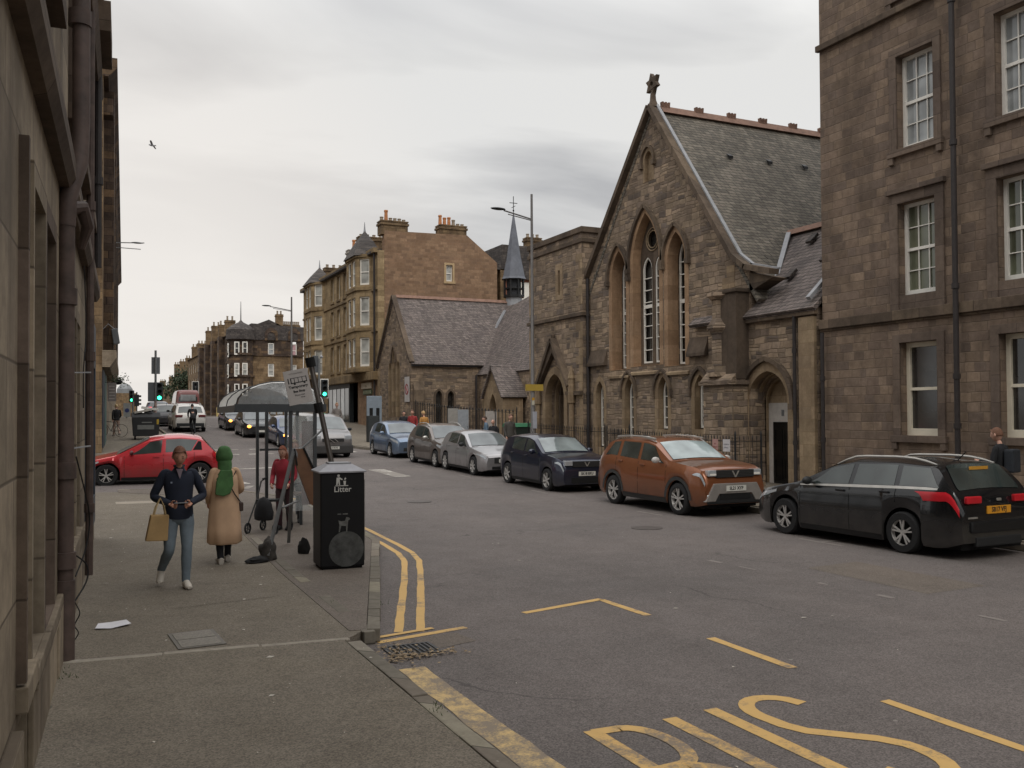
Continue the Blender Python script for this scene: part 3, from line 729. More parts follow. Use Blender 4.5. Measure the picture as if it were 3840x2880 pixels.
for ci, (a, b) in enumerate(cols_):
    for ri, (v0, v1, c, r) in enumerate(rows_):
        gl = [GL_DK, GL_CUR, GL_SKYTINT, GL_SKYTINT, GL_DK][ri]
        sash(FR, a, b, v0, v1, -.2, rb, M_CREAM if ri == 0 else M_WHITE, gl, c, r, fw=.11 if ri == 0 else .085)
        if ri == 1: surround(FR, a, b, v0-.34, v1, rb, S_RBD, .24, .05, False)
        else: surround(FR, a, b, v0, v1, rb, S_RBD, .2, .045, True)
        if ri == 1:
            MB().prism(rect(a-.3, b+.3, v1+.24, v1+.36), FR, 0, .12).build('cornice', S_RBD, rb, world=True, bevel=.01)
            MB().prism(rect(a-.002, b+.002, v0-.34, v0), FR, -.18, .014).build('apron', S_RBD, rb, world=True)
        if ri in (0, 2, 3): # sill brackets
            for q in (a-.16, b+.16): MB().prism(rect(q-.07, q+.07, v0-.32, v0-.16), FR, 0, .08).build('sill_bracket', S_RBD, rb, world=True)
for z0, z1, pr in ((4.40, 4.64, .10), (11.74, 11.90, .12), (4.34, 4.40, .04), (0, .6, .06)):
    MB().prism(rect(-6, 18.46, z0, z1), FR, 0, pr).build('string_course' if z0 > 1 else 'plinth', S_TRIM if z0 > 1 else S_RBD, rb, world=True, bevel=.015)
downpipe([(XF-.16, 14.22, .2), (XF-.16, 14.22, 20)], .06, rb, M_PIPE, [(XF-.16, 14.22, z) for z in (1.9, 3.0, 5.0, 8.2, 11.4)])
downpipe([(XF-.14, 18.30, .2), (XF-.14, 18.30, 4.3)], .05, rb, M_PIPE, [(XF-.14, 18.30, z) for z in (1.5, 3.1)])

# ---------------- gabled church
ch = thing('gabled_church', 'big steep gabled stone church with three tall lancet windows and mossy slate roof', 'church', (XF, 26.3, .15))
yL, yR, yc = 30.73, 21.30, 26.30
gout = [(yR, 0), (yL, 0), (yL, 7.35), (yc, 12.58), (21.95, 6.72), (yR, 6.5)]
LAN = [(28.02, 29.0, 3.80, 7.22, 8.14, .42), (25.93, 27.58, 3.86, 7.48, 9.18, .32), (24.48, 25.46, 3.78, 7.32, 8.20, .42)]
LOW = [(29.62, 30.22, .95, 2.92, 3.45), (27.58, 28.19, .95, 2.95, 3.50), (25.49, 26.09, 1.66, 2.92, 3.47), (23.43, 24.03, 1.70, 2.92, 3.44)]
NIC = (26.30, 26.78, 10.22, 10.95, 11.28)
hol = [arch(a, b, v0, vs, va) for a, b, v0, vs, va, d in LAN]+[arch(a, b, v0, vs, va) for a, b, v0, vs, va in LOW]+[arch(*NIC)]
MB().prism(gout, FR, -.6, 0, holes=hol).build('wall', S_CH, ch, world=True)
for i, (a, b, v0, vs, va, d) in enumerate(LAN):
    # pale dressed reveals set just inside the rubble opening
    ring(FR, arch(a-.2, b+.2, v0, vs, va+.24), arch(a+.012, b-.012, v0+.012, vs, va-.012), -d, .012, 'window_surround', S_REV, ch)
    hood(FR, archline(a-.18, b+.18, vs-.05, va+.2, .05), ch, S_TRIM, .12, .12)
    um = (a+b)/2
    if i == 1:
        pl = arch(a+.012, b-.012, v0+.012, vs, va-.012); cx_, cz_, rr = um, 8.28, .36
        circ = [(cx_+rr*math.cos(t*math.pi/8), cz_+rr*math.sin(t*math.pi/8)) for t in range(16)]
        l1 = arch(a+.14, um-.09, v0+.12, 7.25, 7.72); l2 = arch(um+.09, b-.14, v0+.12, 7.25, 7.72)
        tr = MB().prism(pl, FR, -d-.14, -d, holes=[circ, l1, l2]).build('tracery', S_TRIM, ch, world=True)  # dark stone colour paints the recess shadow into the tracery
        MB().prism(pl, FR, -d-.2, -d-.17).build('pane', GL_DK, tr)
        mb = MB()
        for r0 in (.40, .30): 
            P = [FR(cx_+r0*math.cos(t*math.pi/10), cz_+r0*math.sin(t*math.pi/10), -d+.02) for t in range(21)]
            mb.tube(P, .022, 6, cap=False)
        mb.build('ring_moulding', S_CHD, tr)
        lights = [(a+.14, um-.09, v0+.12, 7.25, 7.72), (um+.09, b-.14, v0+.12, 7.25, 7.72)]; dd = d+.03
    else:
        MB().prism(arch(a+.012, b-.012, v0+.012, vs, va-.012), FR, -d-.18, -d-.15).build('pane', GL_DK, ch, world=True)
        lights = [(a+.06, b-.06, v0+.08, vs, va-.1)]; dd = d+.02
    for (p, q, r_, s_, t_) in lights:
        mb = MB(); mb.prism(arch(p, q, r_, s_, t_), FR, -dd-.06, -dd, holes=[arch(p+.055, q-.055, r_+.06, s_, t_-.07)])
        z = r_+.45
        while z < s_: mb.prism(rect(p+.055, q-.055, z, z+.03), FR, -dd-.05, -dd-.01); z += .42
        mb.prism(rect(p+.055, q-.055, (r_+s_)/2+.3, (r_+s_)/2+.42), FR, -dd-.045, -dd-.008)
        mb.build('window_frame', M_WHITE, ch, world=True)
for i, (a, b, v0, vs, va) in enumerate(LOW):
    ring(FR, arch(a-.17, b+.17, v0, vs, va+.2), arch(a+.01, b-.01, v0+.01, vs, va-.01), -.22, .010, 'window_surround', S_CHD, ch)
    if i: hood(FR, archline(a-.16, b+.16, vs, va+.17, .04, drop=.15), ch, S_TRIM, .09, .09, stops=False)
    MB().prism(arch(a+.01, b-.01, v0+.01, vs, va-.01), FR, -.30, -.28).build('pane', GL_DK, ch, world=True)
    mb = MB(); mb.prism(arch(a+.03, b-.03, v0+.05, vs, va-.04), FR, -.27, -.22, holes=[arch(a+.10, b-.10, v0+.12, vs, va-.12)])
    z = v0+.4
    while z < vs: mb.prism(rect(a+.10, b-.10, z, z+.03), FR, -.26, -.23); z += .36
    mb.build('window_frame', M_WHITE, ch, world=True)
    MB().prism(rect(a-.14, b+.14, v0-.62, v0-.0), FR, 0, .012).build('apron', S_CHD, ch, world=True)
MB().prism(arch(*NIC), FR, -.17, -.14).build('niche_back', S_CHD, ch, world=True)
ring(FR, arch(NIC[0]-.1, NIC[1]+.1, NIC[2], NIC[3], NIC[4]+.12), arch(NIC[0]+.01, NIC[1]-.01, NIC[2]+.01, NIC[3], NIC[4]-.01), -.14, .01, 'niche_surround', S_CHD, ch)
hood(FR, archline(NIC[0]-.1, NIC[1]+.1, NIC[3], NIC[4]+.1, .05), ch, S_TRIM, .07, .09)
# weathered offsets and sills under the tall windows
for u0, u1 in ((29.36, yL-.02), (23.3, 24.26)):
    mb = MB(); mb.prism([(0, 4.02), (.16, 4.02), (.16, 4.12), (0, 4.62)], lambda a_, b_, c_: Vector((XF-a_, c_, b_)), u0, u1); mb.build('offset_course', S_TRIM, ch, world=True)
for a, b, v0, vs, va, d in LAN:
    MB().prism([(0, v0-.3), (.08, v0-.3), (.08, v0-.22), (-.3, v0+.008), (-.34, v0-.3)], lambda a_, b_, c_: Vector((XF-a_, c_, b_)), a-.2, b+.2).build('sill', S_CHD, ch, world=True)
# quoins at the right shoulder
mb = MB()
for i in range(9): mb.prism(rect(21.98-(.0 if i % 2 else .0), 22.35+(.22 if i % 2 else 0), 3.6+i*.34, 3.6+i*.34+.33), FR, 0, .014)
mb.build('quoins', S_CHD, ch, world=True)
# roof slopes, verge coping, ridge
FX = lambda u, v, w: Vector((w, u, v))
def slope(p0, p1, thick=.12):
    (ya, za), (yb, zb) = p0, p1; L = math.hypot(yb-ya, zb-za); nx_, nz_ = -(zb-za)/L*thick, (yb-ya)/L*thick
    if nz_ > 0: nx_, nz_ = -nx_, -nz_
    return [(ya, za), (yb, zb), (yb+nx_, zb+nz_), (ya+nx_, za+nz_)]
mb = MB(); mb.prism(slope((yc, 12.66), (20.9, 5.50)), FX, XF-.02, 42); mb.prism(slope((yc, 12.66), (31.7, 5.50)), FX, XF-.02, 42)
rfo = mb.build('roof', R_GRN, ch, world=True)
mb = MB(); mb.box(18.2, 42, 21.3, 21.6, 0, 5.9); mb.box(18.2, 42, 30.6, 30.9, 0, 6.2); mb.box(41.6, 42, 21.6, 30.6, 0, 6); mb.build('side_walls', S_CH, ch, world=True)
def coping(p, q, name='verge_coping'):
    mb = MB(); a, b = Vector((XF-.02, p[0], p[1])), Vector((XF-.02, q[0], q[1])); mb.bar(a, b, .36, .16, up=(1, 0, 0) if False else Vector((1, 0, 0)).cross(b-a))
    o = mb.build(name, S_TRIM, ch, world=True)
    mb = MB(); d = (b-a).normalized(); up = Vector((0, -d.z, d.y)); up = up if up.z > 0 else -up
    a2, b2 = a+up*.10+Vector((.16, 0, 0)), b+up*.10+Vector((.16, 0, 0)); mb.bar(a2, b2, .12, .05, up=up); mb.build('lead_flashing', M_LEAD, o)
coping((yc-.02, 12.74), (21.95, 6.90)); coping((yc+.02, 12.74), (yL+.03, 7.45))
coping((21.95, 6.90), (21.35, 6.48)); coping((21.40, 6.50), (20.25, 6.20), 'kneeler')
MB().prism([(20.3, 6.05), (21.3, 6.32), (21.3, 5.75)], FR, -.5, .02).build('corbel', S_TRIM, ch, world=True)
rd = MB().prism([(yc-.2, 12.55), (yc+.2, 12.55), (yc, 12.82)], FX, 18.05, 42).build('ridge', M_RED, rfo)
for k in range(12):
    x = 18.25+k*1.42; mb = MB()
    for j in (-.13, 0, .13): mb.prism([(yc-.05, 12.76), (yc+.05, 12.76), (yc+.07, 12.95), (yc-.07, 12.95)], FX, x+j-.035, x+j+.035)
    mb.prism([(yc-.05, 12.76), (yc+.05, 12.76), (yc+.04, 12.87), (yc-.04, 12.87)], FX, x-.17, x+.17)
    mb.build('ridge_crest', M_RED, rfo)
for x in (19.9, 21.6, 23.2, 24.9):
    p = onY(0, 0, 1)*0+Vector((x, 24.9, 12.66-(yc-24.9)*1.326+.12)); MB().prism([(24.85, p.z-.1), (25.0, p.z+.10), (24.85, p.z-.0)], FX, x-.09, x+.09).build('roof_vent', M_BLACK, rfo)
xf_, yf_ = 22.7, 22.9; zf_ = 12.66-(yc-yf_)*1.326
MB().cyl((xf_, yf_), .07, zf_-.1, zf_+1.0, 8).build('flue', M_BLACK, rfo, smooth=True)
MB().box(xf_-.22, xf_+.22, yf_-.2, yf_+.12, zf_-.25, zf_+.12).build('flue_flashing', M_LEAD, rfo)
# finial: carved six-pointed star on a stalk
mb = MB(); mb.tube([(XF+.05, yc, 12.7), (XF+.05, yc, 12.95), (XF+.05, yc, 13.2)], [.2, .11, .09], 8)
def tri(a0, R, r): 
    o_ = [(yc+R*math.sin(math.radians(a0+k*120)), 13.52+R*math.cos(math.radians(a0+k*120))) for k in range(3)]
    i_ = [(yc+r*math.sin(math.radians(a0+k*120)), 13.52+r*math.cos(math.radians(a0+k*120))) for k in range(3)]; return o_, i_
for a0, w_ in ((8, 0), (68, .012)):
    o_, i_ = tri(a0, .38, .17); mb.prism(o_, FX, XF-.02+w_, XF+.12+w_, holes=[i_])
mb.build('finial', S_TRIM, ch, world=True)
# stepped buttress with capped stub of a chimney
mb = MB(); B = lambda x, a, b, z0, z1: mb.box(x, XF+.02, a, b, z0, z1)
B(17.12, 21.42, 22.80, 0, 3.05); mb.box(17.02, XF, 21.34, 22.9, 3.05, 3.17)
mb.prism([(.66, 3.17), (0.1, 3.17), (.1, 3.6), (.35, 3.5)], lambda a_, b_, c_: Vector((XF-a_, c_, b_)), 21.38, 22.86)
bt = mb.build('buttress', S_CH, ch, world=True)
mb = MB()
def octo(cy, cx, r, z0, z1, r2=None): mb.tube([(cx, cy, z0), (cx, cy, z1)], [r, r2 or r], 8, up=(.38, .92, 0))
octo(22.25, 17.42, .46, 3.3, 3.6); octo(22.25, 17.42, .32, 3.6, 4.55); octo(22.25, 17.42, .32, 4.55, 4.75, .46); octo(22.25, 17.42, .46, 4.75, 4.85)
octo(22.25, 17.42, .42, 4.85, 5.05, .3); octo(22.25, 17.42, .30, 5.05, 5.6); octo(22.25, 17.42, .34, 5.6, 5.7, .44); octo(22.25, 17.42, .46, 5.7, 5.82)
mb.build('octagonal_shaft', S_CH, bt)
MB().box(17.22, XF+.02, 21.36, 22.1, 3.2, 5.74).build('shaft_backing', S_TRIM, bt, bevel=.02); MB().box(17.16, XF+.02, 21.30, 22.14, 5.74, 5.86).build('shaft_cap', S_TRIM, bt, bevel=.03)

# ---------------- aisle with the doorway
ai = thing('side_porch_block', 'low slate roofed stone porch block with pointed doorway and black door', 'building', (XF, 19.8, .12))
F2 = frame((XF-.0, 0, 0), (0, 1, 0), (-1, 0, 0))
DO = (19.74, 21.42, .12, 2.50, 3.42)
MB().prism([(18.62, 0), (yR-.0+.28, 0), (yR+.28, 5.02), (18.62, 5.02)], F2, -1.0, .015, holes=[arch(*DO)]).build('wall', S_CH, ai, world=True)
MB().box(18.1, 26, 18.62, 18.9, 0, 4.9).build('side_wall', S_CH, ai, world=True)
ring(F2, arch(DO[0]-.22, DO[1]+.22, .12, 2.50, 3.70), arch(DO[0]+.012, DO[1]-.012, .13, 2.50, 3.40), -.2, .03, 'door_surround', S_CHD, ai)
hood(F2, archline(DO[0]-.18, DO[1]+.18, 2.5, 3.68, .06, drop=.06), ai, S_TRIM, .13, .14)
for k, g_ in enumerate((.10, .2, .3)):
    ring(F2, arch(DO[0]+.012, DO[1]-.012, .12, 2.50, 3.40), arch(DO[0]+g_*.5, DO[1]-g_*.5, .13, 2.48, 3.40-g_*.7), -.30-.12*k-.11, -.30-.12*k, 'arch_order', S_CHD if k != 1 else S_CH, ai)
DP = -.62; dl, dr = 20.92, 19.78
FD = F2
MB().prism(arch(19.76, 21.4, .12, 2.5, 3.35), FD, DP-.12, DP-.05).build('inner_wall', S_CHD, ai, world=True)
fr_ = MB(); fr_.prism(rect(20.18, 21.30, .14, 2.50), FD, DP-.04, DP+.0, holes=[rect(20.26, 21.10, .141, 1.95)])
frm = fr_.build('door_frame', M_DOORW, ai, world=True)
mb = MB(); mb.prism(rect(20.62, 20.72, 2.12, 2.3), FD, DP+.0, DP+.012); mb.build('transom_detail', M_GREY, frm)
dr_ = MB().prism(rect(20.26, 21.10, .14, 1.95), FD, DP-.035, DP-.015).build('door', plain('black_gloss_door', '#0e1010', .25), ai, world=True)
mb = MB()
for (a, b, c, d_) in ((20.33, 20.64, .3, .9), (20.72, 21.03, .3, .9), (20.33, 20.64, 1.05, 1.75), (20.72, 21.03, 1.05, 1.75)): mb.prism(rect(a, b, c, d_), FD, DP-.015, DP-.003, holes=[rect(a+.03, b-.03, c+.03, d_-.03)])
mb.build('panel_moulding', MATS['black_gloss_door'], dr_)
MB().ball(FD(20.36, 1.0, DP+.03), .035, 8, 5).build('handle', plain('brass', '#b09a62', .3, metal=.9), dr_)
MB().prism(rect(18.62, 19.20, .1, 4.78), F2, .015, .13).build('pilaster', S_CHD, ai, world=True, bevel=.01)
MB().prism(rect(18.55, yR+.45, 4.82, 5.06), F2, .015, .16).build('eaves_course', S_TRIM, ai, world=True, bevel=.02)
FY = lambda u, v, w: Vector((u, w, v))
ra = MB().prism(slope((20.5, 7.88), (17.45, 5.0)), FY, 18.5, 24.0).build('roof', R_PUR, ai, world=True)
MB().prism(slope((20.5, 7.88), (23.6, 5.0)), FY, 18.5, 24.0).build('rear_slope', R_PUR, ai, world=True)
MB().prism([(20.32, 7.86), (20.68, 7.86), (20.5, 8.06)], FY, 18.6, 23.0).build('ridge', M_RED, ra)
mb = MB(); mb.bar((17.5, 18.72, 5.25), (19.3, 18.72, 6.95), .14, .1); mb.build('verge_coping', M_LEAD, ai, world=True)
mb = MB(); mb.bar((17.56, 21.62, 5.15), (18.9, 21.5, 6.35), .14, .09); mb.bar((18.9, 21.5, 6.35), (20.3, 22.55, 7.9), .14, .09); mb.build('valley_flashing', M_LEAD, ai, world=True)
mb = MB()
for y, x in ((19.6, 19.0), (20.6, 18.6), (21.1, 19.9)): mb.obox((x, y, 5.0+(x-17.45)*.944+.14), (.14, 0, .13), (0, .12, 0), (-.03, 0, .03))
mb.build('roof_vent', R_DRK, ra)
downpipe([(XF-.12, 19.36, .15), (XF-.12, 19.36, 4.85)], .05, ai, M_PIPE, [(XF-.12, 19.36, z) for z in (1.4, 3.9)])

# ---------------- square tower with portal
tw = thing('square_church_tower', 'squat flat topped stone tower with pointed portal left of the big gable', 'tower', (17.42, 33, .3))
FT = frame((17.42, 0, 0), (0, 1, 0), (-1, 0, 0)); tY0, tY1 = 30.70, 35.30
PO = (32.15, 33.78, .3, 2.85, 3.85)
SL = (32.50, 32.68, 7.0, 8.0)
MB().prism(rect(tY0, tY1, 0, 9.2), FT, -.7, 0, holes=[arch(*PO), rect(*SL)]).build('wall', S_CH, tw, world=True)
mb = MB(); mb.box(18.12, 22.5, tY0, tY0+.4, 0, 9.2); mb.box(18.12, 22.5, tY1-.4, tY1, 0, 9.2); mb.box(22.1, 22.5, tY0+.4, tY1-.4, 0, 9.2); mb.box(17.5, 22.4, tY0+.1, tY1-.1, 9.0, 9.1); mb.build('side_walls', S_CH, tw, world=True)
mb = MB(); mb.box(17.34, 22.58, tY0-.08, tY1+.08, 9.2, 9.42); mb.build('parapet', S_TRIM, tw, world=True, bevel=.02)
for z0, z1, p in ((8.82, 8.98, .07), (5.98, 6.12, .10)): MB().box(17.42-p, 22.5+p, tY0-p, tY1+p, z0, z1).build('string_course', S_TRIM, tw, world=True, bevel=.015)
mb = MB()
for i in range(26):
    z = .5+i*.33
    if z > 8.4: break
    for e, sgn in ((tY0, 1), (tY1, -1)):
        L = .5 if i % 2 else .28; a, b = sorted((e, e+sgn*L)); 
        if not (5.9 < z+.3 < 6.2 or 5.9 < z < 6.15): mb.prism(rect(a, b, z, z+.315), FT, 0, .012)
mb.build('quoins', S_CHD, tw, world=True)
ring(FT, rect(SL[0]-.2, SL[1]+.2, SL[2]-.2, SL[3]+.25), rect(SL[0]+.004, SL[1]-.004, SL[2]+.004, SL[3]-.004), -.3, .014, 'slit_surround', S_CHD, tw)
MB().prism(rect(*SL), FT, -.34, -.31).build('slit_pane', M_VOID, tw, world=True)
# gablet and portal
mb = MB(); g0, g1, ga = 31.55, 34.25, 5.25
mb.prism([(g0, 2.9), (PO[0]-.02, 2.9)]+arch(*PO)[2:][::1]+[(PO[1]+.02, 2.9), (g1, 2.9), ((g0+g1)/2, ga)], FT, 0, .22) if False else None
gm = (g0+g1)/2
mb.prism([(g0, 3.35), (gm, ga-.15), (g1, 3.35), (g1-.02, 3.3), (gm, ga-.55), (g0+.02, 3.3)], FT, 0, .2)
for a, b in (((g0-.05, 3.30), (gm, ga)), ((g1+.05, 3.30), (gm, ga))): mb.bar(FT(a[0], a[1], .14), FT(b[0], b[1], .14), .3, .13, up=(FT(0, 0, 1)-FT(0, 0, 0)).cross(FT(b[0], b[1], 0)-FT(a[0], a[1], 0)))
mb.tube([FT(gm, ga-.05, .14), FT(gm, ga+.15, .14), FT(gm, ga+.3, .14)], [.05, .09, .02], 6)
mb.build('gablet', S_TRIM, tw, world=True)
ring(FT, arch(PO[0]-.25, PO[1]+.25, .3, 2.85, 4.15), arch(PO[0]+.01, PO[1]-.01, .31, 2.85, 3.84), -.25, .05, 'portal_surround', S_CHD, tw)
for k, g_ in enumerate((.1, .2, .3)): ring(FT, arch(PO[0]+.01, PO[1]-.01, .3, 2.85, 3.84), arch(PO[0]+g_, PO[1]-g_, .31, 2.83, 3.84-g_*.9), -.38-.16*k-.145, -.38-.16*k, 'arch_order', [S_CHD, S_TRIM, S_CHD][k], tw)
MB().prism(arch(PO[0]+.02, PO[1]-.02, .3, 2.8, 3.7), FT, -.95, -.9).build('portal_back', S_CHD, tw, world=True)
pf = MB().prism(rect(32.3, 33.3, .3, 2.55), FT, -.88, -.84, holes=[rect(32.38, 33.2, .301, 2.0)]).build('door_frame', M_WHITE, tw, world=True)
MB().prism(rect(32.38, 33.2, .3, 2.0), FT, -.89, -.865).build('door', M_BLACK, tw, world=True)
for y in (31.42, 34.3):
    mb = MB()
    mb.tube([FT(y, 2.95, .12), FT(y, 3.55, .12), FT(y, 3.6, .12), FT(y, 4.1, .12)], [.13, .12, .15, .02], 6)
    for dy_ in (0,): mb.tube([FT(y, .4, .12), FT(y, 2.6, .12), FT(y, 2.65, .12), FT(y, 2.95, .12)], [.1, .1, .15, .16], 8)
    mb.build('pinnacle', S_CHD, tw, world=True)
MB().prism(rect(tY0, 31.95, 2.95, 3.1), FT, 0, .12).build('impost_course', S_TRIM, tw, world=True)
downpipe([(17.6, 30.62, .4), (17.6, 30.62, 7.4)], .06, tw, M_PIPE, [(17.6, 30.62, z) for z in (3, 6)])

# ---------------- lower church hall with lancets (further along)
h0 = 1.0
hl = thing('small_slated_church', 'small dark church hall with grey slate roof and triple lancet gable', 'church', (XF, 55, h0))
gL, gR = 58.3, 51.7
tl = []
for a, b, va in ((53.5, 54.15, 6.2), (54.35, 55.05, 7.0), (55.25, 55.9, 6.2)): tl.append((a, b, 2.1, va-.75, va))
tl = [(53.85, 54.45, 2.1, 5.0, 5.6), (54.65, 55.25, 2.1, 5.7, 6.35), (55.45, 56.05, 2.1, 5.0, 5.6)]
MB().prism([(gR, .5), (gL, .5), (gL, 5.35), (55, 9.5), (gR, 5.35)], FR, -.5, 0, holes=[arch(*q) for q in tl]).build('wall', S_CH, hl, world=True)
for q in tl:
    ring(FR, arch(q[0]-.1, q[1]+.1, q[2], q[3], q[4]+.14), arch(q[0]+.01, q[1]-.01, q[2]+.01, q[3], q[4]-.01), -.25, .012, 'window_surround', S_CHD, hl)
    MB().prism(arch(q[0]+.01, q[1]-.01, q[2]+.01, q[3], q[4]-.01), FR, -.3, -.27).build('pane', GL_DK, hl, world=True)
hood(FR, archline(54.6, 55.3, 5.7, 6.45, .08), hl, S_TRIM, .1, .1)
FS = frame((0, gR, 0), (1, 0, 0), (0, -1, 0))
sw = [(19.22, 19.66, 1.2, 3.3, 3.68), (19.98, 20.42, 1.2, 3.3, 3.68)]
MB().prism(rect(18.2, 26, .5, 5.35), FS, -.4, 0, holes=[arch(*q) for q in sw]).build('side_wall', S_CH, hl, world=True)
for q in sw:
    MB().prism(arch(*q), FS, -.3, -.27).build('pane', GL_DK, hl, world=True)
    ring(FS, arch(q[0]-.12, q[1]+.12, q[2], q[3], q[4]+.12), arch(q[0]+.01, q[1]-.01, q[2]+.01, q[3], q[4]-.01), -.2, .03, 'window_surround', S_TRIM, hl)
mb = MB(); mb.prism([(0, 4.2), (.3, 3.7), (.3, 1.9), (.55, 1.6), (.55, .5), (0, .5)], lambda a_, b_, c_: Vector((c_, gR-a_, b_)), 17.8, 18.45); mb.build('buttress', S_TRIM, hl, world=True)
rh = MB(); rh.prism(slope((55, 9.62), (51.45, 5.22)), FX, XF-.06, 27); rh.prism(slope((55, 9.62), (58.6, 5.22)), FX, XF-.06, 27)
rh = rh.build('roof', R_PUR, hl, world=True)
MB().prism([(54.85, 9.55), (55.15, 9.55), (55, 9.75)], FX, XF+.1, 25.6).build('ridge', M_RED, rh)
for p, q in (((55, 9.66), (51.5, 5.32)), ((55, 9.66), (58.5, 5.32))):
    mb = MB(); a, b = Vector((XF-.02, *p)), Vector((XF-.02, *q)); mb.bar(a, b, .3, .14, up=Vector((1, 0, 0)).cross(b-a)); mb.build('verge_coping', S_TRIM, hl, world=True)
MB().box(XF, 21.9, gR-.18, gR+.02, 5.1, 5.24).build('gutter', M_BLACK, hl, world=True)
MB().box(17.66, 17.72, 57.9, 58.4, 1, 5.2).build('corner_quoin', S_CHD, hl, world=True)
# cross roof towards us, small porch
P = [onX(x, y, 1) for x, y in ()]
def on_plane(x, y, X0, z0, k):
    d = ray(x, y); t = (z0+(0-X0)*k-CAM.z)/(d.z-k*d.x); return CAM+d*t
pts = [on_plane(x, y, 21.9, 4.66, 1.4) for x, y in ((1744, 1411), (1893, 1150), (1932, 1140), (1999, 1102), (2080, 1052), (2080, 1375))]
nrm = Vector((-1.4, 0, 1)).normalized()
mb = MB(); n = len(pts); tri_ = tessellate_polygon([[Vector((p.y, p.z, 0)) for p in pts]])
mb.add(pts+[p-nrm*.15 for p in pts], [tuple(t) for t in tri_]+[tuple(n+i for i in t) for t in tri_]+[(i, (i+1) % n, n+(i+1) % n, n+i) for i in range(n)])
mb.build('cross_roof', R_PUR, hl, world=True)
hw = [(50.6, 51.0, 1.4, 3.0, 3.5), (49.7, 50.1, 1.4, 3.0, 3.5)]
FH = frame((22.0, 0, 0), (0, 1, 0), (-1, 0, 0))
MB().prism(rect(38, 53.4, .4, 4.7), FH, -.4, 0, holes=[arch(*q) for q in hw]).build('cross_wall', S_CH, hl, world=True)
for q in hw: MB().prism(arch(*q), FH, -.3, -.27).build('pane', GL_DK, hl, world=True)
for q in hw: ring(FH, arch(q[0]-.1, q[1]+.1, q[2], q[3], q[4]+.1), arch(q[0]+.01, q[1]-.01, q[2]+.01, q[3], q[4]-.01), -.2, .03, 'window_surround', S_CHD, hl)
mb = MB(); mb.bar(on_plane(1791, 1362, 21.9, 4.66, 1.4)+nrm*.08, on_plane(1896, 1168, 21.9, 4.66, 1.4)+nrm*.08, .2, .12, up=nrm); mb.build('lead_flashing', M_LEAD, hl, world=True)
downpipe([(21.7, 51.3, 1), (21.7, 51.3, 4.6)], .07, hl, M_PIPE)
pp = [onX(x, y, 20.6) for x, y in ((1815, 1485), (1847, 1375), (1886, 1490))]
yA, yB = pp[0].y, pp[2].y; ym = pp[1].y; za_ = pp[1].z; ze = pp[0].z
FP = frame((20.6, 0, 0), (0, 1, 0), (-1, 0, 0))
pr_ = (ym-.5, ym+.5, .8, ze-.9, ze+.1)
MB().prism([(yB, .5), (yA, .5), (yA, ze), (ym, za_), (yB, ze)], FP, -1.2, 0, holes=[arch(*pr_)]).build('porch', S_CHD, hl, world=True)
MB().prism(arch(*pr_), FP, -.8, -.7).build('porch_door', plain('varnished_door', '#6b4e33', .6), hl, world=True)
mb = MB()
for p, q in (((ym, za_+.08), (yB-.15, ze-.1)), ((ym, za_+.08), (yA+.15, ze-.1))):
    mb.prism(slope(p, q, .1), lambda u, v, w: Vector((w, u, v)), 20.45, 23)
mb.build('porch_roof', R_PUR, hl, world=True)
# flèche
fl = thing('slate_spire', 'slender lead grey spire with louvred bell stage behind the slate roof', 'spire', (26.0, 55, 9.0))
mb = MB(); mb.tube([(0, 0, -1.2), (0, 0, .3), (0, 0, 1.0)], [1.0, .62, .56], 8); mb.build('apron', M_LEAD, fl)
mb = MB()
for k in range(8):
    a = k*math.pi/4; mb.bar((.66*math.cos(a), .66*math.sin(a), .95), (.66*math.cos(a), .66*math.sin(a), 2.2), .1)
mb.tube([(0, 0, .95), (0, 0, 1.1)], .7, 8); mb.tube([(0, 0, 1.5), (0, 0, 1.58)], .66, 8); mb.build('bell_stage', M_BLACK, fl)
MB().tube([(0, 0, 1.1), (0, 0, 2.2)], .5, 8).build('louvres', plain('dark_louvres', '#2b2c30', .7), fl)
sp_ = MB(); sp_.tube([(0, 0, 2.15), (0, 0, 2.3), (0, 0, 3.6), (0, 0, 6.5)], [.86, .78, .5, .04], 8); sp_.build('spire', plain('blue_slate', '#5d6068', .6, var=.2, vs=3), fl)
mb = MB(); mb.tube([(0, 0, 6.4), (0, 0, 7.7)], .025, 6); mb.bar((-.28, 0, 7.25), (.28, 0, 7.25), .04); mb.bar((0, -.28, 7.0), (0, .28, 7.0), .03); mb.ball((0, 0, 6.75), .07, 6, 4); mb.build('weather_vane', M_BLACK, fl)

# ---------------- buff tenement with bay windows and orange gable
tt = thing('bay_window_tenement', 'buff tenement with canted bay windows and broad orange stone gable', 'building', (XF, 69, 1.2))
gp = [(18.16, .8), (26.32, .8), (26.32, 12.8), (24.06, 14.55), (18.16, 14.42)]
FG = frame((0, 58.4, 0), (1, 0, 0), (0, -1, 0))
gw = (22.52, 22.98, 11.3, 12.42)
MB().prism(gp, FG, -.5, 0, holes=[rect(*gw)]).build('gable_wall', S_TAN, tt, world=True)
sash(FG, gw[0], gw[1], gw[2], gw[3], -.12, tt, M_WHITE, GL_BLD, 1, 1, fw=.07)
surround(FG, gw[0], gw[1], gw[2], gw[3], tt, plain('buff_margin', '#b39a76', .9), .14, .02)
chimney(tt, 17.96, 19.80, 58.42, 59.3, 14.2, 15.05, S_DTAN, 6, [M_POT2, M_POT, M_POT2, M_POT2, M_POT2, M_POT2], [.28, .75, .25, .25, .25, .2])
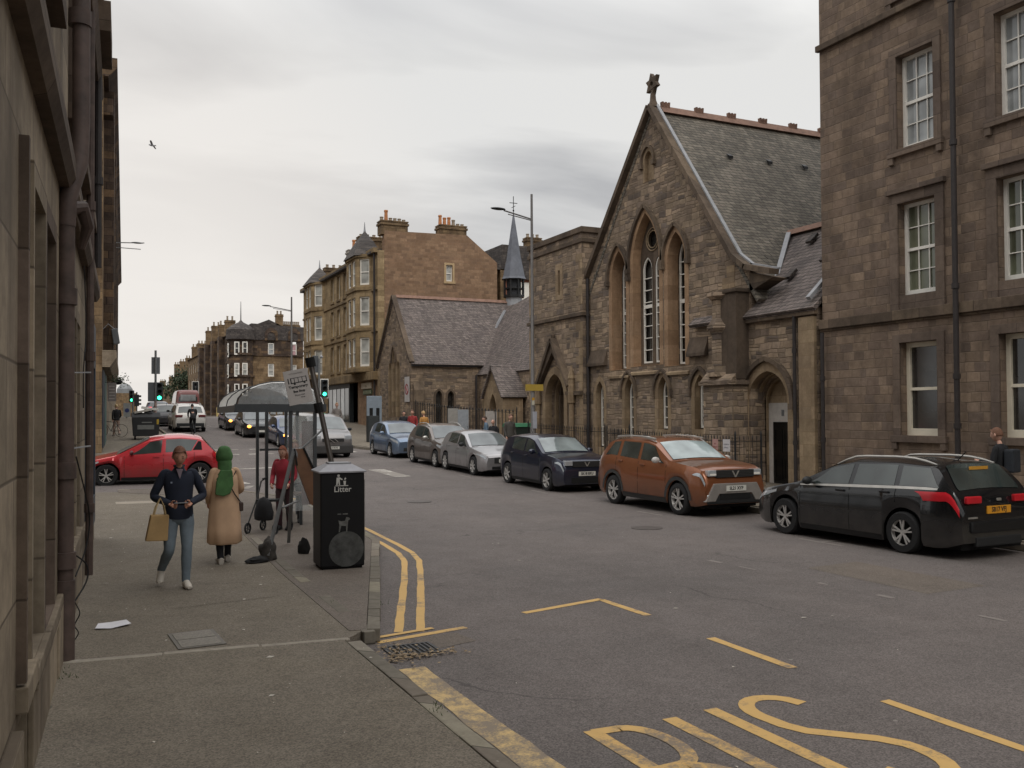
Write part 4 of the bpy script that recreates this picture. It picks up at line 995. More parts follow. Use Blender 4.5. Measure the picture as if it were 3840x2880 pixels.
chimney(tt, 22.10, 24.04, 58.42, 59.3, 14.3, 15.1, S_DTAN, 6, [M_POT, M_POT, M_POT, M_POT2, M_POT2, M_POT2], [.7, .55, .6, .45, .2, .2])
fy0, fy1 = 58.4, 80.6
flo = [(5.5, 7.45), (8.25, 10.2), (10.98, 12.75)]
ucols = [(66.2, 67.0), (68.1, 68.9), (70.0, 70.8), (78.6, 79.3)]
MB().prism(rect(fy0, fy1, 5.0, 13.1), FR, -.45, 0, holes=[rect(a, b, c, d_) for a, b in ucols for c, d_ in flo]).build('front_wall', S_BUFF, tt, world=True)
for a, b in ucols:
    for c, d_ in flo: sash(FR, a, b, c, d_, -.15, tt, M_WHITE, GL_DK, 1, 1, fw=.09); surround(FR, a, b, c, d_, tt, S_BUFFD, .13, .03)
mb = MB(); mb.box(18.1, 27, fy1-.4, fy1, .8, 13.1); mb.box(26.8, 27.2, 58.9, fy1-.4, .8, 12.5); mb.build('rear_walls', S_DTAN, tt, world=True)
mb = MB(); mb.prism([(17.4, 13.1), (22.3, 14.45), (27.3, 12.6), (27.3, 12.4), (17.4, 12.95)], FY, 58.9, fy1); mb.build('roof', R_DRK, tt, world=True)
for z in (7.75, 10.5): MB().prism(rect(fy0, fy1, z, z+.16), FR, 0, .09).build('string_course', S_BUFFD, tt, world=True)
MB().prism(rect(fy0, fy1+.1, 12.95, 13.25), FR, 0, .3).build('cornice', S_BUFFD, tt, world=True)
def bay(root, ya, yb, dep_, z0, zt_, capz, flo, mat, trim, xf=XF, glassf=(GL_BLD, GL_DK), cap='cone', frw=.09):
    a = .95 if (yb-ya) > 3 else .8
    P = [(xf, ya), (xf-dep_, ya+a), (xf-dep_, yb-a), (xf, yb)]
    for i in range(3):
        (x0, y0), (x1, y1) = P[i], P[i+1]; L = math.hypot(x1-x0, y1-y0); U = Vector(((x1-x0)/L, (y1-y0)/L, 0)); N = Vector((-U.y, U.x, 0))
        if N.x > 0 and i == 1: N = -N
        if N.dot(Vector(((x0+x1)/2-(xf+.0), (y0+y1)/2-(ya+yb)/2, 0))) < 0: N = -N
        F = frame((x0, y0, 0), U, N); m0, m1 = L*.2, L*.8
        if i == 1:
            m0, m1 = L*.12, L*.88
        hs = [rect(m0, m1, c, d_) for c, d_ in flo]
        MB().prism(rect(0, L, z0, zt_), F, -.22, 0, holes=hs).build('bay_wall', mat, root, world=True)
        for c, d_ in flo:
            if i == 1:
                mm = (m0+m1)/2
                sash(F, m0, mm-.12, c, d_, -.08, root, M_WHITE, glassf[0], fw=frw); sash(F, mm+.12, m1, c, d_, -.08, root, M_WHITE, glassf[1], fw=frw)
                MB().prism(rect(mm-.12, mm+.12, c, d_), F, -.2, 0).build('mullion', mat, root, world=True)
            else: sash(F, m0, m1, c, d_, -.08, root, M_WHITE, glassf[i % 2], fw=frw)
    bands = [z0+.05]+[c-.35 for c, d_ in flo[1:]]+[zt_-.14]
    for z in bands:
        Q = [(xf+.1, ya-.12), (xf-dep_-.1, ya+a-.08), (xf-dep_-.1, yb-a+.08), (xf+.1, yb+.12)]
        mb = MB(); mb.prism([(p[0], p[1]) for p in Q], lambda u, v, w: Vector((u, v, w)), z, z+.2); mb.build('band', trim, root, world=True)
    if cap:
        c_ = ((xf+.1), (ya+yb)/2); Q = [(xf+.6, ya-.2), (xf-dep_-.2, ya+a-.15), (xf-dep_-.2, yb-a+.15), (xf+.6, yb+.2)]
        vs = [(p[0], p[1], zt_) for p in Q]; k = len(vs)
        mid = [((p[0]-c_[0])*.55+c_[0], (p[1]-c_[1])*.55+c_[1], zt_+(capz-zt_)*.5) for p in Q]; mb = MB()
        mb.add(vs+mid+[(c_[0], c_[1], capz)], [(i, (i+1) % k, k+(i+1) % k, k+i) for i in range(k)]+[(k+i, k+(i+1) % k, 2*k) for i in range(k)]+[tuple(range(k))])
        c0 = mb.build('bay_roof', R_DRK, root, world=True)
        MB().tube([(c_[0], c_[1], capz-.25), (c_[0], c_[1], capz+.1), (c_[0], c_[1], capz+.6)], [.12, .06, .015], 6).build('finial', M_LEAD, c0)
bay(tt, 59.6, 64.0, .85, 5.1, 13.0, 15.0, flo, S_BUFF, S_BUFFD)
bay(tt, 72.9, 77.2, .85, 5.1, 12.9, 14.4, flo, S_BUFF, S_BUFFD)
chimney(tt, 18.2, 20.6, 64.6, 65.3, 13.2, 15.1, S_DTAN, 5, M_POT2, .2)
chimney(tt, 18.2, 19.2, 67.5, 68.2, 13.2, 14.6, plain('render_grey', '#9a938b', .9), 1, M_POT, .8)
chimney(tt, 18.6, 20.8, 76.5, 77.2, 13.2, 14.6, S_DTAN, 4, M_POT2, .3)
# ground floor shop: fascia, dark front, corner return
MB().prism(rect(fy0-.1, fy1, 4.55, 5.1), FR, -.3, .35).build('fascia', S_BUFFD, tt, world=True, bevel=.04)
MB().prism(rect(58.4, 63.2, .8, 4.55), FR, -.4, 0, holes=[rect(58.8, 59.9, 1.2, 3.1)]).build('lower_wall', S_TAN, tt, world=True)
MB().prism(rect(58.8, 59.9, 1.2, 3.1), FR, -.35, -.3).build('doorway', M_VOID, tt, world=True)
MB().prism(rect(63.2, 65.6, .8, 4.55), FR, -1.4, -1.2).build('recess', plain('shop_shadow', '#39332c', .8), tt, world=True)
mb = MB(); mb.prism(rect(65.6, 72, .8, 4.55), FR, -.35, -.05); mb.build('shopfront', plain('dark_shopfront', '#23282a', .5), tt, world=True)
for i in range(5): MB().prism(rect(65.8+i*1.2, 66.8+i*1.2, 1.9, 4.2), FR, -.045, -.03).build('shop_window', GL_SKYTINT if i % 2 else GL_DK, tt, world=True)
MB().prism(rect(72, fy1, .8, 4.55), FR, -.35, 0, holes=[]).build('lower_wall', S_BUFF, tt, world=True)
sg = MB().prism(rect(59.7, 62.0, 4.02, 4.42), FR, .02, .1).build('shop_sign', plain('cream_board', '#b6aa98', .6), tt, world=True)
text_mesh('FAST', .22, 'sign_lettering', plain('faint_brown', '#9a8b77', .7), sg, face_matrix(FR(60.85, 4.22, .105), (0, -1, 0), (0, 0, 1)), .004)
sg2 = MB().prism(rect(59.6, 61.7, 3.62, 3.95), FR, .02, .08).build('shop_sign', plain('green_board', '#3c4a2e', .6), tt, world=True)
text_mesh('KEBABS', .24, 'sign_lettering', plain('lime_letters', '#9db07a', .7), sg2, face_matrix(FR(60.65, 3.78, .085), (0, -1, 0), (0, 0, 1)), .004) if False else None
mb = MB()
for i in range(6): mb.prism(rect(59.75+i*.32, 59.93+i*.32, 3.68, 3.88), FR, .08, .09)
mb.build('sign_marks', plain('pale_marks', '#8d8f78', .7), sg2)
downpipe([(17.55, 58.7, 1.2), (17.55, 58.7, 13)], .07, tt, M_PIPE)

# ---------------- red brick house peeping out behind the spire
rh2 = thing('red_brick_house', 'red brick house with slate roof glimpsed behind the spire', 'house', (31, 63, 1))
FB = frame((0, 60, 0), (1, 0, 0), (0, -1, 0))
MB().prism(rect(27.6, 34, 1, 12.1), FB, -6, 0, holes=[]).build('wall', plain('red_brick', '#8a5a48', .9, var=.2, vs=2), rh2, world=True)
MB().prism([(27.3, 12.0), (34.3, 12.0), (33.2, 14.4), (27.3, 14.4)], FB, -6.2, .3).build('roof', R_DRK, rh2, world=True)
MB().prism(rect(28.9, 29.7, 10.2, 11.8), FB, 0, .05).build('window', M_WHITE, rh2, world=True)
chimney(rh2, 30.2, 31.4, 61.5, 62.2, 14, 15.4, S_DTAN, 3, M_POT2, .3)

# ---------------- sooty corner tenement and the row beyond
dk = thing('sooty_corner_tenement', 'soot blackened corner tenement with bowed corner bay and attic dormers', 'building', (XF, 125, 2.2))
FK = frame((0, 125, 0), (1, 0, 0), (0, -1, 0)); X0 = 17.6
wn1 = [(23.05-.42, 23.05+.42, 7.55, 9.2)] 
def pxr(x0, x1, y0, y1, Y=125.):
    a, b = onY(x0, y1, Y), onY(x1, y0, Y); return (a.x, b.x, a.z, b.z)
W1 = [pxr(1005, 1028, 1364, 1412), pxr(1092, 1113, 1368, 1414), pxr(1005, 1028, 1446, 1492), pxr(1092, 1113, 1446, 1492)]
W0 = [pxr(1005, 1028, 1287, 1332), pxr(1092, 1113, 1290, 1340)]
MB().prism(rect(X0+3.1, 27.4, 2.0, 10.35), FK, -.5, 0, holes=[rect(*q) for q in W1]).build('side_wall', S_DTAN, dk, world=True)
MB().prism(rect(X0+3.1, 27.4, 10.35, 12.4), FK, -.5, 0, holes=[rect(q[0], q[1], q[2], 12.39) for q in W0]).build('attic_wall', S_DARK, dk, world=True)
MB().prism(rect(X0+3.0, 27.5, 10.2, 10.42), FK, 0, .15).build('string_course', S_DARK, dk, world=True)
MB().prism([(X0+2.9, 12.35), (27.5, 12.35), (27.5, 14.2), (X0+2.9, 14.5)], FK, -2.2, .12).build('roof', R_DRK, dk, world=True)
for q, gl in zip(W1+W0, (GL_BLD, GL_BLD, GL_DK, GL_DK, GL_SKYTINT, GL_PINK)): sash(FK, q[0], q[1], q[2], q[3], -.1, dk, M_WHITE, gl, fw=.13)
for q in W0:
    c = (q[0]+q[1])/2; mb = MB(); mb.prism(arch(c-.85, c+.85, 12.3, 13.1, 14.0), FK, -1.2, .2, holes=[arch(c-.5, c+.5, 12.31, 12.9, 13.4)]); mb.build('dormer', S_DARK, dk, world=True)
    MB().prism(arch(c-.5, c+.5, 12.31, 12.9, 13.4), FK, -.2, .1).build('dormer_pediment', S_DTAN, dk, world=True)
# bowed corner bay
mb = MB(); cx, cy = X0+1.65, 125.5
P = [(cx+1.75*math.cos(math.radians(t)), cy+1.75*math.sin(math.radians(t))) for t in range(170, 371, 25)]
def bow(z0, z1, r, mat, name):
    mb = MB(); mb.prism([(cx+r*math.cos(math.radians(t)), cy+r*math.sin(math.radians(t))) for t in range(150, 391, 20)], lambda u, v, w: Vector((u, v, w)), z0, z1); return mb.build(name, mat, dk, world=True)
bow(2, 12.3, 1.62, S_DARK, 'corner_bay')
for z in (10.25, 7.35, 12.2): bow(z, z+.25, 1.82, S_DARK, 'band')
for (x0, x1) in ((879, 898), (909, 929)):
    for (y0, y1), gl in (((1281, 1330), GL_DK), ((1361, 1412), GL_BLD), ((1439, 1485), GL_DK)):
        q = pxr(x0, x1, y0, y1, 123.75); F = frame((0, 123.86, 0), (1, 0, 0), (0, -1, 0)); sash(F, q[0], q[1], q[2], q[3], .02, dk, M_WHITE, gl, fw=.13)
for (y0, y1) in ((1281, 1335), (1361, 1414), (1439, 1485)):
    a, b = onX(866, y1, 17.58), onX(869, y0, 17.58); F = frame((17.57, 0, 0), (0, 1, 0), (-1, 0, 0)); sash(F, 124.7, 125.7, a.z, b.z, .03, dk, M_WHITE, GL_DK, fw=.15)
mb = MB(); mb.lathe([(1.95, 12.3), (1.92, 12.6), (1.88, 13.6), (1.2, 14.2), (.3, 14.65), (.06, 14.95)], 14, c=(cx, cy, 0)); mb.build('corner_roof', R_DRK, dk, world=True, smooth=True)
MB().tube([(cx, cy, 14.8), (cx, cy, 17.4)], [.08, .03], 6).build('finial', M_BLACK, dk, world=True)
chimney(dk, 24.0, 24.9, 126, 127, 14, 15.9, S_DTAN, 2, M_POT2, .5); chimney(dk, 25.2, 27.4, 127, 128, 13.8, 14.6, S_DTAN, 8, M_POT2, .5)
fwn = [(126.8+i*3.3, 127.8+i*3.3, z0, z1) for i in range(10) for z0, z1 in ((4.2, 6.1), (7.5, 9.3), (10.7, 12.2))]
MB().prism(rect(125.8, 159, 2, 12.9), FR, -.5, 0, holes=[rect(*q) for q in fwn]).build('front_wall', S_DARK, dk, world=True)
for q in fwn: sash(FR, *q, -.12, dk, M_WHITE, GL_DK, fw=.14)
for k in range(4): MB().prism(rect(129.5+k*7.5, 131.5+k*7.5, 2, 13.0), FR, 0, .7).build('bay', S_DARK, dk, world=True)
MB().prism([(17.4, 12.85), (23, 15.2), (28, 12.9)], FY, 126, 159).build('front_roof', R_DRK, dk, world=True)
for y in (130, 136.5, 144, 151): chimney(dk, 17.9, 19.2, y, y+1.0, 13, 15.4+random.uniform(-.3, .4), S_DTAN, 2, M_POT2, .6)
MB().box(17.4, 27.4, 124.4, 125.0, 4.4, 4.9).build('shop_fascia', plain('blue_fascia', '#4c6478', .6), dk, world=True)
mb = MB()
for i in range(7): mb.box(21.2+i*.9, 21.9+i*.9, 124.9, 124.98, 2.4, 4.3)
mb.build('shop_window', GL_SKYTINT, dk, world=True)
def rowblock(name, label, y0, y1, ztop, zr, mat, xf=XF, nwin=None, chs=3):
    r = thing(name, label, 'building', (xf, (y0+y1)/2, 2.2)); F = frame((xf, 0, 0), (0, 1, 0), (-1, 0, 0)); n = nwin or int((y1-y0)/3)
    st = (y1-y0)/n; rows = [z for z in (4.3, 7.0, 9.6, 12.2) if z+1.8 < ztop]
    hs = [(y0+st*(i+.3), y0+st*(i+.7), z, z+1.6) for i in range(n) for z in rows]
    MB().prism(rect(y0, y1, 2, ztop), F, -.5, 0, holes=[rect(*q) for q in hs]).build('wall', mat, r, world=True)
    for q in hs: sash(F, *q, -.1, r, M_WHITE, GL_DK, fw=.14)
    MB().box(xf+.5, 28, y0, y0+.4, 2, ztop).build('end_wall', mat, r, world=True)
    MB().prism([(xf-.3, ztop), (23, zr), (28, ztop)], FY, y0, y1).build('roof', R_DRK, r, world=True)
    for k in range(chs): y = y0+(y1-y0)*(k+.5)/chs; chimney(r, xf+.3, xf+1.8, y, y+1.2, ztop-.5, zr+.9, mat, 3, M_POT2, .5)
    return r
rowblock('pale_tenement', 'pale tenement with many chimney pots beyond the sooty corner block', 159.3, 176, 12.2, 13.6, S_DTAN, chs=2)
r = rowblock('brown_tenement', 'lower brown tenement at the far end with a tree in front', 186, 222, 10.6, 12.8, S_DTAN, 18.6, chs=3)
rowblock('distant_tenement', 'tiny distant tenement closing the far end of the street row', 232, 290, 9.6, 11.2, S_DTAN, 20, chs=2)

# ---------------- left: near tenement seen along its wall
al = math.atan(.04)
UL = Vector((.04, 1, 0)).normalized(); NL = Vector((1, -.04, 0)).normalized()
LO = Vector((-.52, 0, 0)); FL = frame(LO, UL, NL)
lt = thing('pale_stone_tenement', 'tall pale sandstone tenement running along the left pavement', 'building', (-.52, 0, .12))
lh = [(5.58, 6.06, .78, 3.62), (6.24, 7.08, .72, 3.60), (7.20, 8.12, .72, 3.58), (9.9, 10.5, .85, 3.3), (10.7, 11.5, .85, 3.3), (11.7, 12.5, .85, 3.3), (1.0, 2.2, .8, 3.6), (2.6, 3.8, .8, 3.6)]
up = [(a, a+1.1, z, z+2.1) for a in (1.2, 3.6, 6.4, 10.2, 12.4, 15.0) for z in (5.3, 8.6, 11.9)]
bs = [(5.48, 6.10, .15, .55)]
MB().prism(rect(-8, 17.3, 0, 16), FL, -.6, 0, holes=[rect(*q) for q in lh+up+bs]).build('wall', S_LEFT, lt, world=True)
for q in lh[3:]+up:
    if q in up: sash(FL, *q, -.25, lt, M_WHITE, GL_SKYTINT, 2, 1, fw=.08)
for i, q in enumerate(lh):
    sash(FL, *q, -.42, lt, plain('brown_frame', '#55483d', .6), GL_DK, 1, 1, fw=.06)
    MB().prism(rect(q[0]-.08, q[1]+.08, q[2]-.14, q[2]), FL, -.4, .06).build('sill', S_LEFT, lt, world=True, bevel=.01)
    if i: ring(FL, rect(q[0]-.07, q[1]+.07, q[2]-.0, q[3]+.14), rect(q[0]+.004, q[1]-.004, q[2]+.01, q[3]-.004), -.3, .02, 'window_surround', S_LEFT if i != 2 else S_LEFTD, lt)
    else: MB().prism(rect(q[1]-.03, q[1]+.0, q[2], q[3]), FL, -.4, .004).build('reveal', S_LEFTD, lt, world=True)
MB().prism(rect(5.5, 5.57, .8, 3.7), FL, 0, .05).build('dark_edge_strip', S_LEFTD, lt, world=True)  # narrow dark stone strip along the near edge of the first opening
for q in up: surround(FL, *q, lt, S_LEFTD, .16, .06)
for q in bs: MB().prism(rect(*q), FL, -.5, -.45).build('basement_opening', M_VOID, lt, world=True)
MB().prism([(0, 4.18), (.08, 4.18), (.13, 4.26), (.13, 4.4), (0, 4.5)], lambda a_, b_, c_: FL(c_, b_, a_), -8, 17.4).build('string_cornice', S_LEFTD, lt, world=True)
MB().prism([(0, 7.6), (.12, 7.6), (.18, 7.75), (0, 7.9)], lambda a_, b_, c_: FL(c_, b_, a_), -8, 17.4).build('string_course', S_LEFTD, lt, world=True)
MB().prism([(0, 14.6), (.2, 14.6), (.45, 15.2), (.45, 15.6), (0, 16)], lambda a_, b_, c_: FL(c_, b_, a_), -8, 17.5).build('eaves_cornice', S_LEFTD, lt, world=True)
for a in (15.0,):
    MB().prism(rect(a-.25, a+1.4, 7.9, 8.35), FL, 0, .32).build('balconette', S_LEFTD, lt, world=True)
    MB().prism(rect(a-.2, a+1.3, 10.9, 11.3), FL, 0, .3).build('window_hood', S_LEFTD, lt, world=True)
MB().prism(rect(8.2, 17.35, .0, .70), FL, 0, .05).build('plinth', S_LEFT, lt, world=True, bevel=.01)
MB().prism(rect(-8, 5.3, .0, .62), FL, 0, .06).build('plinth', S_LEFT, lt, world=True, bevel=.01)
MB().prism(rect(6.14, 8.2, .0, .58), FL, 0, .035).build('plinth', S_LEFT, lt, world=True, bevel=.01)
FE = frame(FL(17.3, 0, 0), (-1, 0, 0), (0, 1, 0))
MB().prism(rect(.6, 14, 0, 16), FE, -.5, 0).build('end_wall', S_LEFT, lt, world=True)
MB().box(-14, -1.2, -8, 17, 15.8, 16).build('roof', R_DRK, lt, world=True)
MB().box(-14, -13.5, -8, 17, 0, 15.8).build('rear_wall', S_LEFT, lt, world=True)
# blue painted shopfront at the corner end
MB().prism(rect(14.6, 17.25, .45, 3.7), FL, .0, .07, holes=[rect(14.9, 15.9, .9, 3.0), rect(16.1, 17.0, .9, 3.0)]).build('shopfront', plain('navy_paint', '#2b3440', .5), lt, world=True)
for a, b in ((14.9, 15.9), (16.1, 17.0)): MB().prism(rect(a, b, .9, 3.0), FL, .005, .02).build('shop_window', GL_SKYTINT, lt, world=True)
# big rust brown soil pipe with collars, upper pipe slightly offset
pb = FL(8.82, 0, .055)
mb = MB(); mb.tube([(pb.x, pb.y, .12), (pb.x, pb.y, 3.9)], .07, 14)
for z in (.95, 1.72, 3.22): mb.cyl((pb.x, pb.y), .09, z-.05, z+.09, 14)
mb.cyl((pb.x, pb.y), .082, .12, .8, 14)
pu = FL(9.0, 0, .06); mb.tube([(pb.x, pb.y, 3.85), (pb.x+.01, pb.y, 4.1), (pb.x+.10, pb.y+.1, 4.45), (pu.x+.1, pu.y, 4.8), (pu.x+.08, pu.y, 14.5)], .075, 14)
for z in (5.75, 7.9, 10.2): mb.cyl((pu.x+.085, pu.y), .097, z-.07, z+.07, 14)
mb.tube([(pb.x, pb.y, 4.0), (pb.x+.12, pb.y+.12, 4.05), (pb.x+.17, pb.y+.2, 3.9), (pb.x+.12, pb.y+.3, 3.72)], [.07, .065, .055, .03], 10)
mb.build('soil_pipe', M_PIPER, lt, world=True, smooth=True)
mb = MB()
for z in (1.92, 2.58): mb.bar(FL(8.78, z, .03), FL(9.1, z+.02, .24), .012)
mb.build('pipe_bracket', M_LEAD, lt, world=True)
def cable(pts, r, parent, mat): 
    P = [Vector(p) for p in pts]; out = []
    for i in range(len(P)-1):
        p0, p1, p2, p3 = P[max(0, i-1)], P[i], P[i+1], P[min(len(P)-1, i+2)]
        for k in range(6):
            u = k/6; out.append(.5*((2*p1)+(p2-p0)*u+(2*p0-5*p1+4*p2-p3)*u*u+(3*p1-p0-3*p2+p3)*u*u*u))
    pts = out+[P[-1]]
    mb = MB(); mb.tube(pts, r, 6); return mb.build('cable', mat, parent, world=True, smooth=True)
cable([FL(9.1, 3.4, .07), FL(9.2, 2.9, .09), FL(9.12, 2.5, .1)], .006, lt, M_BLACK)
cable([FL(9.0, 1.85, .13), FL(9.2, 1.5, .20), FL(9.35, 1.25, .23), FL(9.25, 1.0, .2), FL(9.0, .80, .13)], .007, lt, M_BLACK)
cable([FL(8.9, 1.0, .13), FL(8.95, .9, .22), FL(8.95, .76, .22), FL(8.9, .6, .13)], .007, lt, M_BLACK)
cable([FL(8.85, .6, .13), FL(8.86, .5, .17), FL(8.86, .4, .13), FL(8.86, .33, .16), FL(8.84, .26, .12)], .005, lt, M_BLACK)
cable([FL(11.4, 3.9, .1), FL(11.45, 3.2, .12), FL(11.3, 2.7, .1), FL(11.35, 2.3, .1)], .007, lt, M_BLACK)
downpipe([FL(13.4, .12, .1), FL(13.4, 15, .1)], .05, lt, M_PIPER, [tuple(FL(13.4, z, .1)) for z in (1, 3, 5, 8)])
downpipe([FL(16.2, 4.6, .12), FL(16.2, 15, .12)], .06, lt, M_PIPE, [tuple(FL(16.2, z, .12)) for z in (6, 9)])

# ---------------- left: next block across the side street
l2 = thing('tall_tenement_across', 'tall tenement with shopfront across the side street on the left', 'building', (.7, 45, .6))
F3 = frame((-.86, 0, 0), (.04, 1, 0), (1, -.04, 0))
uw = [(46+i*3.2, 47.2+i*3.2, z, z+2.0) for i in range(8) for z in (5.8, 8.8, 11.8, 14.4)]
MB().prism(rect(42.3, 110, 4.4, 17.2), F3, -.5, 0, holes=[rect(*q) for q in uw]).build('wall', S_DTAN, l2, world=True)
MB().prism(rect(42.3, 110, .3, 4.4), F3, -.5, .0).build('lower_wall', S_LEFT, l2, world=True)
for q in uw: sash(F3, *q, -.12, l2, M_WHITE, GL_DK, fw=.1)
for q in uw: MB().prism(rect(q[0]-.15, q[1]+.15, q[3]+.05, q[3]+.3), F3, 0, .25).build('window_hood', S_DARK, l2, world=True)
MB().prism([(0, 16.6), (.2, 16.6), (.55, 17.0), (.55, 17.4), (0, 17.4)], lambda a_, b_, c_: F3(c_, b_, a_), 42.2, 110).build('eaves_cornice', S_DARK, l2, world=True)
for a in (44.2, 53.5, 63, 73): MB().prism(rect(a, a+2.2, 4.6, 16.6), F3, 0, .42, holes=[]).build('bay', S_DARK, l2, world=True)
MB().prism([(0, 4.3), (.3, 4.3), (.55, 4.7), (.55, 5.0), (0, 5.0)], lambda a_, b_, c_: F3(c_, b_, a_), 42.2, 60).build('shop_cornice', S_LEFT, l2, world=True)
MB().prism(rect(42.4, 45.6, .9, 4.2), F3, 0, .05).build('shopfront', plain('navy_paint', '#2b3440'), l2, world=True)
MB().prism(rect(46.2, 50, .9, 4.2), F3, 0, .05).build('shopfront', plain('teal_board', '#47605c', .6), l2, world=True)
FE2 = frame(F3(42.3, 0, 0), (-1, 0, 0), (0, -1, 0))
MB().prism(rect(0, 14, .3, 17.2), FE2, -.4, 0).build('gable_wall', S_DTAN, l2, world=True)
MB().box(-14, .3, 42.4, 110, 17.2, 17.5).build('roof', R_DRK, l2, world=True)
for y in (48, 58, 68): chimney(l2, -1.8, -.4, y, y+1, 17.3, 19, S_DTAN, 3, M_POT2, .4)
for i, z in enumerate((15.2, 13.8, 12.1)):
    MB().prism(rect(43.0+i*1.5, 43.8+i*1.5, z, z+.7), F3, .0, .38).build('stone_bracket', S_DARK, l2, world=True)
# distant low buildings closing the view on the left
for i, (x0, x1, y, zt_, nm, lb_) in enumerate(((-2, 9, 300, 5.2, 'low_far_building', 'low grey building at the far end of the left pavement'), (10, 17, 330, 10.0, 'domed_far_building', 'hazy domed building beside the far traffic lights'), (3, 6, 360, 4, 'far_cone_roof', 'pale conical roof tip on the skyline between far signals'))):
    r = thing(nm, lb_, 'building', ((x0+x1)/2, y, 2.1))
    MB().box(x0, x1, y, y+8, 2, zt_).build('wall', S_DTAN, r, world=True)
    if i == 1: MB().lathe([(2.6, 0), (2.4, 1.5), (1.5, 2.8), (.2, 3.4)], 10, c=(13.5, y+3, zt_)).build('dome', M_GREY, r, world=True)
    if i == 2: MB().lathe([(3.0, 0), (1.2, 5.5), (.9, 7.0), (.0, 9.0)], 10, c=(4.5, y+3, zt_)).build('roof', M_GREY, r, world=True)
    if i == 0: MB().box(x0-.2, x1+.2, y-.2, y+8, zt_, zt_+.4).build('roof', R_DRK, r, world=True)
# ================================================================ VEHICLES
def paint(name, col, metal=.35, rough=.3):
    if name in MATS: return MATS[name]
    s = NT(name); tc_ = s.n('ShaderNodeTexCoord'); f = s.noise(tc_.outputs['Object'], 1.6, 3, .5); q = s.n('ShaderNodeSeparateXYZ'); s.l(tc_.outputs['Object'], q.inputs[0])
    c = hexc(col); base = s.mix(s.maprange(f, .3, .7, 0, 1), tuple(v*.92 for v in c[:3]), tuple(min(1, v*1.06) for v in c[:3]))
    dirt = s.math('MULTIPLY', s.maprange(q.outputs[2], .2, .7, .55, 0), s.maprange(s.noise(tc_.outputs['Object'], 5, 4), .3, .7, .3, 1))
    base = s.mix(dirt, base, (.09, .08, .07)); s.set(Base_Color=base, Metallic=metal, Roughness=s.math('MULTIPLY_ADD', dirt, .5, rough))
    s.p.inputs['Coat Weight'].default_value = .8; s.p.inputs['Coat Roughness'].default_value = .06; MATS[name] = s.m; return s.m
M_TYRE = plain('tyre_rubber', '#1b1b1c', .85, var=.2, vs=20)
M_RIM = plain('alloy_rim', '#b4b1ad', .4, metal=.25)
M_TRIM = plain('black_plastic_trim', '#1c1d1e', .6)
M_CLAD = plain('grey_plastic_cladding', '#353433', .7)
M_CHR = plain('satin_silver', '#b9b6b0', .35, metal=.7)
M_CGL = glass_mat('car_glass', (.025, .032, .030), .04, 1.)
M_SCR = glass_mat('windscreen_glass', (.07, .08, .082), .05, 1.)
M_UNDER = plain('underbody_black', '#0a0a0a', .9)
M_LAMP = plain('headlamp_lens', '#b7bcc0', .12, metal=.4)
M_TAIL = plain('red_lamp_lens', '#b8202a', .2)
M_TAILON = emit_mat('lit_tail_lamp', '#ff2040', 1.6)
M_AMBER = emit_mat('lit_amber_lamp', '#ff9a3c', 5.)
M_HEADON = emit_mat('lit_headlamp', '#fff0d8', 3.)
M_PLW = plain('white_number_plate', '#c9c8c0', .5, var=.03)
M_PLY = plain('yellow_number_plate', '#c98a22', .5, var=.05)
M_PLT = plain('plate_black', '#1a1a1a', .6)
def pl(pts, x):
    if x <= pts[0][0]: return pts[0][1]
    for (a, va), (b, vb) in zip(pts, pts[1:]):
        if x <= b: return va+(vb-va)*(x-a)/(b-a)
    return pts[-1][1]
def smoothpl(pts, x, r=.07): return sum(pl(pts, x+k*r/2)*wgt for k, wgt in ((-2, 1), (-1, 2), (0, 3), (1, 2), (2, 1)))/9
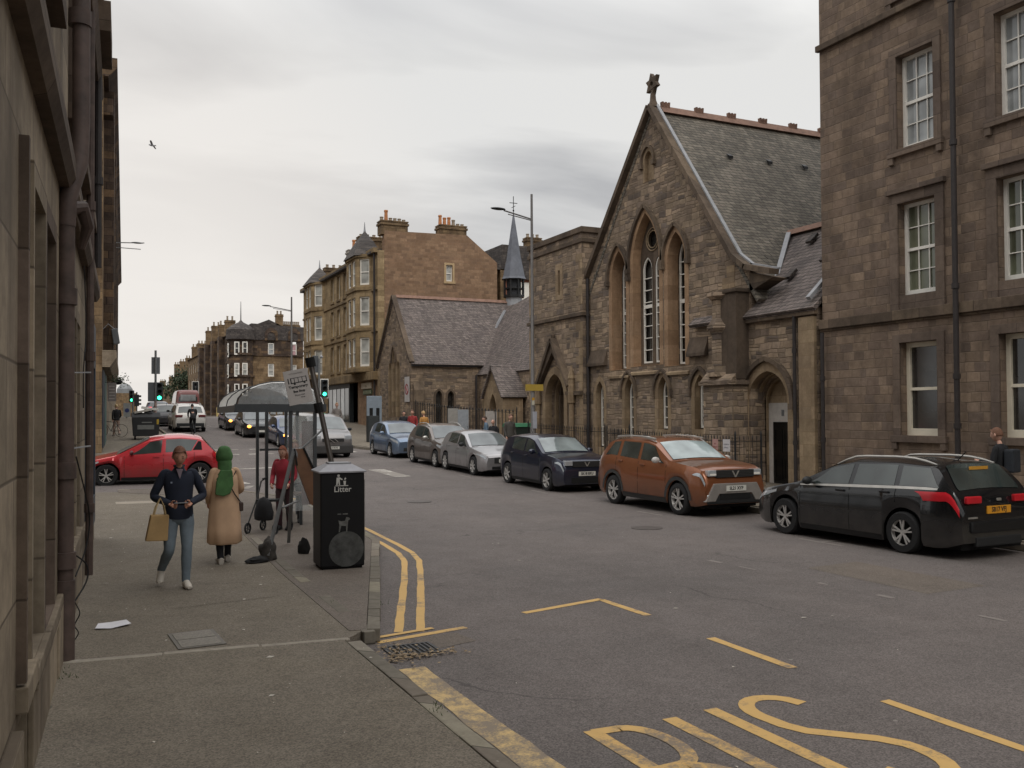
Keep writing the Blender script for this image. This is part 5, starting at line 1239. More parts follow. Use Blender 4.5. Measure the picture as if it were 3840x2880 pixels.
class Car:
    def __init__(s, L, W_, fa, ra, r, gc, top, belt, Hc, rf=.25, rear_round=.12, front_round=.22):
        s.L, s.w0, s.fa, s.ra, s.r, s.gc, s.top, s.belt, s.H, s.rf, s.rr, s.fr = L, W_/2, fa, ra, r, gc, top, belt, Hc, rf, rear_round, front_round
    def sec(s, d):
        L, r = s.L, s.r
        w = s.w0*(1-s.fr*max(0, 1-d/.8)**2.4)*(1-s.rr*max(0, 1-(L-d)/.6)**2.4)
        zt = smoothpl(s.top, d); zb = min(smoothpl(s.belt, d, .15), zt-.035)
        cab = max(0, min(1, (zt-zb-.03)/(s.H-zb-.03)))
        zl = s.gc + .06*max(0, 1-d/.25)+.10*max(0, 1-(L-d)/.3)
        for a in (s.fa, s.ra):
            q = (r+.055)**2-(d-a)**2
            if q > 0: zl = max(zl, r+.01+math.sqrt(q))
        zl = min(zl, zb-.14)
        hgt = zt-zb
        zm = zl+(zb-zl)*.5
        P = [(w*.94, zl), (w*.985, zl+min(.10, (zb-zl)*.3)), (w*1.0, zm), (w*.985, zb-.085), (w*.95, zb),
             (w*(.93-s.rf*.62*cab), zb+hgt*.86), (w*(.84-s.rf*.75*cab), zt-.012*(1-cab)-.02*cab), (w*(.45-.1*cab), zt+.01), (0, zt+.018)]
        return P
    def S(s, d, t, off=0.):
        P = s.sec(d); i = min(int(t), 7); f = t-i; a, b = P[i], P[i+1]
        x, z = a[0]+(b[0]-a[0])*f, a[1]+(b[1]-a[1])*f
        if off:
            dx, dz = b[0]-a[0], b[1]-a[1]; n = math.hypot(dx, dz) or 1; x += dz/n*off; z += -dx/n*off
        return Vector((x, s.L/2-d, z))
    def stations(s):
        ds = {0, .04, .12, s.L-.12, s.L-.04, s.L}
        k = 0
        while k < s.L: ds.add(round(k, 3)); k += .14
        for a in (s.fa, s.ra):
            R = s.r+.055
            for i in range(-8, 9): ds.add(round(a+R*math.sin(i*math.pi/16)*1.0005, 4))
        for p in s.top+s.belt: ds.add(p[0])
        return sorted(x for x in ds if 0 <= x <= s.L)
    def body(s, mat, parent):
        mb = MB(); ds = s.stations(); rows = []
        for d in ds:
            P = s.sec(d); y = s.L/2-d; row = [(-p[0], y, p[1]) for p in P]+[(p[0], y, p[1]) for p in reversed(P[:-1])]; rows.append(row)
        n = len(rows[0]); vs = [v for r_ in rows for v in r_]
        fs = [(j*n+i, j*n+i+1, (j+1)*n+i+1, (j+1)*n+i) for j in range(len(rows)-1) for i in range(n-1)]
        fs += [tuple(range(n)), tuple((len(rows)-1)*n+i for i in range(n))[::-1]]
        mb.add(vs, fs); return mb.build('body', mat, parent, smooth=True, ang=40)
    def patch(s, name, mat, parent, d0, d1, t0, t1, off=.006, nd=8, nt=4, sides=(1, -1), d0t=None, d1t=None):
        d0t = d0 if d0t is None else d0t; d1t = d1 if d1t is None else d1t
        if len(sides) > 1:
            return [s.patch(name, mat, parent, d0, d1, t0, t1, off, nd, nt, (sd,), d0t, d1t) for sd in sides]
        mb = MB()
        for sd in sides:
            vs = []
            for j in range(nt+1):
                f = j/nt; t = t0+(t1-t0)*f; a, b = d0+(d0t-d0)*f, d1+(d1t-d1)*f
                for i in range(nd+1):
                    p = s.S(a+(b-a)*i/nd, t, off); vs.append((p.x*sd, p.y, p.z))
            k = nd+1; mb.add(vs, [(j*k+i, j*k+i+1, (j+1)*k+i+1, (j+1)*k+i) for j in range(nt) for i in range(nd)])
        return mb.build(name, mat, parent, smooth=True)
    def screen(s, name, mat, parent, d0, d1, off=.008, inset=.05, tl=6.0):
        """glass across the whole width between two stations"""
        mb = MB(); vs = []; nd = 8; ts = [tl+inset, 6.6, 7.3, 8.0]
        for i in range(nd+1):
            d = d0+(d1-d0)*i/nd; row = [s.S(d, t, off) for t in ts]
            vs += [(-p.x, p.y, p.z+off) for p in row]+[(p.x, p.y, p.z+off) for p in reversed(row[:-1])]
        k = 2*len(ts)-1; mb.add(vs, [(j*k+i, j*k+i+1, (j+1)*k+i+1, (j+1)*k+i) for j in range(nd) for i in range(k-1)])
        return mb.build(name, mat, parent, smooth=True)
def wheel(parent, x, y, r, side, spokes=5, rimmat=None, double=False, steer=0, ww=.2):
    rimmat = rimmat or M_RIM; R = r; h = ww/2
    root = MB().lathe([(R*.62, -h), (R*.93, -h), (R, -h*.72), (R, h*.72), (R*.93, h), (R*.68, h), (R*.64, h*.6)], 28, 'x').build('wheel', M_TYRE, parent, smooth=True, ang=50)
    root.location = (x, y, r); root.rotation_euler = (0, 0, steer)
    mb = MB(); o = h*side
    mb.lathe([(R*.60, h*.35*side), (R*.66, h*.55*side), (R*.70, h*.9*side), (R*.66, h*.92*side), (R*.63, h*.5*side), (R*.60, h*.35*side)], 28, 'x')
    for k in range(spokes):
        for e in ((-.09, .09) if double else (0,)):
            a = 2*math.pi*k/spokes+.3; ca, sa = math.cos(a+e*.6), math.sin(a+e*.6); cb, sb_ = math.cos(a+e*2), math.sin(a+e*2)
            mb.bar((o*.75, ca*R*.1, sa*R*.1), (o*.86, cb*R*.67, sb_*R*.67), R*(.075 if double else .13), .02, up=(1, 0, 0))
    mb.lathe([(0, o*.86), (R*.13, o*.82), (R*.15, o*.5)], 12, 'x')
    mb.build('rim', rimmat, root, smooth=True)
    MB().lathe([(0, o*.25), (R*.62, o*.25)], 24, 'x').build('brake_disc', M_UNDER, root)
    return root
def plate(parent, y, z, txt, front=True, mat=None, w=.52, x=0):
    s_ = 1 if front else -1; p = MB().box(x-w/2, x+w/2, y-.008, y+.008, z-.057, z+.057).build('number_plate', mat or (M_PLW if front else M_PLY), parent)
    if txt:
        text_mesh(txt, .098, 'lettering', M_PLT, p, face_matrix((x, y+.009*s_, z), (-s_, 0, 0), (0, 0, 1)), .0015, sx=w/.52*.92, bold=.003)
    return p
def finish(car, root, pm, win, ws, rs, opts):
    s = car; L = s.L; w = s.w0
    s.body(pm, root)
    MB().box(-w+.25, w-.25, -L/2+.12, L/2-.12, s.gc-.02, .62).build('underbody', M_UNDER, root)
    mb = MB()
    for a in (s.fa, s.ra):
        for sd in (-1, 1): mb.lathe([(s.r+.05, (w-.26)*sd), (s.r+.05, (w-.04)*sd)], 14, 'x', c=(0, L/2-a, s.r+.01), a0=-.1, a1=math.pi+.1)
    for a, y_ in (('front', L/2-s.fa), ('rear', L/2-s.ra)):
        for sd in (-1, 1): wheel(root, sd*(w-.12), y_, s.r, sd, opts.get('spokes', 5), opts.get('rim'), opts.get('double', False))
    for nm, q in win:
        s.patch('side_window', opts.get('glass', M_CGL), root, q[0], q[1], 4.10, 4.93, .004, d0t=q[2], d1t=q[3])
    s.screen('windscreen', opts.get('screen', M_SCR), root, ws[0], ws[1], inset=.05)
    s.screen('rear_window', M_CGL, root, rs[0], rs[1], inset=.15)
    s.patch('sill', opts.get('sillmat', M_TRIM), root, s.fa+s.r+.08, s.ra-s.r-.08, .0, .9, .006, nd=3, nt=2)
    # door seams
    for sd in (1, -1):
        mb = MB()
        for d in opts.get('seams', []):
            vs = []
            for t in (1.0, 1.6, 2.2, 2.8, 3.4, 4.0):
                for e in (-.006, .006): p = s.S(d+e, t, .003); vs.append((p.x*sd, p.y, p.z))
            mb.add(vs, [(2*i, 2*i+1, 2*i+3, 2*i+2) for i in range(5)])
        if opts.get('seams'): mb.build('door_seams', M_UNDER, root)
    for d in opts.get('handles', []):
        for sd in (1, -1):
            p = s.S(d, 3.15, .02); MB().box(p.x*sd-.012, p.x*sd+.012, p.y-.09, p.y+.09, p.z-.018, p.z+.018).build('door_handle', opts.get('handlemat', pm), root, bevel=.008)
    md = opts.get('mirror', ws[0]+.42)
    for sd in (1, -1):
        p = s.S(md, 4.1, .0); m_ = MB(); m_.ball((sd*(p.x+.13), p.y+.02, p.z+.06), .1, 12, 8, sc=(1.05, .55, .72)); m_.bar((sd*(p.x-.02), p.y, p.z+.02), (sd*(p.x+.1), p.y, p.z+.03), .05, .03)
        m_.build('wing_mirror', opts.get('mirrormat', pm), root, smooth=True)
    if opts.get('rails'):
        a, b = opts['rails']
        for sd in (1, -1):
            pts = []
            for i in range(11):
                d = a+(b-a)*i/10; p = s.S(d, 5.75, .01); lift = .055*min(1, min(i, 10-i)/1.6); pts.append((sd*p.x, p.y, p.z+lift))
            MB().tube(pts, [.012]+[.02]*9+[.012], 8).build('roof_rail', opts.get('railmat', M_CHR), root, smooth=True)
    if opts.get('beltline'):
        a, b = opts['beltline']; s.patch('window_trim', M_CHR, root, a, b, 3.86, 4.08, .008, nd=14, nt=1)
    if opts.get('clad'):
        for a in (s.fa, s.ra):
            R0, R1 = s.r+.05, s.r+.13
            for sd in (1, -1):
                mb = MB(); vs = []
                for i in range(15):
                    t = math.pi*i/14
                    for R in (R0, R1):
                        dd = a+R*math.cos(t); zz = s.r+.01+R*math.sin(t); P = s.sec(min(max(dd, .02), L-.02)); xw = w*.985 if zz > .35 else w*.97
                        vs.append((sd*(xw*(P[2][0]/w)+.012), L/2-dd, zz))
                mb.add(vs, [(2*i, 2*i+1, 2*i+3, 2*i+2) for i in range(14)])
                mb.build('arch_cladding', M_CLAD, root)
        s.patch('sill_cladding', M_CLAD, root, s.fa+s.r+.08, s.ra-s.r-.08, .0, 1.05, .009, nd=3, nt=2)
    MB().tube([(0, L/2-rs[0]+.25, s.S(rs[0]-.25, 8).z), (0, L/2-rs[0]+.1, s.S(rs[0]-.25, 8).z+.14)], .008, 5).build('aerial', M_UNDER, root)
def headlights(s, root, d0=.04, d1=.5, t0=2.55, t1=3.5, mat=None, d0t=None, d1t=None, shape=0):
    for sd in (1, -1): s.patch('headlight', mat or M_LAMP, root, d0, d1, t0, t1, .008, sides=(sd,), d0t=d0t, d1t=d1t)
def front(s, root, gz, gw, lower=None, badge=None, gmat=None, fog=True):
    y = s.L/2; MB().box(-gw, gw, y-.03, y+.012, gz[0], gz[1]).build('grille', gmat or M_TRIM, root, bevel=.01)
    mb = MB(); n = 5
    for i in range(n): z = gz[0]+(gz[1]-gz[0])*(i+.5)/n; mb.box(-gw*.95, gw*.95, y+.012, y+.018, z-.006, z+.006)
    mb.build('grille_bars', M_CLAD, root)
    if lower: MB().box(-lower[2], lower[2], y-.05, y+.01, lower[0], lower[1]).build('lower_intake', M_UNDER, root, bevel=.01)
    if fog:
        for sd in (1, -1): MB().lathe([(0, .02), (.05, .015), (.06, 0)], 10, 'y', c=(sd*(s.w0*.68), y-.05, s.gc+.20)).build('fog_lamp', M_LAMP, root)

def hatch(L=4.05, W_=1.74, H=1.45, fa=.80, ra=3.38, r=.31, belt=.92, nose=.72, bonnet=.93, rake=1.15, rtop=1.85, rend=3.35, tail=3.95):
    top = [(0, nose-.12), (.05, nose), (.25, nose+.07), (rake, bonnet), (rtop, H-.09), (rtop+.45, H-.01), (rend-.5, H-.0), (rend, H-.06), (rend+.1, H-.1), (tail-.08, belt+.02), (tail, belt-.08), (L-.02, belt-.22), (L, belt-.3)]
    bl = [(0, nose-.02), (rake*.5, belt-.07), (rake, belt-.02), (rtop, belt), (rend, belt+.07), (L, belt+.05)]
    return Car(L, W_, fa, ra, r, .17, top, bl, H)

# ---- black estate, nearest on the right, tail towards us
def put(root, x, y, rz, dz=0):
    root.location = (x, y, zg(y)+dz); root.rotation_euler = (math.atan((zg(y+1)-zg(y-1))/2)*math.cos(rz) if True else 0, 0, rz)
GRP = 'cars parked nose to tail along the church side kerb'
L = 4.56
es = Car(L, 1.82, .90, 3.55, .325, .16,
         [(0, .60), (.06, .70), (.3, .80), (1.2, .97), (2.0, 1.34), (2.45, 1.44), (3.3, 1.46), (4.0, 1.42), (4.12, 1.40), (4.42, 1.02), (4.5, .93), (4.56, .68)],
         [(0, .68), (.7, .88), (1.2, .93), (2.4, .97), (3.6, 1.02), (4.56, 1.05)], 1.46, rf=.26, rear_round=.14)
t = thing('parked_estate_car', 'black estate car with silver roof rails parked tail towards us, yellow rear plate', 'car', group=GRP)
PB = paint('black_car_paint', '#15171a', .3, .22)
finish(es, t, PB, [('f', (1.42, 2.42, 1.95, 2.45)), ('r', (2.52, 3.38, 2.55, 3.36)), ('q', (3.48, 4.22, 3.46, 3.98))], (1.24, 2.0), (4.12, 4.42),
       dict(spokes=5, double=True, seams=[1.32, 2.47, 3.43], handles=[2.28, 3.22], rails=(2.0, 4.02), beltline=(1.3, 4.2), mirrormat=M_TRIM, mirror=1.62))
headlights(es, t, .06, .7, 2.9, 3.6)
es.patch('tail_light', M_TAIL, t, 3.98, 4.535, 2.75, 3.55, .012, d0t=3.80, d1t=4.52, nd=12)
mb = MB(); mb.box(-.62, -.34, -L/2-.02, -L/2+.01, .80, .96); mb.box(.34, .62, -L/2-.02, -L/2+.01, .80, .96)
for sd in (1, -1): MB().box(min(sd*.36, sd*.68), max(sd*.36, sd*.68), -L/2-.012, -L/2+.05, .84, .95).build('tail_light', M_TAIL, t, bevel=.02)
plate(t, -L/2-.01, .74, 'SB17 VFJ', False)
MB().box(-.62, .62, -L/2-.03, -L/2+.12, .40, .58).build('bumper', plain('black_bumper', '#121315', .4), t, bevel=.04)
MB().box(-.5, .5, -L/2-.02, -L/2+.05, .20, .34).build('diffuser', M_TRIM, t, bevel=.02)
MB().box(-.2, .22, -L/2+.33, -L/2+.335, 1.32, 1.37).build('rear_sticker', plain('amber_sticker', '#b9872e', .6), t)
MB().box(-.04, .06, -L/2-.012, -L/2-.002, .87, .91).build('badge', M_CHR, t, bevel=.01)
MB().box(-.66, -.46, -L/2-.012, -L/2-.004, .62, .645).build('badge', M_CHR, t)
MB().tube([(.02, -L/2+.3, 1.12), (.3, -L/2+.27, 1.05)], .012, 5).build('rear_wiper', M_TRIM, t)
put(t, 11.69+.84, 11.75, 0)

# ---- copper SUV
L = 4.34
sv = Car(L, 1.82, .84, 3.51, .355, .24,
         [(0, .72), (.04, .92), (.14, 1.03), (.35, 1.09), (1.18, 1.17), (1.88, 1.56), (2.2, 1.63), (3.2, 1.64), (3.75, 1.59), (3.85, 1.55), (4.18, 1.16), (4.28, 1.02), (4.34, .75)],
         [(0, .96), (.5, 1.04), (1.2, 1.08), (2.4, 1.10), (3.6, 1.17), (4.34, 1.14)], 1.64, rf=.22, front_round=.14, rear_round=.1)
t = thing('parked_suv', 'copper orange sport utility car with chunky roof rails facing us', 'car', group=GRP)
PO_ = paint('copper_paint', '#8f5838', .6, .34)
finish(sv, t, PO_, [('f', (1.38, 2.34, 1.86, 2.36)), ('r', (2.46, 3.22, 2.46, 3.22)), ('q', (3.36, 3.90, 3.34, 3.62))], (1.22, 1.88), (3.88, 4.16),
       dict(spokes=5, double=True, seams=[1.28, 2.40, 3.36], handles=[2.2, 3.15], rails=(1.95, 3.7), railmat=M_CHR, mirrormat=plain('silver_mirror_cap', '#b9b5b0', .35), clad=True, mirror=1.55, screen=glass_mat('windscreen_painted_sky', (.22, .26, .26), .05, 1.)))  # pale screen colour imitates the bright sky reflection
for sd in (1, -1):
    mb = MB()
    for a in (2.0, 3.0): p = sv.S(a, 5.75, .02); q = sv.S(a+.62, 5.75, .02); mb.bar((sd*p.x, p.y, p.z+.05), (sd*q.x, q.y, q.z+.05), .06, .05)
    mb.build('rail_cover', M_CHR, t, bevel=.015)
y = L/2
for sd in (1, -1):
    hl_ = MB().box(min(sd*.46, sd*.70), max(sd*.46, sd*.70), y-.12, y+.006, .89, 1.02).build('headlight', M_LAMP, t, bevel=.02)
    MB().box(min(sd*.50, sd*.66), max(sd*.50, sd*.66), y+.006, y+.010, .91, .95).build('lamp_detail', M_WHITE, hl_)
    sv.patch('headlight_side', M_LAMP, t, .01, .34, 2.95, 3.6, .010, sides=(sd,), d1t=.22)
front(sv, t, (.86, 1.02), .50, None, fog=False)
mb = MB(); mb.add([(-.10, y+.022, 1.0), (-.06, y+.022, 1.0), (0, y+.022, .90), (.06, y+.022, 1.0), (.10, y+.022, 1.0), (.02, y+.022, .865), (-.02, y+.022, .865)], [(0, 1, 2, 6), (2, 3, 4, 5, 6)])
mb.build('badge', M_CHR, t)
MB().prism([(-.92, .36), (-.66, .74), (.66, .74), (.92, .36), (.62, .36), (.50, .52), (-.50, .52), (-.62, .36)], lambda u, v, w_: Vector((u*.86, y+w_, v)), -.12, .03).build('skid_guard', plain('silver_guard', '#8e8984', .5, metal=.3), t, bevel=.015)
MB().box(-.74, .74, y-.1, y+.012, .30, .50).build('lower_intake', M_TRIM, t, bevel=.03)
MB().box(-.40, .40, y, y+.02, .40, .55).build('intake_mesh', M_UNDER, t)
for sd in (1, -1): MB().ball((sd*.70, y-.03, .47), .05, 10, 6).build('fog_lamp', M_LAMP, t, smooth=True)
plate(t, y+.04, .63, 'SL21 XYP')
put(t, 11.80+.85, 17.95, math.pi)

# ---- navy hatchback
L = 4.06
c = Car(L, 1.73, .80, 3.39, .31, .17,
        [(0, .60), (.04, .80), (.12, .88), (.3, .94), (1.1, 1.03), (1.78, 1.42), (2.15, 1.50), (2.9, 1.51), (3.45, 1.46), (3.55, 1.42), (3.92, 1.02), (4.0, .9), (4.06, .62)],
        [(0, .84), (.5, .93), (1.1, .97), (2.4, 1.0), (3.4, 1.05), (4.06, 1.0)], 1.51, rf=.22, front_round=.17)
t = thing('parked_hatchback', 'dark navy hatchback with silver badge parked behind the copper car', 'car', group=GRP)
finish(c, t, paint('navy_paint_car', '#20263a', .5, .28), [('f', (1.32, 2.2, 1.76, 2.22)), ('r', (2.3, 3.1, 2.3, 3.1))], (1.14, 1.78), (3.56, 3.90),
       dict(spokes=6, seams=[1.22, 2.25, 3.15], handles=[2.08, 2.98], mirror=1.5, screen=glass_mat('windscreen_painted_half_sky', (.13, .15, .15), .05, 1.)))  # mid-grey screen colour imitates a half-bright sky reflection
y = L/2
for sd in (1, -1): MB().box(min(sd*.44, sd*.68), max(sd*.44, sd*.68), y-.14, y+.006, .74, .88).build('headlight', M_LAMP, t, bevel=.02); c.patch('headlight_side', M_LAMP, t, .01, .34, 2.95, 3.6, .010, sides=(sd,), d1t=.22)
front(c, t, (.70, .86), .44, (.26, .42, .48))
mb = MB(); mb.add([(-.09, y+.022, .84), (-.055, y+.022, .84), (0, y+.022, .75), (.055, y+.022, .84), (.09, y+.022, .84), (.018, y+.022, .72), (-.018, y+.022, .72)], [(0, 1, 2, 6), (2, 3, 4, 5, 6)]); mb.build('badge', M_CHR, t)
plate(t, y+.02, .52, 'SK18 EKU')
put(t, 11.74+.82, 24.0, math.pi)

# ---- silver hatchback with claw daytime lamps
c = hatch(4.05, 1.75, 1.43, .82, 3.36, .315)
t = thing('parked_hatchback', 'bright silver hatchback with sweeping bonnet, third from the copper car', 'car', group=GRP)
t['label'] = 'bright silver hatchback parked between the navy and the taupe cars'
finish(c, t, paint('silver_paint', '#a5a3a4', .6, .28), [('f', (1.36, 2.2, 1.82, 2.22)), ('r', (2.3, 3.1, 2.3, 3.05))], (1.18, 1.85), (3.46, 3.86),
       dict(spokes=7, seams=[1.25, 2.25, 3.15], handles=[2.08, 2.98], mirrormat=M_TRIM, mirror=1.55))
headlights(c, t, .05, .5, 2.95, 3.6); y = c.L/2
front(c, t, (.44, .62), .42, (.24, .34, .5), fog=False); plate(t, y+.022, .52, 'SA70')
for sd in (1, -1): MB().bar((sd*.70, y-.06, .62), (sd*.66, y-.03, .36), .025, .02).build('running_lamp', M_LAMP, t)
put(t, 11.76+.84, 29.35, math.pi)

# ---- taupe compact with roof rails
c = hatch(4.2, 1.76, 1.55, .82, 3.36, .31, belt=.98, nose=.80, bonnet=1.02)
t = thing('parked_hatchback', 'taupe grey compact car with roof rails parked in front of the pale blue one', 'car', group=GRP)
finish(c, t, paint('taupe_paint', '#6f6660', .5, .32), [('f', (1.36, 2.2, 1.82, 2.22)), ('r', (2.3, 3.1, 2.3, 3.1))], (1.18, 1.85), (3.46, 3.86),
       dict(spokes=7, seams=[1.25, 2.25, 3.15], handles=[2.08, 2.98], rails=(1.9, 3.4), mirrormat=M_CHR, mirror=1.55))
headlights(c, t, .05, .6, 2.8, 3.6, mat=M_LAMP); front(c, t, (.62, .74), .36, (.28, .42, .5)); plate(t, c.L/2+.02, .5, 'SF09')
put(t, 11.80+.85, 33.15, math.pi)

# ---- pale blue hatchback
c = hatch(3.95, 1.71, 1.50, .78, 3.30, .30, belt=.95, nose=.78, bonnet=1.0)
t = thing('parked_hatchback', 'pale metallic blue hatchback parked last in line before the crossing', 'car', group=GRP)
finish(c, t, paint('pale_blue_paint', '#6d7f96', .5, .28), [('f', (1.34, 2.15, 1.8, 2.17)), ('r', (2.25, 3.0, 2.25, 2.95))], (1.16, 1.82), (3.44, 3.78),
       dict(spokes=7, seams=[1.22, 2.2, 3.05], handles=[2.02, 2.9], mirror=1.5, handlemat=M_CHR))
headlights(c, t, .05, .62, 2.8, 3.6); front(c, t, (.30, .44), .45, None); plate(t, c.L/2+.02, .55, 'ST62')
put(t, 11.82+.83, 38.6, math.pi)

# ---- red hatchback crossing the junction
c = hatch(3.98, 1.73, 1.45, .80, 3.36, .32, belt=.90, tail=3.9, nose=.66, bonnet=.90, rake=1.05, rtop=1.95)
t = thing('red_hatchback', 'glossy red hatchback crossing the junction behind the walking man', 'car')
finish(c, t, paint('red_paint', '#b4262f', .25, .25), [('f', (1.40, 2.28, 1.98, 2.32)), ('r', (2.40, 3.12, 2.42, 3.30))], (1.08, 1.95), (3.44, 3.84),
       dict(spokes=5, double=True, seams=[1.28, 2.34, 3.2], handles=[2.14], mirrormat=plain('dark_red_cap', '#4a1518', .4), mirror=1.5))
headlights(c, t, .05, .6, 2.8, 3.6)
for sd in (1, -1): c.patch('tail_light', M_TAIL, t, 3.72, 4.02, 2.8, 3.6, .012, sides=(sd,))
c.patch('quarter_glass', M_UNDER, t, 3.16, 3.42, 4.15, 4.85, .006, d0t=3.32, d1t=3.40)
MB().box(-.6, .6, c.L/2*-1-.01, -c.L/2+.05, .25, .42).build('diffuser', M_TRIM, t, bevel=.02)
plate(t, -c.L/2-.01, .62, 'SF15', False)
put(t, 1.93, 29.75, math.radians(90-4), .0); t.rotation_euler = (0, math.radians(-2.4), math.radians(86))
t.location.z = zg(28.9)

# ---- grey van facing us
L = 4.2
v = Car(L, 1.83, .85, 3.55, .32, .19,
        [(0, .62), (.04, .92), (.2, 1.02), (.75, 1.14), (1.45, 1.68), (1.8, 1.80), (3.9, 1.82), (4.08, 1.76), (4.16, 1.2), (4.2, .7)],
        [(0, .94), (.7, 1.06), (1.5, 1.10), (4.2, 1.14)], 1.82, rf=.18, front_round=.14, rear_round=.05)
t = thing('grey_van', 'metallic grey small van driving towards us past the bus shelter', 'van')
finish(v, t, paint('van_grey_paint', '#7d7a79', .55, .3), [('f', (1.0, 2.0, 1.45, 2.05))], (.80, 1.45), (4.085, 4.15),
       dict(spokes=6, seams=[.95, 2.1], handles=[1.9], mirrormat=M_TRIM, mirror=1.15, rim=M_GREY))
y = L/2
for sd in (1, -1): MB().box(min(sd*.5, sd*.8), max(sd*.5, sd*.8), y-.16, y-.01, .78, .98).build('headlight', M_LAMP, t, bevel=.05)
front(v, t, (.70, .84), .46, None)
MB().box(-.86, .86, y-.12, y+.015, .22, .55).build('bumper', M_CLAD, t, bevel=.04)
mb = MB(); mb.bar((-.20, y+.02, .70), (-.05, y+.02, .82), .05, .02); mb.bar((.2, y+.02, .84), (-.06, y+.02, .66), .06, .02); mb.build('badge', M_CHR, t)
plate(t, y+.025, .45, 'SC14 KVK')
put(t, 9.55, 40.0, math.pi)

# ---- oncoming queue with indicators lit
def oncoming(name, label, pm, x, y, dark=False, spec=None, head=True, both=False):
    c = spec or hatch(4.3, 1.78, 1.45, .85, 3.5, .32)
    t = thing(name, label, 'car', group='cars queuing towards us at the lights')
    finish(c, t, pm, [('f', (1.38, 2.25, 1.84, 2.27)), ('r', (2.35, 3.15, 2.35, 3.1))], (1.2, 1.88), (3.5, 3.9), dict(spokes=5, seams=[1.27, 2.3], handles=[2.1], mirrormat=pm, mirror=1.55))
    yy = c.L/2
    for sd in (1, -1):
        MB().box(min(sd*.46, sd*.78), max(sd*.46, sd*.78), yy-.2, yy-.0, .58, .70).build('headlight', M_LAMP, t, bevel=.03)
    if head: MB().ball((.66, yy+.0, .64), .085, 10, 8, sc=(1.2, .5, .9)).build('lit_indicator', M_AMBER, t, smooth=True)
    if both: MB().box(.30, .62, yy, yy+.02, .58, .62).build('lit_running_lamp', M_HEADON, t)
    front(c, t, (.42, .56), .42, (.22, .34, .5)); plate(t, yy+.02, .38, '')
    put(t, x, y, math.pi); return t
oncoming('blue_saloon', 'steel blue car with lit indicator queuing behind the shelter posts', paint('steel_blue_paint', '#39486a', .5, .26), 9.55, 46.6, both=True)
oncoming('black_saloon', 'black car with grey bonnet and lit indicator second in the queue', paint('black_silver_paint', '#26282b', .4, .25), 9.0, 53.6)
oncoming('dark_hatchback', 'dark car with lit indicator at the back of the oncoming queue', paint('charcoal_paint', '#33343a', .4, .3), 9.0, 60.5)
# ---- white SUV driving away with the cyclist behind
c = Car(4.6, 1.9, .9, 3.75, .36, .22, [(0, .75), (.06, .95), (.4, 1.05), (1.3, 1.12), (2.1, 1.58), (2.6, 1.66), (3.6, 1.66), (4.1, 1.58), (4.2, 1.54), (4.48, 1.12), (4.54, 1.0), (4.6, .72)],
        [(0, .95), (.6, 1.05), (1.3, 1.08), (2.5, 1.1), (4.6, 1.14)], 1.66, rf=.26, rear_round=.12)
t = thing('white_suv', 'white sport utility car driving away up the street beyond the junction', 'car')
finish(c, t, paint('white_car_paint', '#c9c5bf', .15, .3), [('f', (1.5, 2.45, 2.05, 2.47)), ('r', (2.58, 3.5, 2.58, 3.5)), ('q', (3.62, 4.15, 3.62, 3.95))], (1.34, 2.1), (4.22, 4.46),
       dict(spokes=5, seams=[1.4, 2.5], handles=[2.3], rails=(2.3, 4.0), mirrormat=M_UNDER))
for sd in (1, -1): MB().box(min(sd*.45, sd*.86), max(sd*.45, sd*.86), -2.32, -2.2, .92, 1.04).build('tail_light', plain('dark_red_lens', '#6d2a2a', .3), t, bevel=.02)
MB().box(-.78, .78, -2.33, -2.2, .28, .55).build('bumper', M_TRIM, t, bevel=.03)
MB().box(-.6, .6, -2.345, -2.3, .30, .36).build('skid_strip', M_CHR, t); plate(t, -2.32, .82, '', False, M_PLW)
put(t, 5.95, 60.0, 0)
c = hatch(4.0, 1.74, 1.45)
t = thing('dark_hatchback_ahead', 'dark car driving close beside the white one', 'car', group='traffic driving away')
t['label'] = 'dark car in the nearside lane half hidden behind the white one'
finish(c, t, paint('dark_car_paint', '#2c2b30', .4, .3), [('f', (1.36, 2.2, 1.82, 2.22)), ('r', (2.3, 3.1, 2.3, 3.05))], (1.18, 1.85), (3.46, 3.86), dict(spokes=5, seams=[2.25]))
put(t, 5.2, 66.5, 0)
c = hatch(4.2, 1.76, 1.5)
t = thing('blue_hatchback_ahead', 'dark blue car with bright red tail lamp far up the street', 'car', group='traffic driving away')
finish(c, t, paint('dark_blue_paint', '#1c2342', .4, .3), [('f', (1.36, 2.2, 1.82, 2.22)), ('r', (2.3, 3.1, 2.3, 3.05))], (1.18, 1.85), (3.46, 3.86), dict(spokes=5, seams=[2.25]))
for sd in (1, -1): MB().box(min(sd*.5, sd*.8), max(sd*.5, sd*.8), -2.13, -2.05, .9, 1.08).build('tail_light', M_TAILON, t, bevel=.02)
put(t, 5.5, 78, 0)
# red topped minibus ahead
L = 5.2
v = Car(L, 2.0, .95, 4.1, .36, .25, [(0, .7), (.1, 1.0), (.8, 1.2), (1.5, 2.1), (2.0, 2.35), (4.9, 2.38), (5.12, 2.2), (5.2, .8)], [(0, 1.0), (.8, 1.15), (5.2, 1.25)], 2.38, rf=.12, rear_round=.04)
t = thing('red_roofed_minibus', 'minibus with dull red roof above the traffic ahead', 'minibus')
finish(v, t, paint('dull_red_paint', '#7c4642', .1, .5), [('f', (1.1, 2.0, 1.6, 2.0)), ('r', (2.2, 4.6, 2.2, 4.6))], (.85, 1.5), (5.13, 5.17), dict(spokes=5))
MB().box(-.6, .6, -L/2-.02, -L/2+.01, 1.5, 2.0).build('rear_glass', GL_SKYTINT, t)
put(t, 8.1, 83, 0)
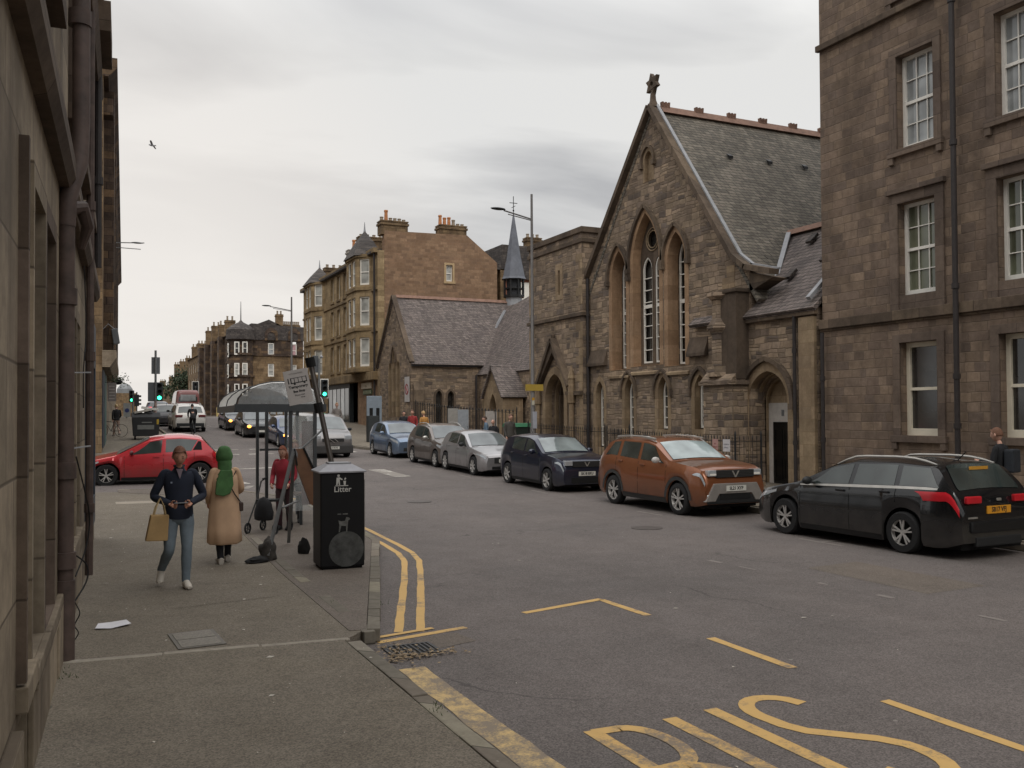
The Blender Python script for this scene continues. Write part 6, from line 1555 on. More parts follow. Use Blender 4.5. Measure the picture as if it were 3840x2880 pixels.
# ================================================================ STREET FURNITURE
M_BIN = plain('black_bin_metal', '#0a0a0c', .45, var=.3, spec=.25)
M_MARK = plain('bin_white_mark', '#b5b3ae', .7)
# litter bin
t = thing('litter_bin', 'black square litter bin with sloping grey top and white Litter lettering', 'litter bin', (3.235, 12.55, KH+.006), math.radians(-3))
b = MB(); b.box(-.30, .30, -.28, .28, .03, 1.30); b.build('body', M_BIN, t, bevel=.018)
MB().box(-.27, .27, -.25, .25, 0, .05).build('base', M_UNDER, t)
mb = MB(); vs = [(-.325, -.305, 1.30), (.325, -.305, 1.30), (.325, .305, 1.30), (-.325, .305, 1.30), (-.325, -.305, 1.32), (.325, -.305, 1.32), (.325, .305, 1.32), (-.325, .305, 1.32), (-.16, -.14, 1.41), (.16, -.14, 1.41), (.16, .14, 1.41), (-.16, .14, 1.41)]
mb.add(vs, [(0, 1, 2, 3)]+[(i, (i+1) % 4, 4+(i+1) % 4, 4+i) for i in range(4)]+[(4+i, 4+(i+1) % 4, 8+(i+1) % 4, 8+i) for i in range(4)]+[(8, 9, 10, 11)])
mb.build('sloping_top', plain('bin_top_grey', '#8f8e92', .5, metal=.2), t)
MB().box(-.15, .15, -.13, .13, 1.41, 1.43).build('stubber_plate', M_LEAD, t)
MB().box(.298, .315, -.24, .24, .1, 1.2).build('side_panel', plain('bin_side', '#5b5752', .5), t, bevel=.006)
fy = -.284
text_mesh('Litter', .105, 'lettering', M_MARK, t, face_matrix((.0, fy, 1.075), (1, 0, 0), (0, 0, 1)), .001, bold=.001)
mb = MB()   # tidy-person emblem
mb.lathe([(0, -.0005), (.018, -.0005)], 10, 'y', c=(-.055, fy-.001, 1.262))
F_ = lambda u, v, w: Vector((u, fy-.001-w, v))
for poly in ([(-.082, 1.235), (-.04, 1.24), (.0, 1.215), (-.005, 1.2), (-.04, 1.215), (-.035, 1.135), (-.052, 1.135), (-.058, 1.18), (-.07, 1.135), (-.088, 1.135)],
             [(.01, 1.19), (.045, 1.19), (.04, 1.135), (.016, 1.135)], [(.02, 1.215), (.035, 1.235), (.05, 1.222), (.03, 1.2)], [(-.1, 1.12), (.075, 1.12), (.075, 1.13), (-.1, 1.13)]):
    mb.prism(poly, F_, 0, .0008)
mb.build('emblem', M_MARK, t)
mb = MB()   # faded dog notice
mb.prism([(-.055, .50), (-.045, .60), (-.06, .66), (-.02, .645), (.03, .65), (.05, .70), (.09, .69), (.10, .67), (.075, .655), (.07, .60), (.06, .50), (.05, .50), (.045, .58), (-.02, .585), (-.04, .50)], F_, 0, .0008)
mb.prism([(-.07, .735), (-.02, .735), (-.02, .75), (-.07, .75)], F_, 0, .0008); mb.prism([(0, .735), (.07, .735), (.07, .75), (0, .75)], F_, 0, .0008)
mb.build('dog_notice', plain('faded_notice', '#5a5a57', .7, var=.4, vs=14), t)
MB().lathe([(0, -.0006), (.24, -.0006)], 28, 'y', c=(.05, fy-.0004, .27)).build('scuffed_disc', plain('scuffed_grey', '#3b3c3a', .6, var=.6, vs=9), t)

# temporary bus stop, blown over at a slant on its tripod
t = thing('temporary_bus_stop', 'leaning temporary bus stop pole with white notice plate on metal tripod legs', 'bus stop sign', (3.78, 14.0, KH+.03))
base = Vector((3.78, 14.0, .15)); topv = Vector((3.17, 14.0, 3.06)); Lc = lambda p: Vector(p)-base
dr = (topv-base).normalized(); rt_ = Vector((dr.z, 0, -dr.x)).normalized()     # plate right direction (towards the pole top side)
mb = MB(); mb.tube([Lc(base), Lc(topv)], .042, 12); mb.build('pole', plain('brushed_steel', '#6f6a66', .35, metal=.7), t, smooth=True)
MB().tube([Lc(topv-dr*.12), Lc(topv+dr*.03)], .075, 12).build('pole_cap', M_UNDER, t, smooth=True)
MB().tube([Lc(base+dr*2.15)-rt_*.02, Lc(base+dr*2.3)-rt_*.02], .07, 10).build('clamp', M_UNDER, t)
pc = base+dr*2.60-rt_*.27+Vector((0, -.05, 0)); h_ = dr*.26; w_ = rt_*.185
p = MB().obox(Lc(pc), w_, h_, (0, .006, 0)).build('notice_plate', plain('notice_white', '#a9a39f', .6, var=.06), t)
def onplate(s, size, dv, du=0., bold=0, mat=M_PLT, sx=1.):
    text_mesh(s, size, 'lettering', mat, p, face_matrix(Lc(pc)+dr*dv+rt_*du+Vector((0, -.0075, 0)), rt_, dr), .001, sx=sx, bold=bold)
onplate('LOTHIAN BUSES', .030, .205, sx=.95, mat=plain('faded_ink', '#6d6863', .7)); onplate('Temporary', .056, .005, bold=.002, sx=1.15); onplate('Bus Stop', .050, -.065, bold=.002); onplate('Please wait', .034, -.122); onplate('here', .034, -.16, .04)
mb = MB()
def pq(u, v): return Lc(pc)+rt_*u+dr*v+Vector((0, -.0075, 0))
def pbar(mb, u0, u1, v0, v1): mb.add([pq(u0, v0), pq(u1, v0), pq(u1, v1), pq(u0, v1)], [(0, 1, 2, 3)])
for u in (-.14, -.10): pbar(mb, u, u+.016, .06, .145)
pbar(mb, -.10, .15, .058, .072); pbar(mb, -.10, .15, .135, .143); pbar(mb, .136, .15, .06, .145)
for u in (-.045, .015, .075): pbar(mb, u, u+.01, .06, .14)
for u in (-.06, .09): pbar(mb, u, u+.03, .036, .058)
mb.build('bus_pictogram', M_PLT, p)
nd = Vector((2.93, 14.0, 1.70)); 
for q in ((2.44, 13.45, .20), (3.42, 14.05, .62), (3.05, 15.0, .16)):
    MB().bar(Lc(nd), Lc(Vector(q)), .05, .03).build('tripod_leg', M_GREY, t)
MB().bar(Lc((3.30, 14.02, .95)), Lc((3.62, 14.02, .2)), .04, .03).build('tripod_leg', M_GREY, t)
MB().bar(Lc((2.70, 13.72, .85)), Lc((3.1, 14.6, .85)), .03, .02).build('cross_strut', M_GREY, t)
bd_c = Vector((3.115, 14.03, 1.34)); bdir = Vector((-.30, .0, .95)).normalized(); brt = Vector((.93, -.2, .3)).normalized()
bdo = MB().prism([(2.93, 1.70), (3.07, 1.70), (3.27, 1.26), (3.27, .80), (3.17, .86), (2.95, 1.46)], lambda u, v, w: Lc((u, 14.0+w, v)), -.02, .03).build('timetable_case', plain('brown_case_back', '#6a4a33', .6, var=.2), t)
mb = MB(); mb.bar(Lc((3.07, 13.97, 1.71)), Lc((3.29, 13.97, 1.24)), .025); mb.bar(Lc((2.93, 13.97, 1.70)), Lc((2.97, 13.97, 1.45)), .02); mb.build('case_edge', M_UNDER, bdo)
MB().tube([Lc(base+dr*1.9), Lc((3.0, 14, 1.66))], .016, 6).build('stay', M_GREY, t)
from mathutils import noise as mnoise
def lump(sx, sy, sz, seed, amp=.35, n=20, m_=14):
    mb = MB(); mb.ball((0, 0, 0), 1, n, m_); out = []
    for v in mb.v:
        V = Vector(v); k = 1+amp*mnoise.noise(V*1.6+Vector((seed, 0, 0)))+amp*.4*mnoise.noise(V*4.+Vector((0, seed, 0)))
        z = V.z*k; out.append((V.x*k*sx, V.y*k*sy, (max(z, -.55)+.55)*sz))
    mb.v = out; return mb
def sandbag(name, label, x, y, z, rz, dims, seed, mat):
    o = lump(*dims, seed).build(name, mat, None, smooth=True, ang=60); o.location = (x, y, z); o.rotation_euler = (0, 0, rz); tag(o, label, 'sandbag', 'sandbags holding down the temporary stop'); return o
sandbag('sandbag', 'grey brown sandbag slumped upright against the tripod leg', 2.46, 13.55, KH, .3, (.13, .11, .20), 3.1, plain('grey_sack', '#3a3632', .95, var=.4, vs=12, bump=.5))
sandbag('sandbag', 'flat black sandbag lying on the pavement by the tripod leg', 2.29, 13.42, KH, .5, (.17, .11, .055), 7.7, plain('black_sack', '#171616', .9, var=.3, vs=15, bump=.4))
sandbag('sandbag', 'small black sack sticking out left of the litter bin', 3.06, 13.9, KH, .9, (.05, .09, .15), 1.3, MATS['black_sack'])

# bus shelter
M_SHF = plain('shelter_frame', '#424547', .45, metal=.4)
t = thing('bus_shelter', 'grey bus shelter with translucent barrel roof and glass panels', 'bus shelter', (3.4, 17, KH))
sxl = lambda y: 2.56+(y-17)*.055; sxr = lambda y: 4.12+(y-17)*.055
def SP(x, y, z): return Vector((x+(y-17)*.055-3.4, y-17, z-KH))
y0, y1 = 17.0, 21.0
for y in (y0, y1): MB().bar(SP(2.50, y, 2.35), SP(4.15, y, 2.35), .07, .13).build('end_beam', M_SHF, t)
for x in (2.53, 4.12): MB().bar(SP(x, y0+.04, 2.33), SP(x, y1-.04, 2.33), .07, .12).build('side_beam', M_SHF, t)
n = 12; vs = []
for y in np.linspace(y0, y1, 6):
    for i in range(n+1):
        a = math.pi*i/n; vs.append(SP(3.325-.79*math.cos(a), y, 2.40+.42*math.sin(a)))
k = n+1
M_ROOFP = bpy.data.materials.new('translucent_roof'); M_ROOFP.use_nodes = True; _t = M_ROOFP.node_tree; _t.nodes.clear()
_o = _t.nodes.new('ShaderNodeOutputMaterial'); _a = _t.nodes.new('ShaderNodeBsdfTranslucent'); _a.inputs[0].default_value = (.97, .96, .93, 1); _b = _t.nodes.new('ShaderNodeBsdfTransparent'); _b.inputs[0].default_value = (.8, .8, .79, 1)
_d = _t.nodes.new('ShaderNodeBsdfDiffuse'); _d.inputs[0].default_value = (.7, .69, .66, 1); _m = _t.nodes.new('ShaderNodeMixShader'); _m.inputs[0].default_value = .2; _m2 = _t.nodes.new('ShaderNodeMixShader'); _m2.inputs[0].default_value = .08
_t.links.new(_a.outputs[0], _m.inputs[1]); _t.links.new(_d.outputs[0], _m.inputs[2]); _t.links.new(_m.outputs[0], _m2.inputs[1]); _t.links.new(_b.outputs[0], _m2.inputs[2]); _t.links.new(_m2.outputs[0], _o.inputs[0])
MB().add(vs, [(j*k+i, j*k+i+1, (j+1)*k+i+1, (j+1)*k+i) for j in range(5) for i in range(n)]).build('barrel_roof', M_ROOFP, t, smooth=True)
for y in np.linspace(y0, y1, 3): MB().tube([SP(3.325-.80*math.cos(math.pi*i/n), y, 2.40+.43*math.sin(math.pi*i/n)) for i in range(n+1)], .011, 6).build('roof_rib', M_SHF, t, smooth=True)
mb = MB(); mb.prism([(3.325-.77*math.cos(math.pi*i/n), 2.41+.40*math.sin(math.pi*i/n)) for i in range(n+1)], lambda u, v, w: SP(u, y0+w, v), 0, .008)
mb.build('end_arch_panel', clear_mat('smoked_panel', (.30, .31, .31), .6, .2), t)
for x, y in ((3.50, 17.05), (3.95, 17.05), (3.35, 19.3), (3.35, 20.9), (3.98, 20.9), (3.98, 19.3)):
    MB().bar(SP(x, y, KH), SP(x, y, 2.3), .06, .06).build('post', M_SHF, t)
MB().prism(rect(3.54, 3.92, .45, 2.2), lambda u, v, w: SP(u, 17.05+w, v), -.006, .006).build('glass_panel', clear_mat('shelter_glass', (.55, .58, .58), .22, .05), t)
ad = MB().prism(rect(3.72, 3.92, .55, 2.1), lambda u, v, w: SP(u, 17.12+w, v), -.02, .02).build('poster_case', plain('poster_dark_red', '#5a3a36', .4, var=.3, vs=3), t)
for ya, yb in ((17.2, 19.2), (19.4, 20.8)):
    MB().prism([(ya, .5), (yb, .5), (yb, 2.2), (ya, 2.2)], lambda u, v, w: SP(3.99+w, u, v), -.005, .005).build('glass_panel', MATS['shelter_glass'], t)
mb = MB(); mb.bar(SP(3.75, 17.4, .72), SP(3.75, 20.9, .72), .22, .04)
be = mb.build('bench', plain('bench_seat', '#6a5347', .6), t)
for y in (17.6, 19.3, 20.7): MB().bar(SP(3.78, y, KH), SP(3.78, y, .70), .05).build('bench_leg', M_SHF, be)
MB().bar(SP(3.4, 20.9, 1.45), SP(3.95, 20.9, 1.45), .05).build('cross_rail', M_SHF, t)

# traffic signals
M_SIG = plain('signal_dark', '#22272a', .5)
M_SIGB = plain('signal_back_grey', '#505356', .5)
M_GRN = emit_mat('green_signal_lit', '#38ffb0', 5.)
def signal_head(parent, x, z, front=True, y=0, border=False, w=.34, h=1.0, lit=True, name='signal_head'):
    """front=True: lenses face -Y (us)"""
    hd = MB().box(x-w/2, x+w/2, y-.02, y+.06, z-h/2, z+h/2).build(name, M_SIG if front else M_SIGB, parent, bevel=.02)
    if front:
        if border: MB().prism(rect(x-w/2-.05, x+w/2+.05, z-h/2-.05, z+h/2+.05), lambda u, v, q: Vector((u, y+.07+q, v)), -.02, .0, holes=[rect(x-w/2, x+w/2, z-h/2, z+h/2)]).build('white_border', M_WHITE, hd)
        for i, m_ in enumerate((M_UNDER, M_UNDER, M_GRN if lit else M_UNDER)):
            zz = z+h*.31-i*h*.31
            MB().lathe([(0, -.035), (.06, -.03), (.10, -.02)], 14, 'y', c=(x, y, zz)).build('lens', m_, hd)
            MB().lathe([(.115, -.02), (.12, -.16)], 12, 'y', c=(x, y, zz), a0=0, a1=math.pi).build('visor', M_UNDER, hd)
    else:
        for i in range(3): MB().box(x-w*.42, x+w*.42, y+.06, y+.10, z+h*.31-i*h*.31-.12, z+h*.31-i*h*.31+.12).build('housing', M_SIGB, hd, bevel=.02)
    return hd
t = thing('traffic_signal', 'tall traffic signal pole with green light beside the black waste container', 'traffic light', (3.57, 51.5, zg(51.5)+KH), group='traffic signals at the junction')
MB().tube([(0, 0, 0), (0, 0, 4.55)], .057, 12).build('pole', M_GREY, t, smooth=True)
signal_head(t, .19, 2.38); signal_head(t, -.20, 2.38, False, .05)
MB().box(-.20, .22, .05, .10, 3.32, 4.20).build('back_board', plain('sign_back_grey', '#5d6063', .5), t, bevel=.01)
MB().tube([(0, 0, .6), (0, 0, 1.9)], .065, 12).build('striped_tape', plain('red_white_tape', '#8f7a74', .6, var=.5, vs=7), t)
t = thing('traffic_signal', 'smaller far traffic signal showing green left of the tall pole', 'traffic light', (3.60, 75, zg(75)+KH), group='traffic signals at the junction')
MB().tube([(0, 0, 0), (0, 0, 2.2)], .06, 8).build('pole', M_GREY, t); signal_head(t, -.08, 1.78, w=.36, h=.9)
t = thing('traffic_signal', 'dark signal head in profile just right of the far green light', 'traffic light', (3.98, 77, zg(77)+KH), group='traffic signals at the junction')
MB().tube([(0, 0, 0), (0, 0, 2.1)], .05, 8).build('pole', M_GREY, t)
hd = MB().box(-.18, .16, -.1, .1, 1.0, 1.9).build('signal_head', M_SIG, t)
for z in (1.15, 1.45, 1.75): MB().box(.16, .32, -.08, .08, z-.05, z+.1).build('visor', M_SIG, hd)
# signals on the church-side crossing
p0 = onY(1205, 1500, 49.0)
t = thing('traffic_signal', 'white bordered traffic signal showing green before the buff tenement', 'traffic light', (p0.x, 49.0, zg(49)+KH), group='traffic signals at the junction')
gz = zg(49)+KH
MB().tube([(-.12, 0, 0), (-.12, 0, onY(1200, 1345, 49).z-gz)], .06, 10).build('pole', M_GREY, t)
zc = onY(1215, 1457, 49).z-gz; zb_ = onY(1190, 1365, 49).z-gz
signal_head(t, .16, zc, border=True, w=.36, h=.95, y=-.05); signal_head(t, -.3, zb_, False, .05, w=.3, h=.9)
MB().ball((.0, 0, onY(1195, 1338, 49).z-gz), .09, 8, 6).build('sensor', M_LEAD, t)
p0 = onY(735, 1470, 70)
t = thing('traffic_signal', 'tiny green signal above the roof of the red topped minibus', 'traffic light', (p0.x, 88, zg(88)), group='traffic signals at the junction')
q = onY(733, 1473, 88.0); t.location.x = q.x
MB().tube([(0, 0, 0), (0, 0, q.z-zg(88)+.6)], .06, 8).build('pole', M_GREY, t); signal_head(t, 0, q.z-zg(88)+.35, border=True, w=.5, h=1.3)
# round blue sign far left
q = onY(476, 1540, 80)
t = thing('road_sign', 'small round blue road sign on a pale backing board far left', 'road sign', (q.x, 80, zg(80)))
MB().tube([(0, 0, 0), (0, 0, q.z-zg(80)+.5)], .05, 8).build('pole', M_GREY, t)
MB().box(-.26, .26, -.06, -.03, q.z-zg(80)-.5, q.z-zg(80)+.6).build('board', plain('pale_sign', '#8f9290', .6), t)
MB().lathe([(0, -.07), (.17, -.065)], 14, 'y', c=(0, 0, q.z-zg(80)+.02)).build('blue_disc', plain('sign_blue', '#2a3668', .5), t)

# street lamps
def lamp(x, y, h, arm, label, double=True, r=.075):
    z0 = zg(y)+KH; t = thing('street_lamp', label, 'street lamp', (x, y, z0), group='street lamps on the church side')
    MB().tube([(0, 0, 0), (0, 0, 1.4), (0, 0, 1.45), (0, 0, h)], [r*1.25, r*1.25, r, r*.55], 12).build('pole', plain('lamp_post_grey', '#6f6c6a', .5, metal=.3), t, smooth=True)
    MB().tube([(0, 0, h-.9), (-arm, 0, h-.68)], .028, 8).build('arm', MATS['lamp_post_grey'], t)
    if double: MB().tube([(0, 0, h-.95), (-arm*.85, 0, h-.8)], .018, 6).build('arm_stay', MATS['lamp_post_grey'], t)
    MB().ball((-arm-.22, 0, h-.64), .3, 10, 6, sc=(1, .4, .16)).build('lantern', M_TRIM, t, smooth=True)
    return t
lp = lamp(14.62, 29.4, 9.75, 1.1, 'tall grey street lamp with long arm carrying a yellow sign')
zz = onY(2000, 1454, 29.35).z-(zg(29.4)+KH)
ys_ = MB().box(-.33, .37, -.11, -.085, zz-.11, zz+.12).build('yellow_sign', plain('yellow_sign_face', '#a98f3c', .6, var=.08), lp)
MB().box(-.08, .02, -.1, -.09, zz-.62, zz-.35).build('notice', plain('notice_cream', '#c0bba8', .6), lp); MB().box(-.08, .02, -.105, -.092, zz-.45, zz-.35).build('notice_header', plain('notice_orange', '#b98a2e', .6), lp)
MB().box(-.05, .11, -.11, -.09, zz-1.45, zz-.85).build('notice', plain('notice_grey', '#a6a8b0', .6), lp)
lamp(12.52, 60.6, 8.5, 1.4, 'distant street lamp in front of the sooty corner block', r=.09)
t = thing('street_lamp', 'double armed lamp bracket reaching out from the left tenement', 'street lamp', (1.2, 60, zg(60)), group='street lamps on the church side')
t['group'] = 'wall lamps'
mb = MB(); mb.bar((.2, 0, 11.3), (2.3, 0, 11.42), .05); mb.bar((.2, 0, 11.05), (2.1, 0, 11.02), .04); mb.build('arm', M_GREY, t); MB().ball((1.9, 0, 11.4), .35, 8, 6, sc=(1, .4, .15)).build('lantern', M_GREY, t)
q = onY(433, 1262, 44)
t = thing('wall_floodlight', 'grey boxy floodlight sticking out from the left tenement corner', 'floodlight', (q.x, 44, q.z))
MB().obox((0, 0, 0), (.13, 0, .03), (0, .2, 0), (-.05, 0, .33)).build('housing', M_SIGB, t, bevel=.03); MB().tube([(0, 0, .3), (-.3, .05, .55), (-.6, .05, .2)], .02, 6).build('bracket', M_LEAD, t)
q = onY(420, 1468, 46)
t = thing('hanging_shop_sign', 'grey hanging shop sign jutting out over the far left pavement', 'shop sign', (q.x, 46, q.z))
MB().box(-.18, .18, -.03, .03, -.45, .40).build('board', plain('hanging_board', '#77706c', .7, var=.25, vs=8), t, bevel=.01); MB().bar((-.5, 0, .42), (.18, 0, .42), .025).build('bracket', M_UNDER, t)
mb = MB()
for i in range(5): mb.box(-.12, .12, -.034, -.03, -.35+i*.14, -.30+i*.14)
mb.build('lettering_marks', plain('faint_letters', '#9c9692', .7), t)
q = onY(445, 1425, 48)
t = thing('hanging_basket', 'small leafy hanging basket above the shop sign', 'hanging basket', (q.x, 48, q.z))
lf = MB()
for i in range(160):
    v = Vector((random.gauss(0, .22), random.gauss(0, .2), random.gauss(0, .14))); r = .05; a = Vector((random.gauss(0, 1), random.gauss(0, 1), random.gauss(0, 1))).normalized()*r; b_ = a.cross(Vector((random.gauss(0, 1), 1, 0))).normalized()*r
    lf.add([v-a, v+b_*.5, v+a, v-b_*.5], [(0, 1, 2, 3)])
lf.build('foliage', plain('basket_leaf', '#4a5440', .8), t); MB().ball((0, 0, -.1), .18, 8, 6, sc=(1, 1, .7)).build('basket', M_UNDER, t)

# communal waste container with rubbish heaped on it
t = thing('waste_container', 'black wheeled waste container heaped with white packaging on the far corner', 'waste container', (3.02, 50.2, zg(50.2)+KH), math.radians(-2))
MB().prism([(-.60, .16), (.60, .16), (.66, 1.12), (-.66, 1.12)], lambda u, v, w: Vector((u, w, v)), -.5, .5).build('tub', plain('container_black', '#17181a', .6, var=.2), t, bevel=.03)
MB().box(-.40, .38, -.512, -.503, .50, .72).build('notice', plain('container_notice', '#6a6b68', .6), t)
MB().box(-.2, .28, -.512, -.503, .82, .88).build('notice', MATS['container_notice'], t)
MB().box(.50, .60, -.515, -.505, .75, 1.0).build('yellow_tag', plain('tag_yellow', '#a68a2a', .6), t)
MB().prism([(-.5, 1.12), (.5, 1.12), (.45, 1.22), (-.3, 1.34)], lambda u, v, w: Vector((w, u, v)), -.68, .68).build('lid', plain('lid_black', '#222325', .6), t, bevel=.02)
for sx in (-.5, .5):
    for sy in (-.38, .38): MB().lathe([(0, -.04), (.09, -.04), (.09, .04), (0, .04)], 12, 'x', c=(sx, sy, .09)).build('wheel', M_UNDER, t)
pile = [('cardboard_box', 'flattened pale cardboard box on the waste container', '#a9a49c', (-.15, -.2, 1.42), (.42, .2, .05), .2), ('cardboard_box', 'white polystyrene box lid on the waste container', '#c9c7c2', (.2, .05, 1.55), (.40, .16, .06), -.15), ('refuse_sack', 'grey refuse sack squeezed under the packaging', '#54524f', (-.35, -.1, 1.3), (.2, .2, .12), .1), ('refuse_sack', 'black refuse sack on the container lid', '#242426', (.15, -.2, 1.3), (.26, .2, .12), 0)]
for nm, lb_, col, c_, h3, tl in pile:
    mb = MB()
    if 'box' in nm: mb.obox((0, 0, 0), (h3[0]*math.cos(tl), 0, h3[0]*math.sin(tl)), (0, h3[1], 0), (-h3[2]*math.sin(tl), 0, h3[2]))
    else: mb.ball((0, 0, 0), 1, 10, 7, sc=h3)
    o = mb.build(nm, plain('pile_'+col[1:], col, .8), None, smooth='sack' in nm, bevel=.01 if 'box' in nm else 0); o.location = (3.02+c_[0], 50.2+c_[1], zg(50.2)+KH+c_[2]); tag(o, lb_, 'rubbish')
# church side bits
def railings(label, pts, h=1.35, spacing=.13, base=None, posts=True, r=.009):
    x0, y0 = pts[0]; t = thing('iron_railings', label, 'railings', (x0, y0, zg(y0)+KH)); zb = zg(y0)+KH
    mb = MB(); rl = MB()
    for (a, b), (c, d) in zip(pts, pts[1:]):
        L_ = math.hypot(c-a, d-b); n = int(L_/spacing)
        for i in range(n+1):
            f = i/n; x, y = a+(c-a)*f-x0, b+(d-b)*f-y0; z = zg(y+y0)+KH-zb
            mb.tube([(x, y, z+.05), (x, y, z+h-.1)], r, 4, cap=False); mb.tube([(x, y, z+h-.12), (x, y, z+h-.06), (x, y, z+h+.02)], [r, r*2.2, .002], 4, cap=False)
        for hh in (.2, h-.16): rl.bar((a-x0, b-y0, zg(b)+KH-zb+hh), (c-x0, d-y0, zg(d)+KH-zb+hh), .04, .018)
    mb.build('bars', M_BLACK, t); rl.build('rail', M_BLACK, t)
    for (x, y) in pts: MB().tube([(x-x0, y-y0, zg(y)+KH-zb), (x-x0, y-y0, zg(y)+KH-zb+h+.05), (x-x0, y-y0, zg(y)+KH-zb+h+.16)], [.028, .028, .004], 8).build('post', M_BLACK, t)
    MB().bar((pts[0][0]-x0, pts[0][1]-y0, .06), (pts[-1][0]-x0, pts[-1][1]-y0, zg(pts[-1][1])+KH-zb+.06), .28, .14).build('coping', S_CHD, t)
    return t
railings('black spiked railings before the gabled church by the copper car', [(17.2, 20.3), (16.3, 20.3), (16.3, 27.1), (17.2, 27.1)], 1.42)
railings('black spiked railings in front of the tower portal behind the navy car', [(17.0, 28.4), (16.3, 28.4), (16.3, 33.2)], 1.42)
railings('tall sparse railings before the small slated church', [(17.6, 37.0), (17.6, 50.6)], 1.9, .38, r=.02)
for i, (yy, col, sz, lb_, txt) in enumerate(((20.62, '#c3bfc0', (.30, .34), 'white notice with grey text on the railings', 'CHURCH OFFICE'), (21.12, '#b08a84', (.24, .32), 'pinkish red lettered notice on the railings', 'NO PARKING'))):
    o = thing('notice_board', lb_, 'notice', (16.26, yy, zg(yy)+KH+1.15)); bd = MB().box(-.012, .0, -sz[0]/2, sz[0]/2, -sz[1]/2, sz[1]/2).build('board', plain('notice_%d' % i, col, .6), o)
    for j, wd in enumerate(txt.split()): text_mesh(wd, .055, 'lettering', plain('notice_ink%d' % i, ['#6d6f78', '#7c3f3b'][i], .7), bd, face_matrix((-.014, 0, .03-.09*j), (0, -1, 0), (0, 0, 1)), .001)
for i, (px_, yy, col) in enumerate(((1699, 44, '#8e8b86'), (1737, 42, '#8b9096'), (1842, 39.5, '#a8a29d'))):
    q = onY(px_, 1590, yy); o = thing('notice_board', ['pale grey notice board on the tall railings', 'bluish notice board in the middle of the tall railings', 'white notice board at the near end of the tall railings'][i], 'notice', (q.x, yy, zg(yy)+KH+1.2), group='notices on the tall railings')
    MB().box(-.28, .28, -.02, .02, -.55, .6).build('board', plain('rail_notice_%d' % i, col, .7, var=.15), o)
q = onX(1526, 1460, XF-.05)
t = thing('round_prohibition_sign', 'white wall sign with red ring on the small church gable', 'sign', (XF-.06, q.y, q.z))
MB().box(0, .03, -.42, .42, -.75, .75).build('board', plain('sign_white', '#b2adab', .6), t)
MB().lathe([(.24, -.012), (.33, -.012)], 20, 'x').build('red_ring', plain('sign_red', '#8e3b3e', .6), t); MB().bar((-.012, .2, .2), (-.012, -.2, -.2), .07, .01).build('red_bar', MATS['sign_red'], t)
q = onY(1397, 1600, 46)
t = thing('street_cabinet', 'dark green street cabinet on the pavement corner left of the pale blue car', 'cabinet', (q.x, 46, zg(46)+KH))
MB().box(-.28, .28, -.2, .2, 0, 1.35).build('body', plain('cabinet_dark', '#2b2f30', .6), t, bevel=.02); MB().box(.05, .26, -.21, -.2, .1, .95).build('door', M_GREY, t)
q = onY(1403, 1570, 52)
t = thing('notice_kiosk', 'pale blue grey information panel by the tenement corner', 'panel', (q.x, 52, zg(52)+KH))
MB().box(-.45, .45, -.08, .08, .1, 2.2).build('panel', plain('kiosk_blue', '#7c8690', .6), t, bevel=.03)
for x in (-.2, .2): MB().box(x-.1, x+.1, -.09, -.08, .2, 1.5).build('dark_mark', M_UNDER, t)
q = onY(1975, 1600, 35)
t = thing('green_bin', 'green lidded communal bin beside the tower by the lamp post', 'bin', (q.x, 35.4, zg(35)+KH))
MB().prism([(-.6, .15), (.6, .15), (.7, 1.2), (-.7, 1.2)], lambda u, v, w: Vector((u, w, v)), -.5, .5).build('tub', plain('bin_dark_green', '#1f2a25', .6), t, bevel=.03)
MB().prism([(-.55, 1.2), (.55, 1.2), (.4, 1.36), (-.4, 1.36)], lambda u, v, w: Vector((w, u, v)), -.72, .72).build('lid', plain('bin_green', '#2f6b4a', .5), t, bevel=.02)
q = onY(808, 1560, 110)
t = thing('yellow_bollard', 'small yellow bollard at the side street mouth far away', 'bollard', (onY(818, 1560, 118).x, 118, zg(118)))
MB().tube([(0, 0, 0), (0, 0, 1.1), (0, 0, 1.2)], [.22, .2, .05], 10).build('post', plain('bollard_yellow', '#b9a468', .6), t)
# tree in front of the brown tenement
def tree(name, label, x, y, z, h, r, n=900, lr=.28):
    t = thing(name, label, 'tree', (x, y, z)); random.seed(5)
    mb = MB(); mb.tube([(0, 0, 0), (.1, 0, h*.3), (.05, .1, h*.55)], [.28, .2, .12], 8)
    for k in range(6): a = k*1.05; mb.tube([(.05, .05, h*.35), (math.cos(a)*r*.4, math.sin(a)*r*.4, h*.6), (math.cos(a)*r*.7, math.sin(a)*r*.7, h*.78)], [.1, .06, .02], 6)
    mb.build('trunk', plain('bark', '#4a3f35', .9), t); lf = MB(); cs = [(random.gauss(0, r*.42), random.gauss(0, r*.42), h*.62+random.gauss(0, h*.13), random.uniform(.35, .6)*r) for _ in range(13)]
    for i in range(n):
        c = random.choice(cs); v = Vector((random.gauss(0, 1), random.gauss(0, 1), random.gauss(0, 1))).normalized()*c[3]*random.random()**.4; p = Vector(c[:3])+v
        a = Vector((random.gauss(0, 1), random.gauss(0, 1), random.gauss(0, 1))).normalized()*lr*random.uniform(.5, 1); b_ = a.cross(Vector((random.gauss(0, 1), random.gauss(0, 1), random.gauss(0, 1)))).normalized()*lr*.45
        lf.add([p-a, p+b_, p+a, p-b_], [(0, 1, 2, 3)])
    lf.build('crown', plain('dark_leaf', '#34402a', .8, var=.45, vs=1.5), t); return t
q = onY(690, 1470, 180)
tree('street_tree', 'dark green tree in front of the far brown tenement', q.x, 180, 2.3, 8.0, 3.4, 1600, .4)
